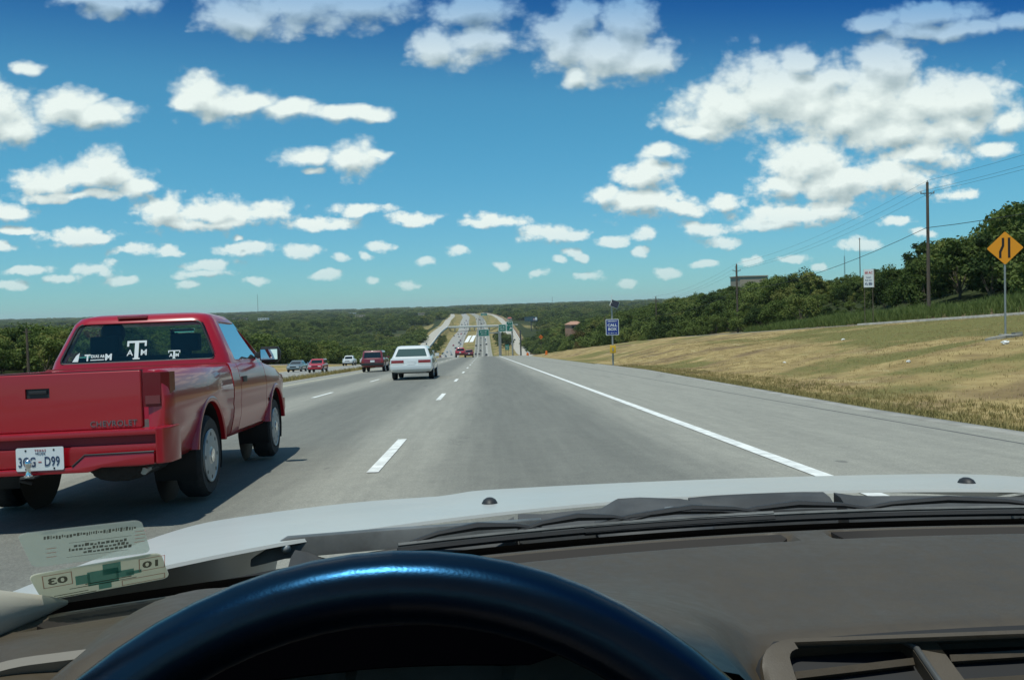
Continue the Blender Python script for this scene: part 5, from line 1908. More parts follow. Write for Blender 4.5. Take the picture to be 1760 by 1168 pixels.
boolean(shell, MB().prism(rear_open, 'y', 1.7, 2.25).build('cutter', None))
boolean(shell, MB().prism(rr_poly([(-0.70, 1.10), (0.70, 1.10), (0.555, 1.47), (-0.555, 1.47)]), 'y', 2.75, 4.0).build('cutter', None))
boolean(shell, MB().prism(rr_poly([(2.20, 1.10), (3.36, 1.10), (2.92, 1.465), (2.26, 1.465)]), 'x', -1.2, 1.2).build('cutter', None))
smooth_mesh(shell.data, 40)
def tilt_y(z, off=0.0):
    return 1.918 + (z - 1.14) / 0.335 * 0.097 + off
def rear_poly(pts, off, th):
    m = MB()
    n = len(pts)
    m.add([(x, tilt_y(z, off), z) for x, z in pts] + [(x, tilt_y(z, off + th), z) for x, z in pts], [tuple(range(n)), tuple(range(2 * n - 1, n - 1, -1))] + [(i, n + i, n + (i + 1) % n, (i + 1) % n) for i in range(n)])
    return m
rw = rear_poly(rr_poly([(-0.705, 1.105), (0.705, 1.105), (0.553, 1.478), (-0.553, 1.478)], 0.06), 0.020, 0.005).build('rear_window', M_TGLASS, TR, 0)
m = MB()
loop = [(x, tilt_y(z, 0.014), z) for x, z in rear_open] + [(rear_open[0][0], tilt_y(rear_open[0][1], 0.014), rear_open[0][1])]
m.tube(loop, 0.010, 6)
m.build('rubber_seal', M_TRIM, rw, 60)
m = MB().add([(-0.70, 3.52, 1.10), (0.70, 3.52, 1.10), (0.56, 2.985, 1.47), (-0.56, 2.985, 1.47)], [(0, 1, 2, 3)])
m.build('windscreen', M_TGLASS, TR, 0)
for s in (-1, 1):
    def sx(z):
        return s * (0.775 - (z - 1.14) / 0.335 * 0.15 - 0.018)
    q = [(2.17, 1.085), (3.40, 1.085), (2.94, 1.475), (2.23, 1.475)]
    MB().add([(sx(z), y, z) for y, z in q], [(0, 1, 2, 3)]).build('side_window', M_TGLASS, TR, 0)
    # door mirror
    mi = MB().loft([rrect(0.075, -0.035, 0.035, -0.085, 0.03), rrect(0.105, -0.05, 0.06, -0.05, 0.04), rrect(0.11, -0.055, 0.075, 0.03, 0.045), rrect(0.085, -0.045, 0.05, 0.085, 0.04)]).build('door_mirror', M_TRIM, TR, 60)
    mi.location = (s * 0.93, 3.17, 1.135)
    MB().box(-0.085, 0.085, -0.062, -0.057, -0.05, 0.055).build('mirror_glass', pmat('mirror glass', (0.8, 0.85, 0.84), 0.02, 1.0), mi, 30, 0.0)
    MB().box(min(s * 0.0, -s * 0.16), max(s * 0.0, -s * 0.16), -0.02, 0.05, -0.03, 0.03).build('arm', M_TRIM, mi, 30, 0.01)
    dh = MB().box(s * 0.846 - 0.012, s * 0.846 + 0.012, 2.26, 2.40, 0.885, 0.94).build('door_handle', M_TRIM, TR, 30, 0.008)
    # tail light wraps the corner
    tl = MB().loft([[(s * x, y, z) for x, y in ((0.675, -0.004), (0.79, 0.012), (0.836, 0.06), (0.846, 0.15), (0.80, 0.15), (0.70, 0.06))] for z in (0.795, 0.805, 1.02, 1.032)]).build('tail_light', M_TLENS, TR, 30)
    MB().loft([[(s * x, y, z) for x, y in ((0.69, -0.0095), (0.785, 0.004), (0.78, 0.03), (0.70, 0.03))] for z in (0.815, 0.872)]).build('reversing_light', pmat('smoky reversing lens', (0.17, 0.035, 0.035), 0.3), tl, 20)
    MB().lathe([(0.001, s * 0.853), (0.018, s * 0.856), (0.02, s * 0.846)], 'x', 10, Matrix.Translation((0, 3.47, 0.66))).build('fender_badge', M_TRIM, TR, 40)
    hl = MB().box(s * 0.58 - 0.14, s * 0.58 + 0.14, 4.66, 4.735, 0.70, 0.82).build('headlight', M_CLEAR, TR, 30, 0.02)
# tailgate
tg = MB().box(-0.665, 0.665, -0.012, 0.045, 0.655, 1.05).build('tailgate', P_TRUCK, TR, 30, 0.014, 3)
boolean(tg, MB().box(-0.105, 0.055, -0.05, 0.018, 0.885, 0.952).build('cutter', None))
smooth_mesh(tg.data, 35)
MB().box(-0.665, 0.665, 0.0, 0.05, 1.0502, 1.056).build('top_cap', M_TRIM, tg, 30)
hb = MB().box(-0.103, 0.053, 0.001, 0.016, 0.887, 0.950).build('handle_recess', M_TRIM, tg, 30)
MB().box(-0.085, 0.035, -0.010, 0.0005, 0.915, 0.940).build('handle', M_TRIM, hb, 30, 0.006)
m_ = lettering('CHEVROLET', 0.056, pmat('grey badge metal', (0.22, 0.21, 0.21), 0.3, 0.8), tg, (0.475, -0.0145, 0.692), wide=0.98, spacing=1.05, extrude=0.002)
# bumper: ledge, groove, middle bar and dropped centre
bp = MB().prism([(-0.80, 0.655), (0.80, 0.655), (0.80, 0.617), (-0.80, 0.617)], 'y', -0.165, 0.02).build('rear_bumper', P_TRUCK, TR, 30, 0.010)
MB().prism([(-0.80, 0.617), (0.80, 0.617), (0.80, 0.555), (-0.80, 0.555)], 'y', -0.125, 0.0).build('bumper_groove', pmat('dull red bumper recess', (0.22, 0.008, 0.016), 0.6), bp, 30)
MB().prism([(-0.795, 0.555), (-0.24, 0.555), (-0.24, 0.552), (0.24, 0.552), (0.24, 0.555), (0.795, 0.555), (0.795, 0.505), (0.34, 0.50), (0.26, 0.43), (-0.26, 0.43), (-0.34, 0.50), (-0.795, 0.505)], 'y', -0.150, -0.01).build('bumper_face', P_TRUCK, bp, 30, 0.006)
MB().prism([(-0.795, 0.500), (-0.345, 0.495), (-0.265, 0.424), (0.265, 0.424), (0.345, 0.495), (0.795, 0.500), (0.795, 0.42), (0.45, 0.415), (0.36, 0.385), (-0.36, 0.385), (-0.45, 0.415), (-0.795, 0.42)], 'y', -0.195, -0.01).build('bumper_step', P_TRUCK, bp, 30, 0.012)
for s in (-1, 1):
    MB().loft([[(s * x, y, z) for x, y in ((0.803, -0.185), (0.85, -0.165), (0.885, -0.10), (0.888, 0.10), (0.86, 0.13), (0.803, 0.02))] for z in (0.42, 0.43, 0.65, 0.662)]).build('bumper_corner', P_TRUCK, bp, 40, 0.012)
m = MB()
pts = [(-0.795, 0.503), (-0.345, 0.499), (-0.262, 0.427), (0.262, 0.427), (0.345, 0.499), (0.795, 0.503)]
m.tube([(x, -0.192, z + 0.003) for x, z in pts[:3]], 0.007, 6)
m.tube([(x, -0.192, z + 0.003) for x, z in pts[3:]], 0.007, 6)
m.build('step_pad', M_TRIM, bp, 50)
lp = MB().prism([(p[0], p[1] + 0.492) for p in round_rect(0.305, 0.153, 0.012)], 'y', -0.2005, -0.196).build('licence_plate', M_PLATE, TR, 0)
lp.location.x = 0.06
M_INK = pmat('dark blue plate ink', (0.03, 0.05, 0.11), 0.5)
M_INKR = pmat('red plate ink', (0.40, 0.10, 0.09), 0.5)
lettering('3GG', 0.088, M_INK, lp, (-0.082, -0.2025, 0.472), wide=0.66, bold=0.001, extrude=0.001)
lettering('D99', 0.088, M_INK, lp, (0.078, -0.2025, 0.472), wide=0.66, bold=0.001, extrude=0.001)
MB().box(-0.010, 0.010, -0.2022, -0.2006, 0.468, 0.476).build('dash_mark', M_INKR, lp, 0)
lettering('TEXAS', 0.022, M_INKR, lp, (0.004, -0.2025, 0.548), spacing=1.2, extrude=0.001)
lettering('TRUCK', 0.019, M_INK, lp, (0.004, -0.2025, 0.527), spacing=1.1, extrude=0.001)
m = MB()
for (a, b) in ((-0.09, 0.55), (0.09, 0.55), (-0.09, 0.428), (0.09, 0.428)):
    m.lathe([(0.001, -0.204), (0.006, -0.203), (0.007, -0.2006)], 'y', 8, Matrix.Translation((a, 0, b)))
m.build('plate_bolt', M_TRIM, lp, 40)
hitch = MB().lathe([(0.001, 0.545), (0.016, 0.54), (0.024, 0.522), (0.024, 0.508), (0.016, 0.492), (0.013, 0.48), (0.02, 0.44), (0.03, 0.436), (0.03, 0.425), (0.001, 0.424)], 'z', 16).build('tow_ball', M_CHROME, TR, 50)
hitch.location = (0.005, -0.245, -0.045)
MB().box(-0.04, 0.05, -0.27, -0.1, 0.372, 0.3845).build('tow_plate', M_UNDER, TR, 30)
# window decals
def decal_rot():
    return (pi / 2 - atan(0.097 / 0.335), 0, 0)
def on_glass(x, z):
    return (x, tilt_y(z, 0.017), z)
DR = decal_rot()
dm = MB()
def dbox(x0, x1, z0, z1):
    dm.add([(x, tilt_y(z, o_), z) for o_ in (0.0155, 0.0185) for x, z in ((x0, z0), (x1, z0), (x1, z1), (x0, z1))], [(0, 1, 2, 3), (7, 6, 5, 4), (0, 4, 5, 1), (1, 5, 6, 2), (2, 6, 7, 3), (3, 7, 4, 0)])
def block_t(cx_, z0, z1, w):
    h = z1 - z0
    t = 0.14 * h
    dbox(cx_ - w / 2, cx_ + w / 2, z1 - t * 0.8, z1)
    dbox(cx_ - w / 2, cx_ - w / 2 + t * .75, z1 - 0.30 * h, z1 - t * 0.8)
    dbox(cx_ + w / 2 - t * .75, cx_ + w / 2, z1 - 0.30 * h, z1 - t * 0.8)
    dbox(cx_ - t * 0.75, cx_ + t * 0.75, z0 + t * .5, z1 - t * 0.8)
    dbox(cx_ - t * 1.3, cx_ + t * 1.3, z0, z0 + t * .5)
block_t(-0.018, 1.138, 1.305, 0.172)
dm.build('college_logo', M_DECAL, rw, 0)
lettering('A', 0.078, M_DECAL, rw, on_glass(-0.076, 1.195), DR, 0.001, bold=0.001)
lettering('M', 0.078, M_DECAL, rw, on_glass(0.046, 1.195), DR, 0.001, bold=0.001)
dm = MB()
block_t(0.315, 1.130, 1.205, 0.105)
dbox(0.25, 0.375, 1.118, 1.124)
dm.build('small_logo', M_DECAL, rw, 0)
lettering('A', 0.042, M_DECAL, rw, on_glass(0.288, 1.160), DR, 0.001, bold=0.0015)
lettering('M', 0.042, M_DECAL, rw, on_glass(0.342, 1.160), DR, 0.001, bold=0.0015)
lettering('T', 0.080, M_DECAL, rw, on_glass(-0.445, 1.165), DR, 0.001, bold=0.003)
lettering('M', 0.080, M_DECAL, rw, on_glass(-0.262, 1.165), DR, 0.001, bold=0.003)
lettering('EXAS A&', 0.038, M_DECAL, rw, on_glass(-0.356, 1.177), DR, 0.001, wide=0.80, bold=0.001)
dm = MB()
dbox(-0.418, -0.300, 1.142, 1.150)
dm.build('underline', M_DECAL, rw, 0)
dm = MB()
dm.add([(x, tilt_y(z, o_), z) for o_ in (0.0155, 0.0185) for x, z in ((-0.575, 1.135), (-0.525, 1.135), (-0.515, 1.215), (-0.545, 1.19))], [(0, 1, 2, 3), (7, 6, 5, 4), (0, 4, 5, 1), (1, 5, 6, 2), (2, 6, 7, 3), (3, 7, 4, 0)])
dm.build('corner_sticker', M_DECAL, rw, 0)
# high brake lamp on the roof edge
MB().box(-0.20, 0.06, 2.02, 2.075, 1.508, 1.534).build('high_brake_light', M_LENS, TR, 30, 0.006)
# inside the cab
MB().box(-0.66, 0.66, 2.10, 2.28, 0.70, 1.17).box(-0.66, 0.66, 2.1, 2.6, 0.60, 0.74).build('bench_seat', M_INT, TR, 30, 0.05)
for s in (-1, 1):
    MB().box(s * 0.36 - 0.13, s * 0.36 + 0.13, 2.12, 2.22, 1.20, 1.36).box(s * 0.36 - 0.05, s * 0.36 + 0.05, 2.15, 2.19, 1.15, 1.21).build('headrest', M_INT, TR, 30, 0.03)
MB().prism([(2.95, 1.08), (3.5, 1.10), (3.5, 0.6), (3.05, 0.6)], 'x', -0.72, 0.72).build('dashboard', M_INT, TR, 30, 0.02)
MB().box(-0.02, 0.22, 2.96, 2.985, 1.375, 1.435).build('rear_view_mirror', MATS['mirror glass'], TR, 30, 0.01)
m = MB().tube([(0.19 * cos(a) - 0.36, 0.06 * sin(a) + 2.82, 0.17 * sin(a) + 1.03) for a in np.linspace(0, 2 * pi, 25)], 0.015, 6, False)
m.build('steering_wheel', M_TRIM, TR, 60)
# below
MB().box(-0.42, -0.34, 0.1, 4.4, 0.42, 0.56).box(0.34, 0.42, 0.1, 4.4, 0.42, 0.56).build('chassis_rail', M_UNDER, TR, 30)
MB().lathe([(0.001, 0.05), (0.1, 0.08), (0.125, 0.2), (0.125, 0.65), (0.1, 0.75), (0.001, 0.78)], 'y', 14, Matrix.Translation((0.44, 0, 0.36)) @ Matrix.Diagonal((1.6, 1, 0.75, 1))).build('spare_wheel', M_TYRE, TR, 50)
MB().lathe([(0.001, 0.3), (0.09, 0.31), (0.09, 0.9), (0.001, 0.92)], 'y', 14, Matrix.Translation((0.30, 0, 0.37)) @ Matrix.Diagonal((1.35, 1, 0.85, 1))).build('silencer', M_UNDER, TR, 50)
MB().tube([(0.62, 0.12, 0.34), (0.60, 0.5, 0.37), (0.45, 0.8, 0.38)], 0.026, 10).build('exhaust_pipe', M_STEEL, TR, 60)
MB().lathe([(0.05, -0.75), (0.05, -0.15), (0.13, -0.1), (0.14, 0.0), (0.13, 0.1), (0.05, 0.15), (0.05, 0.75)], 'x', 14, Matrix.Translation((0, 1.09, 0.36))).build('rear_axle', M_UNDER, TR, 50)
for s in (-1, 1):
    MB().box(s * 0.56 - 0.03, s * 0.56 + 0.03, 0.35, 2.0, 0.30, 0.335).build('leaf_spring', M_UNDER, TR, 30)
    MB().tube([(-0.16, 0.02, 0.42), (-0.15, -0.02, 0.33), (-0.08, -0.01, 0.31)] if s < 0 else [(0.8, -0.13, 0.44), (0.8, -0.13, 0.40), (0.76, -0.13, 0.385)], 0.012, 6).build('hanger', M_UNDER, TR, 50)
for (yy, tr_) in ((1.09, 0.745), (3.86, 0.735)):
    for s in (-1, 1):
        w_ = wheel(TR, s * (tr_ - 0.015), yy, 0.33, 0.205, s)
        MB().lathe([(0.215, s * 0.105), (0.208, s * 0.109), (0.185, s * 0.096), (0.15, s * 0.106), (0.11, s * 0.112), (0.07, s * 0.104), (0.001, s * 0.104)], 'x', 32).build('wheel_disc', M_TRIM2, w_, 25)
        hm_ = MB()
        for k in range(8):
            a = 2 * pi * k / 8
            hm_.lathe([(0.001, s * 0.1065), (0.017, s * 0.1055), (0.017, s * 0.09)], 'x', 8, Matrix.Translation((0, cos(a) * 0.172, sin(a) * 0.172)))
        hm_.build('wheel_slot', M_BLACK, w_, 20)
        # a hub cap and a ring of slots, as on the photo's plain wheels
        MB().lathe([(0.058, s * 0.09), (0.055, s * 0.12), (0.001, s * 0.125)], 'x', 14).build('hub_cap', M_CHROME, w_, 40)
MB().box(-0.78, 0.78, 4.62, 4.80, 0.46, 0.62).build('front_bumper', P_TRUCK, TR, 30, 0.04)
MB().box(-0.42, 0.42, 4.70, 4.735, 0.68, 0.82).build('grille', M_TRIM, TR, 30)


# ------------------------------------------------------------------ its driver
def skinned(name, joints, bones, radii, mat, parent=None):
    me = bpy.data.meshes.new(name)
    me.from_pydata(joints, bones, [])
    o = bpy.data.objects.new(name, me)
    COL.objects.link(o)
    sk = o.modifiers.new('skin', 'SKIN')
    for v, r_ in zip(me.skin_vertices[0].data, radii):
        v.radius = r_ if isinstance(r_, tuple) else (r_, r_)
    me.skin_vertices[0].data[0].use_root = True
    ss = o.modifiers.new('sub', 'SUBSURF')
    ss.levels = ss.render_levels = 2
    dg = bpy.context.evaluated_depsgraph_get()
    new = bpy.data.meshes.new_from_object(o.evaluated_get(dg))
    bpy.data.objects.remove(o)
    smooth_mesh(new, 80)
    return mesh_obj(name, new, mat, parent)


PT = empty('person', (0, 0, 0), label='person in a dark shirt driving the red pickup, seen through its rear window', cat='person')
# built at the origin, now driven to its place
TR.location = (_p.x, _p.y, _p.z + 0.066)
TR.rotation_euler = (-TH, radians(-0.5), 0.042)
PT.location = TR.location
PT.rotation_euler = TR.rotation_euler
J = [(-0.36, 2.42, 0.80), (-0.36, 2.36, 0.95), (-0.36, 2.33, 1.10), (-0.36, 2.33, 1.20), (-0.36, 2.345, 1.27), (-0.36, 2.36, 1.36), (-0.36, 2.37, 1.43),
     (-0.55, 2.34, 1.13), (-0.60, 2.52, 0.97), (-0.50, 2.76, 1.06), (-0.47, 2.83, 1.09),
     (-0.17, 2.34, 1.13), (-0.12, 2.52, 0.97), (-0.22, 2.76, 1.06), (-0.25, 2.83, 1.09),
     (-0.45, 2.60, 0.80), (-0.46, 2.90, 0.82), (-0.27, 2.60, 0.80), (-0.26, 2.90, 0.82)]
B = [(0, 1), (1, 2), (2, 3), (3, 4), (4, 5), (5, 6), (2, 7), (7, 8), (8, 9), (9, 10), (2, 11), (11, 12), (12, 13), (13, 14), (0, 15), (15, 16), (0, 17), (17, 18)]
R_ = [(0.17, 0.12), (0.16, 0.11), (0.17, 0.11), 0.06, 0.06, 0.092, 0.085, 0.065, 0.05, 0.04, 0.045, 0.065, 0.05, 0.04, 0.045, 0.085, 0.065, 0.085, 0.065]
skinned('body', J, B, R_, pmat('dark shirt and skin', (0.06, 0.045, 0.04), 0.8), PT)
m = MB().lathe([(0.001, 0.075), (0.07, 0.06), (0.105, 0.0), (0.108, -0.05), (0.09, -0.11), (0.001, -0.12)], 'z', 16, Matrix.Translation((-0.36, 2.35, 1.43)))
m.build('hair', pmat('dark brown hair', (0.02, 0.014, 0.01), 0.7), PT, 60)


# ------------------------------------------------------------------ our own car, seen from the driver's eye
OC = empty('car', (0, 0, 0), (0, 0, 0), 'white car we sit in, its bonnet, dashboard and steering wheel across the bottom', 'car')
P_HOOD = pmat('white bonnet paint', (0.455, 0.46, 0.435), 0.5, var=0.03, scale=3.0, coat=0.45, coat_rough=0.22, spec=0.3)
M_DASH = pmat('grained taupe dashboard vinyl', (0.060, 0.046, 0.029), 0.55, var=0.05, scale=30, bump=0.10, bscale=900, spec=0.6)
M_VENT = pmat('taupe vent plastic toned as lit', (0.17, 0.155, 0.13), 0.55, bump=0.05, bscale=600)  # light on the side vent is put into this paler dash colour
M_SLOT = pmat('slot plastic with shade in brown', (0.016, 0.011, 0.007), 0.7)  # slot shade put into the colour, darker than the dash vinyl
M_DASHD = pmat('dark taupe vent plastic', (0.032, 0.027, 0.022), 0.6, bump=0.08, bscale=900)
M_COWL = pmat('weathered black cowl plastic', (0.055, 0.056, 0.056), 0.7, var=0.35, scale=9.0)
M_RUBBER = pmat('wiper rubber', (0.010, 0.010, 0.011), 0.7)
M_ARM = pmat('scuffed grey wiper arm', (0.11, 0.113, 0.11), 0.5, var=0.35, scale=14.0)
M_PILLAR = pmat('beige pillar trim', (0.40, 0.37, 0.30), 0.8, bump=0.05, bscale=600)
M_WHEEL = pmat('black leather steering wheel rim', (0.005, 0.007, 0.011), 0.23, bump=0.04, bscale=700, spec=0.7)
EO = 0.0
CX = 0.37                       # the car's centre line, right of the driver's eyes


def glass_y(x):
    return 0.955 - 0.22 * ((x - CX) / 0.75) ** 2


def grid_mesh(fn, nu, nv, name, mat, parent, us=None, vs=None, thick=0.0, smooth=40):
    us = np.linspace(0, 1, nu) if us is None else us
    vs = np.linspace(0, 1, nv) if vs is None else vs
    V = [fn(u, v) for v in vs for u in us]
    n, m = len(vs), len(us)
    Q = [(j * m + i, j * m + i + 1, (j + 1) * m + i + 1, (j + 1) * m + i) for j in range(n - 1) for i in range(m - 1)]
    me = np_mesh(name, np.array(V), np.array(Q))
    smooth_mesh(me, smooth)
    o = mesh_obj(name, me, mat, parent)
    if thick:
        md = o.modifiers.new('thick', 'SOLIDIFY')
        md.thickness = thick
        md.offset = -1
    return o


# bonnet: crowned sheet that drops away to the front and the sides
def hood_rear(x):
    return 1.145 - 0.40 * ((x - CX) / 0.78) ** 2


def hood_z(x, y):
    d = y - 1.15
    dxx = abs(x - CX)
    z = 0.924 - 0.078 * d - 0.105 * max(d, 0) ** 2 - 0.030 * dxx ** 2 - 0.10 * max(0, dxx - 0.55) ** 1.6
    # shallow raised centre panel
    z += 0.006 * float(sstep(0.46, 0.38, dxx)) * float(sstep(0.05, 0.3, y - hood_rear(x)))
    if d < 0:
        z -= 0.03 * d * d
    return z


def hood_fn(u, v):
    x = CX - 0.80 + 1.60 * u
    y = hood_rear(x) + (2.05 - hood_rear(x)) * v
    z = hood_z(x, y)
    if v < 0.001:
        z -= 0.0035
    return (x, y, z - EO)


hood = grid_mesh(hood_fn, 61, 40, 'hood', P_HOOD, OC, vs=np.concatenate([[0], np.linspace(0.004, 1, 40) ** 1.15]))
# wings and nose outside the bonnet's shut lines
for s in (-1, 1):
    def wing(u, v, s=s):
        x0 = CX + s * 0.805
        y = hood_rear(x0) - 0.25 + (2.05 - hood_rear(x0) + 0.25) * v
        a = u * pi / 2
        z0 = hood_z(x0, max(y, hood_rear(x0)))
        return (x0 + s * 0.075 * sin(a), y, z0 - 0.004 - 0.25 * (1 - cos(a)) * 1.3 - EO)
    grid_mesh(wing, 10, 24, 'fender', P_HOOD, OC)
MB().box(CX - 0.80, CX + 0.80, 1.90, 2.06, 0.25, 0.60).build('front_bumper', P_HOOD, OC, 30, 0.06)
for s in (-1, 1):
    MB().box(CX + s * 0.875 - 0.03, CX + s * 0.875 + 0.03, -2.3, 2.0, 0.25, 0.62).build('body_side', P_HOOD, OC, 30, 0.03)
    MB().box(CX + s * 0.855 - 0.03, CX + s * 0.855 + 0.03, -1.6, 0.65, 0.62, 0.86).build('door', P_HOOD, OC, 30, 0.02)
    for yy in (1.35, -1.3):
        w_ = wheel(OC, CX + s * 0.80, yy, 0.31, 0.20, s)
MB().box(CX - 0.84, CX + 0.84, -2.4, -1.6, 0.3, 0.85).build('boot', P_HOOD, OC, 30, 0.06)
MB().box(CX - 0.80, CX + 0.80, -2.2, 0.9, 0.20, 0.28).build('floor_pan', M_BLACK, OC, 30)
MB().box(CX - 0.78, CX + 0.78, 0.86, 0.90, 0.28, 0.80).build('bulkhead', M_BLACK, OC, 30)
# washer nozzles
for (x, y) in ((0.002, 1.172), (0.655, 1.20)):
    nz = MB().lathe([(0.016, 0.0), (0.0155, 0.006), (0.012, 0.012), (0.006, 0.0155), (0.001, 0.016)], 'z', 14, Matrix.Diagonal((0.68, 0.95, 0.72, 1))).build('washer_nozzle', M_TRIM, hood, 60)
    nz.location = (x, y, hood_z(x, y) - 0.004 - EO)
    for q in (-0.004, 0.004):
        pass

# cowl and wipers
def cowl_fn(u, v):
    x = CX - 0.80 + 1.60 * u
    y0, y1 = glass_y(x) - 0.02, hood_rear(x) - 0.006
    y = y0 + (y1 - y0) * v
    z = 0.898 - 0.016 * v - 0.022 * sin(v * pi)
    if v > 0.97:
        z = 0.905
    return (x, y, z - EO)


cowl = grid_mesh(cowl_fn, 41, 12, 'cowl_panel', M_COWL, OC)
m = MB()
for k in range(46):
    x = CX - 0.55 + 1.1 * k / 45
    if abs(x - 0.2) < 0.09 or abs(x - 0.43) < 0.02:
        continue
    y = glass_y(x) + 0.62 * (hood_rear(x) - glass_y(x))
    m.box(x - 0.008, x + 0.008, y - 0.022, y + 0.022, 0.872 - EO, 0.876 - EO)
m.build('air_intake', M_BLACK, cowl, 30)
# raised black moulding along the bonnet edge and the hump over the wiper pivot
def edge_strip(x0, x1, h, name='edge_moulding', lift=0.0, dep=0.055):
    rings = []
    for x in np.linspace(x0, x1, 22):
        y = hood_rear(x)
        t = min(1.0, (x - x0) / 0.03, (x1 - x) / 0.03)
        t = max(0.15, t)
        zt = 0.924 + h * t + lift
        rings.append([(x, y - dep, 0.880 - EO), (x, y - dep * 0.9, zt - 0.014 - EO), (x, y - dep * 0.5, zt - 0.003 - EO), (x, y - 0.006, zt - EO), (x, y - 0.004, 0.890 - EO)])
    return MB().loft(rings).build(name, M_COWL, cowl, 40)


edge_strip(0.035, 0.20, -0.004)
edge_strip(0.255, 0.432, 0.001)
edge_strip(0.445, 0.95, -0.006)
edge_strip(-0.20, 0.03, -0.020)
hump = MB().loft([[(x, y, z - EO) for x, y, z in pr] for pr in [
    [(0.125, 1.06, 0.90), (0.125, 1.02, 0.90), (0.125, 1.03, 0.908), (0.125, 1.09, 0.912)],
    [(0.155, 1.10, 0.90), (0.155, 1.00, 0.90), (0.155, 1.015, 0.917), (0.155, 1.085, 0.934)],
    [(0.185, 1.11, 0.90), (0.185, 1.00, 0.90), (0.185, 1.015, 0.920), (0.185, 1.085, 0.9355)],
    [(0.235, 1.11, 0.90), (0.235, 1.00, 0.90), (0.235, 1.02, 0.918), (0.235, 1.085, 0.932)],
    [(0.262, 1.10, 0.90), (0.262, 1.02, 0.90), (0.262, 1.03, 0.908), (0.262, 1.085, 0.926)]]]).build('pivot_cover', M_COWL, cowl, 50, 0.004)
MB().lathe([(0.001, 0.0), (0.008, -0.001), (0.009, -0.006)], 'z', 12, Matrix.Translation((0.215, 1.045, 0.929 - EO))).build('pivot_nut', M_ARM, hump, 40)


def wiper(p0, elbow, p1, b0, b1, wide):
    """flat tapered arm from its pivot, then a blade with its claws lying on the foot of the glass"""
    root = MB()
    pts = [Vector(p) for p in (p0, elbow, p1)]
    rings = []
    for i, (p, w_, h) in enumerate(zip([pts[0] + Vector((-0.034, -0.012, -0.012)), pts[0], pts[1], pts[2]], [wide * .35, wide * .55, wide * .6, wide * .5], [0.004, 0.0105, 0.0100, 0.0085])):
        rings.append([(p.x, p.y - w_, p.z - h - EO), (p.x, p.y + w_, p.z - h - EO), (p.x, p.y + w_, p.z + h - EO), (p.x, p.y - w_ * .6, p.z + h - EO)])
    w_ = root.loft(rings).build('wiper_arm', M_ARM, OC, 40, 0.003)
    MB().lathe([(0.001, 0.006), (0.003, 0.0056), (0.0048, 0.003), (0.0048, -0.002), (0.001, -0.003)], 'z', 12).build('pivot_nut', M_STEEL, w_, 50)
    nt_ = w_.children[0]
    nt_.rotation_euler = (radians(70), 0, 0)
    nt_.location = (p0[0] + 0.002, p0[1] - wide * .62, p0[2] + 0.001 - EO)
    b0, b1 = Vector(b0), Vector(b1)
    def bl(t, dz=0.0, dy=0.0):
        p = b0.lerp(b1, t)
        y = glass_y(p.x) + 0.006 + dy
        return (p.x, y, p.z + dz - EO)
    m = MB()
    m.tube([bl(t) for t in np.linspace(0, 1, 14)], 0.0035, 6)
    m.build('wiper_rubber', M_RUBBER, w_, 50)
    m = MB().tube([bl(t, 0.0055, 0.003) for t in np.linspace(0, 1, 14)], 0.0022, 5)
    m.build('blade_spine', M_ARM, w_, 50)
    m = MB()
    for (a, b) in ((0.03, 0.36), (0.30, 0.62), (0.58, 0.97)):
        q = [bl(a, 0.006, 0.004), bl(a + (b - a) * .2, 0.0115, 0.006), bl((a + b) / 2, 0.0145, 0.008), bl(b - (b - a) * .2, 0.0115, 0.006), bl(b, 0.006, 0.004)]
        m.tube(q, [0.0022, 0.003, 0.0045, 0.003, 0.0022], 6)
    m.build('blade_claws', M_TRIM, w_, 50)
    return w_


wiper((-0.212, 0.940, 0.921), (-0.11, 0.965, 0.921), (0.06, 1.01, 0.919), (-0.09, 0, 0.926), (0.31, 0, 0.928), 0.017)
wiper((0.66, 1.060, 0.914), (0.74, 1.050, 0.914), (0.86, 1.0, 0.914), (0.10, 0, 0.926), (0.62, 0, 0.927), 0.012)

# windscreen: clear pane with a blue shade band along its top
def ws_point(x, t):
    """t: 0 at the foot, 1 at the header"""
    k = ((x - CX) / 0.75)
    y0 = glass_y(x)
    y1 = 0.215 - 0.07 * k * k
    bow = 0.022 * sin(pi * t)
    return (x * (1 - 0.10 * t) + CX * 0.10 * t, y0 + (y1 - y0) * t + bow, 0.915 + (1.362 - 0.915) * t + bow - EO)


m_pane = bpy.data.materials.new('clear windscreen glass')
m_pane.use_nodes = True
N = NT(m_pane.node_tree)
N.n.remove(N.n['Principled BSDF'])
tr = N.node('ShaderNodeBsdfTransparent')
tr.inputs[0].default_value = (0.905, 0.955, 0.935, 1)
N.l.new(tr.outputs[0], N.n['Material Output'].inputs['Surface'])
m_band = bpy.data.materials.new('blue shade band glass')
m_band.use_nodes = True
N = NT(m_band.node_tree)
N.n.remove(N.n['Principled BSDF'])
tr = N.node('ShaderNodeBsdfTransparent')
z_ = N.sep(N.node('ShaderNodeTexCoord').outputs['Object'])[2]
N.put(tr.inputs[0], N.mix(N.smooth(z_, 1.240 - EO, 1.284 - EO), (0.905, 0.955, 0.935), (0.07, 0.31, 0.66)))
N.l.new(tr.outputs[0], N.n['Material Output'].inputs['Surface'])
T_BAND = 0.66
pane = grid_mesh(lambda u, v: ws_point(CX - 0.76 + 1.52 * u, v * T_BAND), 33, 22, 'windscreen', m_pane, OC)
grid_mesh(lambda u, v: ws_point(CX - 0.76 + 1.52 * u, T_BAND + v * (1 - T_BAND)), 33, 16, 'shade_band', m_band, pane)

grid_mesh(lambda u, v: tuple(Vector(ws_point(CX - 0.765 + 1.53 * u, -0.06 + v * 0.09)) + Vector((0, -0.004, -0.004))), 33, 4, 'black_border', M_BLACK, pane)

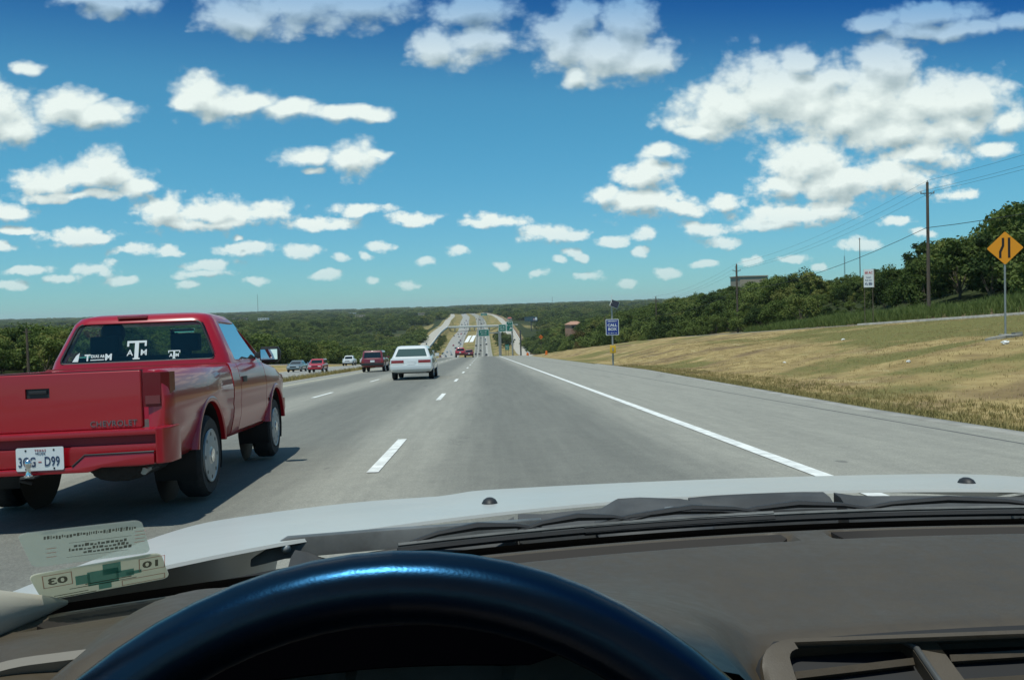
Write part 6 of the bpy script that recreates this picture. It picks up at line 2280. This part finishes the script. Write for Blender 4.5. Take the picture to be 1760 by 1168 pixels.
# roof, pillars and headlining keep the cabin in the shade
def roof_fn(u, v):
    x = CX - 0.62 + 1.24 * u
    k = (x - CX) / 0.62
    y = 0.205 - 0.055 * k * k - 1.75 * v
    return (x, y, 1.372 + 0.05 * sin(pi * min(1, v * 1.0)) - 0.035 * k * k - EO)


grid_mesh(roof_fn, 17, 12, 'roof', P_HOOD, OC, thick=0.03)
for s in (-1, 1):
    a0 = Vector(ws_point(CX + s * 0.755, 0.0))
    a1 = Vector(ws_point(CX + s * 0.74, 1.0))
    MB().tube([a0 + Vector((s * 0.015, -0.09, -0.02)), a0.lerp(a1, 0.5) + Vector((s * 0.02, -0.04, 0)), a1 + Vector((0, -0.03, 0.0))], [0.042, 0.034, 0.034], 10).build('pillar', M_PILLAR, OC, 60)
    MB().tube([(CX + s * 0.78, -0.45, 0.85 - EO), (CX + s * 0.66, -0.55, 1.36 - EO)], 0.05, 8).build('door_pillar', P_HOOD, OC, 60)
    MB().tube([(CX + s * 0.76, -1.9, 0.85 - EO), (CX + s * 0.60, -1.5, 1.36 - EO)], 0.08, 8).build('rear_pillar', P_HOOD, OC, 60)
MB().box(CX - 0.55, CX + 0.55, -1.25, -1.0, 0.4, 1.0 - EO).build('rear_seat', M_DASHD, OC, 30, 0.06)
for q in (-0.02, 0.76):
    se = MB().box(q - 0.24, q + 0.24, -0.62, -0.45, 0.4, 1.03 - EO).box(q - 0.24, q + 0.24, -0.5, -0.05, 0.38, 0.50).build('front_seat', M_DASHD, OC, 30, 0.06)
    MB().box(q - 0.13, q + 0.13, -0.62, -0.53, 1.06 - EO, 1.22 - EO).build('headrest', M_DASHD, se, 30, 0.03)
# trim at the foot of the left pillar
MB().tube([(-0.338, 0.722, 0.930 - EO), (-0.345, 0.70, 0.934 - EO), (-0.366, 0.655, 0.939 - EO), (-0.392, 0.60, 0.950 - EO), (-0.425, 0.52, 0.985 - EO), (-0.44, 0.40, 1.08 - EO)], [0.002, 0.008, 0.021, 0.031, 0.040, 0.04], 14).build('pillar_trim', M_PILLAR, OC, 70)
MB().tube([(-0.385, 0.64, 0.90 - EO), (-0.375, 0.58, 0.90 - EO), (-0.365, 0.50, 0.895 - EO), (-0.37, 0.3, 0.86 - EO)], 0.022, 10).build('door_seal', M_BLACK, OC, 60)


# dashboard
TS = np.array([0.012, 0.02, 0.03, 0.042, 0.055, 0.066, 0.072, 0.078, 0.090, 0.096, 0.100, 0.103, 0.106, 0.110, 0.125, 0.15, 0.18, 0.21, 0.24, 0.27, 0.29, 0.305, 0.318, 0.33, 0.345, 0.37, 0.40, 0.44, 0.48])


def slot_mask(x):
    m_ = 0.0
    for (a, b) in ((-0.345, -0.20), (-0.11, 0.300), (0.332, 0.95)):
        m_ = max(m_, float(sstep(a, a + 0.022, x) * (1 - sstep(b - 0.022, b, x))))
    return m_


def dash_z(x, t):
    z = 0.928 - 0.026 * float(1 - sstep(-0.01, 0.066, t))
    # defroster slots: a trough with a steep rear edge
    g = float(sstep(0.068, 0.080, t) * (1 - sstep(0.1005, 0.1035, t)))
    z -= 0.030 * g * slot_mask(x)
    z -= 0.014 * float(sstep(0.12, 0.32, t))
    w = float(sstep(-0.29, -0.25, x) * (1 - sstep(0.13, 0.185, x)))
    z -= 0.75 * max(0.0, t - 0.325) * (1 - w)
    # a low swelling on the driver's left, under the side vent
    z += 0.014 * float(sstep(0.11, 0.20, t)) * float(sstep(-0.13, -0.22, x)) * float(1 - sstep(0.30, 0.33, t))
    # hood over the instruments
    y = glass_y(x) - t
    b = max(0.0, 1 - ((x + 0.04) / 0.215) ** 2) ** 0.5
    k = float(sstep(0.78, 0.52, y))
    z += 0.058 * b * k
    return z


def dash_fn(x, t):
    return (x, glass_y(x) - t, dash_z(x, t) - EO)


XS = np.unique(np.concatenate([np.linspace(CX - 0.80, CX + 0.76, 105), [-0.2, -0.199, 0.065, 0.066, -0.345, -0.335, -0.21, -0.2, -0.11, -0.10, 0.28, 0.29, 0.30, 0.332, 0.34, 0.35]]))
V = [dash_fn(x, t) for t in TS for x in XS]
V = [(p[0], p[1], p[2]) if not (-0.2 < p[0] < 0.066 and p[1] < 0.505) else (p[0], 0.506, min(p[2], 0.905)) for p in V]
n, m_ = len(TS), len(XS)
Q = [(j * m_ + i, (j + 1) * m_ + i, (j + 1) * m_ + i + 1, j * m_ + i + 1) for j in range(n - 1) for i in range(m_ - 1)]
me = np_mesh('dashboard', np.array(V), np.array(Q))
smooth_mesh(me, 50)
dash = mesh_obj('dashboard', me, M_DASH, OC)
# the slots' inner shade coloured in: brown and black strips laid in the troughs
for (a_, b_) in ((-0.335, -0.21), (-0.10, 0.290), (0.342, 0.94)):
    R1, R2 = [], []
    for x in np.linspace(a_, b_, 24):
        y = glass_y(x)
        e = min(1.0, (x - a_) / 0.02, (b_ - x) / 0.02)
        R1.append([(x, y - 0.0715, 0.9275 - EO), (x, y - 0.0915, 0.9275 - 0.013 * e - EO), (x, y - 0.0915, 0.905 - EO), (x, y - 0.0715, 0.905 - EO)])
        R2.append([(x, y - 0.092, 0.9135 - EO), (x, y - 0.1030, 0.9135 - EO), (x, y - 0.1030, 0.906 - EO), (x, y - 0.092, 0.906 - EO)])
    sl = MB().loft(R1).build('defroster_slot', M_SLOT, dash, 40)
    MB().loft(R2).build('slot_shade_strip', M_BLACK, sl, 0)  # black strip painted in for the dark inside of the slot


# vent panel in the centre: rounded bezel round two louvred outlets
VB = Matrix.Translation((0.0, 0.0, -EO))
VT = radians(24)                # lean of the vent panel back from vertical ... seen from above as a shallow slope


def vp(a, b, c=0.0):
    """point on the vent panel: a across, b down its face (metres from the dash edge), c out of the face"""
    y0 = glass_y(a) - 0.335
    return (a, y0 - b * 0.80 - c * 0.60, dash_z(a, 0.325) - 0.005 - b * 0.60 + c * 0.80 - EO)


def bez(pts, r=0.02, n=5):
    return rr_poly(pts, r, n)


L1 = bez([(0.197, 0.009), (0.283, 0.009), (0.302, 0.115), (0.197, 0.115)], 0.010)
L2 = bez([(0.302, 0.006), (0.43, 0.006), (0.43, 0.115), (0.325, 0.115)], 0.006)
outer = bez([(0.176, 0.000), (0.60, 0.000), (0.60, 0.14), (0.172, 0.14)], 0.028, 6)
# backing plate of the bezel with raised rim
nn = len(outer)
# face built as a grid with the two openings left out
def inside(p, poly):
    c = False
    x, y = p
    for i in range(len(poly)):
        x1, y1 = poly[i - 1]
        x2, y2 = poly[i]
        if (y1 > y) != (y2 > y) and x < (x2 - x1) * (y - y1) / (y2 - y1) + x1:
            c = not c
    return c
bez_o = MB().prism(outer, 'z', -0.002, 0.012).build('vent_bezel', M_DASH, dash, 30, 0.004)
for Lp in (L1, L2, [(a + 0.145, b) for a, b in bez([(0.306, 0.006), (0.43, 0.006), (0.43, 0.115), (0.306, 0.115)], 0.006)]):
    boolean(bez_o, MB().prism(Lp, 'z', -0.1, 0.1).build('cutter', None))
for v in bez_o.data.vertices:
    v.co = vp(v.co.x, v.co.y, v.co.z)
bez_o.data.update()
smooth_mesh(bez_o.data, 35)
grid_mesh(lambda u, v: vp((0.1735 - 0.003 * v) + u * 0.43 + 0.02 * max(0.0, 1 - v / 0.2) ** 2 * (1 - u), -0.0045 + 0.145 * v, 0.0020), 30, 12, 'vent_dark_backing', M_BLACK, bez_o)  # black sheet just behind the louvres, standing in for the dark depth
MB().tube([vp(a, b, 0.013) for a, b in [(0.279, 0.010), (0.2865, 0.016), (0.292, 0.045), (0.3015, 0.10)]], 0.0022, 6).build('vent_rim', M_ARM, bez_o, 60)
for (xa, xb, y0, y1, n_) in ((0.199, 0.284, 0.0235, 0.03, 5), (0.310, 0.428, 0.020, 0.026, 5), (0.453, 0.573, 0.020, 0.026, 5)):
    for k in range(n_):
        b0 = y0 + k * 0.0185
        e = 0.006 * k * 0.6
        m = MB()
        q = [vp(xa, b0, 0.0085), vp(xb + e, b0 - 0.003, 0.0085), vp(xb + e, b0 + 0.004 - 0.003, 0.0065), vp(xa, b0 + 0.004, 0.0065)]
        q2 = [(x, y + 0.003, z - 0.003) for x, y, z in q]
        m.add(q + q2, [(0, 1, 2, 3), (7, 6, 5, 4), (0, 4, 5, 1), (1, 5, 6, 2), (2, 6, 7, 3), (3, 7, 4, 0)])
        m.build('louvre', M_DASH, bez_o, 0)
# facia under and left of the vents
m = MB()
rows = []
for x in np.linspace(CX - 0.80, CX + 0.76, 50):
    y = glass_y(x) - 0.336
    rows.append([(x, y + 0.002, dash_z(x, 0.318) - 0.018 - EO), (x, y - 0.03, 0.855 - EO), (x, y - 0.05, 0.70 - EO), (x, y - 0.03, 0.5 - EO)])
if True:
    V = [p for r_ in rows for p in r_]
    Q = [(i * 4 + j, i * 4 + j + 1, (i + 1) * 4 + j + 1, (i + 1) * 4 + j) for i in range(len(rows) - 1) for j in range(3)]
    me = np_mesh('lower_dash', np.array(V), np.array(Q))
    smooth_mesh(me, 40)
    mesh_obj('lower_dash', me, M_DASHD, dash)

# instrument cluster; the shade under the dash hood is put into its near-black colour
V, Q = [], []
XC = np.linspace(-0.205, 0.07, 40)
for x in XC:
    zt = dash_z(x, glass_y(x) - 0.50)
    e = 0.006 + 0.02 * min(1.0, (x + 0.205) / 0.05, (0.07 - x) / 0.05)
    V += [(x, 0.508, zt + 0.0006 - EO), (x, 0.498, zt - 0.003 - EO), (x, 0.499, zt - e - EO), (x, 0.55, zt - e - 0.02 - EO), (x, 0.53, 0.70 - EO)]
for i in range(len(XC) - 1):
    for j in range(4):
        Q.append((i * 5 + j, i * 5 + j + 1, (i + 1) * 5 + j + 1, (i + 1) * 5 + j))
me = np_mesh('instrument_cluster', np.array(V), np.array(Q))
smooth_mesh(me, 40)
clu = mesh_obj('instrument_cluster', me, pmat('shade-black cluster', (0.002, 0.002, 0.003), 1.0, spec=0.0), dash)
for (x, r_) in ((-0.12, 0.045), (0.03, 0.045), (-0.20, 0.026), (0.105, 0.026)):
    MB().lathe([(r_, 0.0), (r_, -0.004), (r_ * 0.93, -0.004), (r_ * 0.92, -0.001), (0.001, -0.001)], 'y', 28, Matrix.Translation((x, 0.535, 0.86 - EO))).build('gauge', MATS['shade-black cluster'], clu, 30)

# steering wheel
WR = 0.1745
top = Vector((-0.040, 0.377, 1.037 - EO))
tl_ = radians(25)
dn = Vector((0, -sin(tl_), -cos(tl_)))
ctr = top + dn * (WR + 0.0150)
side_ = Vector((1, 0, 0))
nrm = side_.cross(dn)
pts = []
rings = []
for k in range(72):
    a = 2 * pi * k / 72
    d_ = -dn * cos(a) + side_ * sin(a)
    p = ctr + d_ * WR
    rings.append([tuple(p + (d_ * cos(2 * pi * j / 16) + nrm * sin(2 * pi * j / 16)) * 0.0150) for j in range(16)])
rings.append(rings[0])
rim = MB().loft(rings, True, False).build('steering_wheel', M_WHEEL, OC, 80)
hubc = ctr + nrm * (-0.03 if nrm.y < 0 else 0.03)
hm = Matrix.Translation(hubc) @ Matrix(((side_.x, dn.x, nrm.x, 0), (side_.y, dn.y, nrm.y, 0), (side_.z, dn.z, nrm.z, 0), (0, 0, 0, 1)))
MB().loft([[(p[0], p[1] + 0.01, c) for p in round_rect(w_, h_, 0.035)] for (w_, h_, c) in ((0.20, 0.15, -0.02), (0.20, 0.15, 0.015), (0.16, 0.11, 0.03))], mtx=hm).build('airbag_cover', MATS['shade-black cluster'], rim, 50)  # hub and spokes take the cluster's shade-dark black
for s in (-1, 1):
    MB().loft([[(s * x, yy + q, c) for q, c in ((-0.018, -0.008), (0.018, -0.008), (0.018, 0.008), (-0.018, 0.008))] for (x, yy) in ((0.09, 0.02), (0.13, 0.03), (0.168, 0.035))], mtx=hm).build('spoke', MATS['shade-black cluster'], rim, 40)
MB().tube([tuple(hubc), tuple(hubc - nrm * (0.30 if nrm.y < 0 else -0.30))], 0.045, 12).build('column', M_BLACK, rim, 50)

# left side vent
lv = MB()
def lvp(a, b, c=0.0):
    return (-0.325 + a, 0.56 - b * 0.85 - c * 0.5, 0.938 - b * 0.42 + c * 0.85 - EO)
o_ = rr_poly([(0.0, 0.02), (0.03, 0.004), (0.105, -0.006), (0.115, 0.02), (0.09, 0.08), (0.0, 0.08)], 0.015, 4)
i_ = [(0.055 + (a - 0.055) * 0.82, 0.040 + (b - 0.040) * 0.80) for a, b in o_]
k = len(o_)
vs = [lvp(a, b, -0.004) for a, b in o_] + [lvp(a, b, 0.006) for a, b in o_] + [lvp(a, b, 0.006) for a, b in i_] + [lvp(a, b, -0.01) for a, b in i_]
fs = []
for i in range(k):
    j = (i + 1) % k
    for q in range(3):
        fs.append((q * k + i, q * k + j, (q + 1) * k + j, (q + 1) * k + i))
lvo = lv.add(vs, fs).build('side_vent', M_VENT, dash, 50)
MB().add([lvp(a, b, -0.012) for a, b in i_], [tuple(range(k))]).build('vent_dark_backing', M_BLACK, lvo, 0)  # flat black sheet painted in as the vent's dark inside
for q in range(4):
    b0 = 0.02 + q * 0.016
    a0, a1 = 0.012, 0.098 - q * 0.006
    MB().add([lvp(a0, b0, -0.002), lvp(a1, b0 - 0.006, -0.002), lvp(a1, b0 + 0.006, -0.007), lvp(a0, b0 + 0.010, -0.007)] + [lvp(a0, b0, -0.004), lvp(a1, b0 - 0.006, -0.004), lvp(a1, b0 + 0.006, -0.009), lvp(a0, b0 + 0.010, -0.009)],
             [(0, 1, 2, 3), (7, 6, 5, 4), (0, 4, 5, 1), (1, 5, 6, 2), (2, 6, 7, 3), (3, 7, 4, 0)]).build('louvre', M_VENT, lvo, 0)

# stickers inside the windscreen, their print turned to the street
def on_pane(x, z):
    """point just inside the pane at height z (above the road)"""
    t = (z - 0.915) / (1.362 - 0.915)
    for _ in range(6):
        p = ws_point(x, t)
        t += (z - EO - p[2]) / 0.47
    return Vector(ws_point(x, t))


def sticker(name, corners, mat, parent, off=0.003):
    """corners: (x, z) of lower left, lower right, upper right, upper left, seen from the driver's seat"""
    P = [on_pane(x, z) for x, z in corners]
    for p in P:
        p.y -= off * 0.55
        p.z -= off * 0.83
    return P


def film_material(name, base_, through, clear):
    """thin paper or film: scatters the daylight that falls on its street side through to the cabin"""
    m = bpy.data.materials.new(name)
    m.use_nodes = True
    N = NT(m.node_tree)
    b = N.n['Principled BSDF']
    b.inputs['Base Color'].default_value = (*base_, 1)
    b.inputs['Roughness'].default_value = 0.7
    trn = N.node('ShaderNodeBsdfTranslucent')
    trn.inputs[0].default_value = (*through, 1)
    tp = N.node('ShaderNodeBsdfTransparent')
    tp.inputs[0].default_value = (0.85, 0.9, 0.86, 1)
    m1, m2 = N.node('ShaderNodeMixShader'), N.node('ShaderNodeMixShader')
    m1.inputs[0].default_value = 0.72
    m2.inputs[0].default_value = clear
    N.l.new(b.outputs[0], m1.inputs[1])
    N.l.new(trn.outputs[0], m1.inputs[2])
    N.l.new(m1.outputs[0], m2.inputs[1])
    N.l.new(tp.outputs[0], m2.inputs[2])
    N.l.new(m2.outputs[0], N.n['Material Output'].inputs['Surface'])
    return m


M_STK = film_material('pale film sticker', (0.5, 0.52, 0.47), (0.50, 0.52, 0.46), 0.58)
M_STK2 = film_material('cream paper sticker', (0.55, 0.55, 0.46), (0.62, 0.61, 0.50), 0.10)


def stick_mat(name, col):
    return pmat(name, col, 0.6)


def film(name, P, mat, parent, lift=0.0, r=0.0):
    P = [p + Vector((0, -0.55, -0.83)) * lift for p in P]
    q = [tuple(p) for p in P]
    if r:
        ctr_ = sum(P, Vector()) / 4
        ax = (P[1] - P[0])
        ay = (P[3] - P[0])
        w_, h_ = ax.length, ay.length
        ex, ey = ax.normalized(), ay.normalized()
        q = [tuple(ctr_ + ex * a + ey * c) for a, c in round_rect(w_, h_, r, 4)]
    n_ = len(q)
    back = [tuple(Vector(p) + Vector((0, 0.55, 0.83)) * 0.0006) for p in q]
    return MB().add(q + back, [tuple(range(n_)), tuple(range(2 * n_ - 1, n_ - 1, -1))]).build(name, mat, parent, 0)


def stick_frame(P):
    ex = (P[1] - P[0]).normalized()
    n_ = (P[1] - P[0]).cross(P[3] - P[0]).normalized()
    ey = n_.cross(ex)
    return P[0], ex, ey, n_, (P[1] - P[0]).length, (P[3] - P[0]).length


def print_boxes(name, P, rects, mat, parent, lift=0.0012):
    o_, ex, ey, n_, w_, h_ = stick_frame(P)
    m = MB()
    for (a0, a1, b0, b1) in rects:
        q = [o_ + ex * (a0 * w_) + ey * (b0 * h_), o_ + ex * (a1 * w_) + ey * (b0 * h_), o_ + ex * (a1 * w_) + ey * (b1 * h_), o_ + ex * (a0 * w_) + ey * (b1 * h_)]
        m.add([tuple(p + Vector((0, -0.55, -0.83)) * lift) for p in q], [(0, 1, 2, 3)])
    return m.build(name, mat, parent, 0)


PA = sticker('a', [(-0.3568, 0.9666), (-0.2809, 0.967), (-0.2765, 1.0022), (-0.3556, 0.999)], None, None)
sa = film('inspection_sticker', PA, M_STK, pane, 0.0, 0.006)
PB = sticker('b', [(-0.3597, 0.9361), (-0.2738, 0.9416), (-0.2706, 0.9715), (-0.3603, 0.9637)], None, None, 0.006)
sb = film('registration_sticker', PB, M_STK2, pane, 0.0, 0.006)
INK = film_material('brown black sticker ink', (0.05, 0.045, 0.04), (0.09, 0.08, 0.07), 0.12)
INKT = film_material('teal sticker ink', (0.05, 0.22, 0.22), (0.10, 0.38, 0.38), 0.12)
INKR = film_material('faded red sticker ink', (0.40, 0.2, 0.17), (0.55, 0.30, 0.26), 0.12)
rs = random.Random(5)
rects = []
x = 0.10
while x < 0.86:
    w_ = rs.uniform(0.008, 0.022)
    rects.append((x, x + w_, 0.80 + rs.uniform(-.02, .02), 0.885 + rs.uniform(-.02, .015)))
    x += w_ + 0.008
for (yb, xa, xb) in ((0.40, 0.30, 0.80), (0.50, 0.34, 0.78), (0.30, 0.42, 0.80)):
    x = xa
    while x < xb:
        w_ = rs.uniform(0.012, 0.035)
        rects.append((x, x + w_, yb, yb + rs.uniform(0.04, 0.085)))
        x += w_ + 0.009
rects += [(0.30, 0.82, 0.63, 0.64), (0.28, 0.80, 0.235, 0.245)]
print_boxes('print', PA, rects, INK, sa)
print_boxes('red_print', PA, [(0.12, 0.2, q, q + 0.02) for q in (0.3, 0.42, 0.54)] + [(0.85, 0.94, q, q + 0.02) for q in (0.42, 0.52, 0.62, 0.72)], INKR, sa)
# a state map in teal, boxes with big figures in red frames
print_boxes('state_map', PB, [(0.27, 0.38, 0.42, 0.74), (0.36, 0.60, 0.30, 0.80), (0.48, 0.62, 0.60, 0.98), (0.58, 0.72, 0.42, 0.66), (0.66, 0.78, 0.46, 0.58), (0.44, 0.54, 0.12, 0.34)], INKT, sb)
def ring_rects(a0, a1, b0, b1, t=0.008):
    return [(a0, a1, b0, b0 + t * 3), (a0, a1, b1 - t * 3, b1), (a0, a0 + t, b0, b1), (a1 - t, a1, b0, b1)]
print_boxes('red_frame', PB, ring_rects(0.03, 0.25, 0.50, 0.94) + ring_rects(0.76, 0.97, 0.50, 0.94) + ring_rects(0.62, 0.97, 0.10, 0.30), INKR, sb)
print_boxes('small_print', PB, [(0.10, 0.42, 0.10, 0.13), (0.10, 0.36, 0.18, 0.205), (0.22, 0.74, 0.335, 0.36), (0.34, 0.70, 0.40, 0.43)], INK, sb, 0.0016)
o_, ex, ey, n_, w_, h_ = stick_frame(PB)
for (txt, fa, fb) in (('10', 0.865, 0.72), ('03', 0.14, 0.72)):
    me = text_mesh(txt, 0.0125, 0.0, 1.15, 1.0, 0.0004)
    me.transform(Matrix.Diagonal((-1, 1, 1, 1)))          # read from the street, so mirrored from inside
    me.materials.clear()
    ob = mesh_obj('lettering', me, INK, sb)
    p = o_ + ex * (fa * w_) + ey * (fb * h_) + Vector((0, -0.55, -0.83)) * 0.0018
    ob.matrix_local = Matrix.Translation(p) @ Matrix(((ex.x, ey.x, n_.x, 0), (ex.y, ey.y, n_.y, 0), (ex.z, ey.z, n_.z, 0), (0, 0, 0, 1)))

OC.location = (0, 0, 0.066)
OC.rotation_euler = (-TH, 0, 0)


# ------------------------------------------------------------------ summer haze: one even volume round the whole place
hz = MB().box(-11000, 11000, -120, 14600, -75, 100).build('haze', None, None, 0)
mh = bpy.data.materials.new('thin summer haze')
mh.use_nodes = True
N = NT(mh.node_tree)
N.n.remove(N.n['Principled BSDF'])
pv_ = N.node('ShaderNodeVolumePrincipled')
pv_.inputs['Color'].default_value = (0.86, 0.95, 1.0, 1)
pv_.inputs['Density'].default_value = 0.00005
pv_.inputs['Anisotropy'].default_value = 0.0
N.l.new(pv_.outputs[0], N.n['Material Output'].inputs['Volume'])
hz.data.materials.append(mh)
tag(hz, 'thin pale blue haze over the whole landscape', 'haze', kind='stuff')
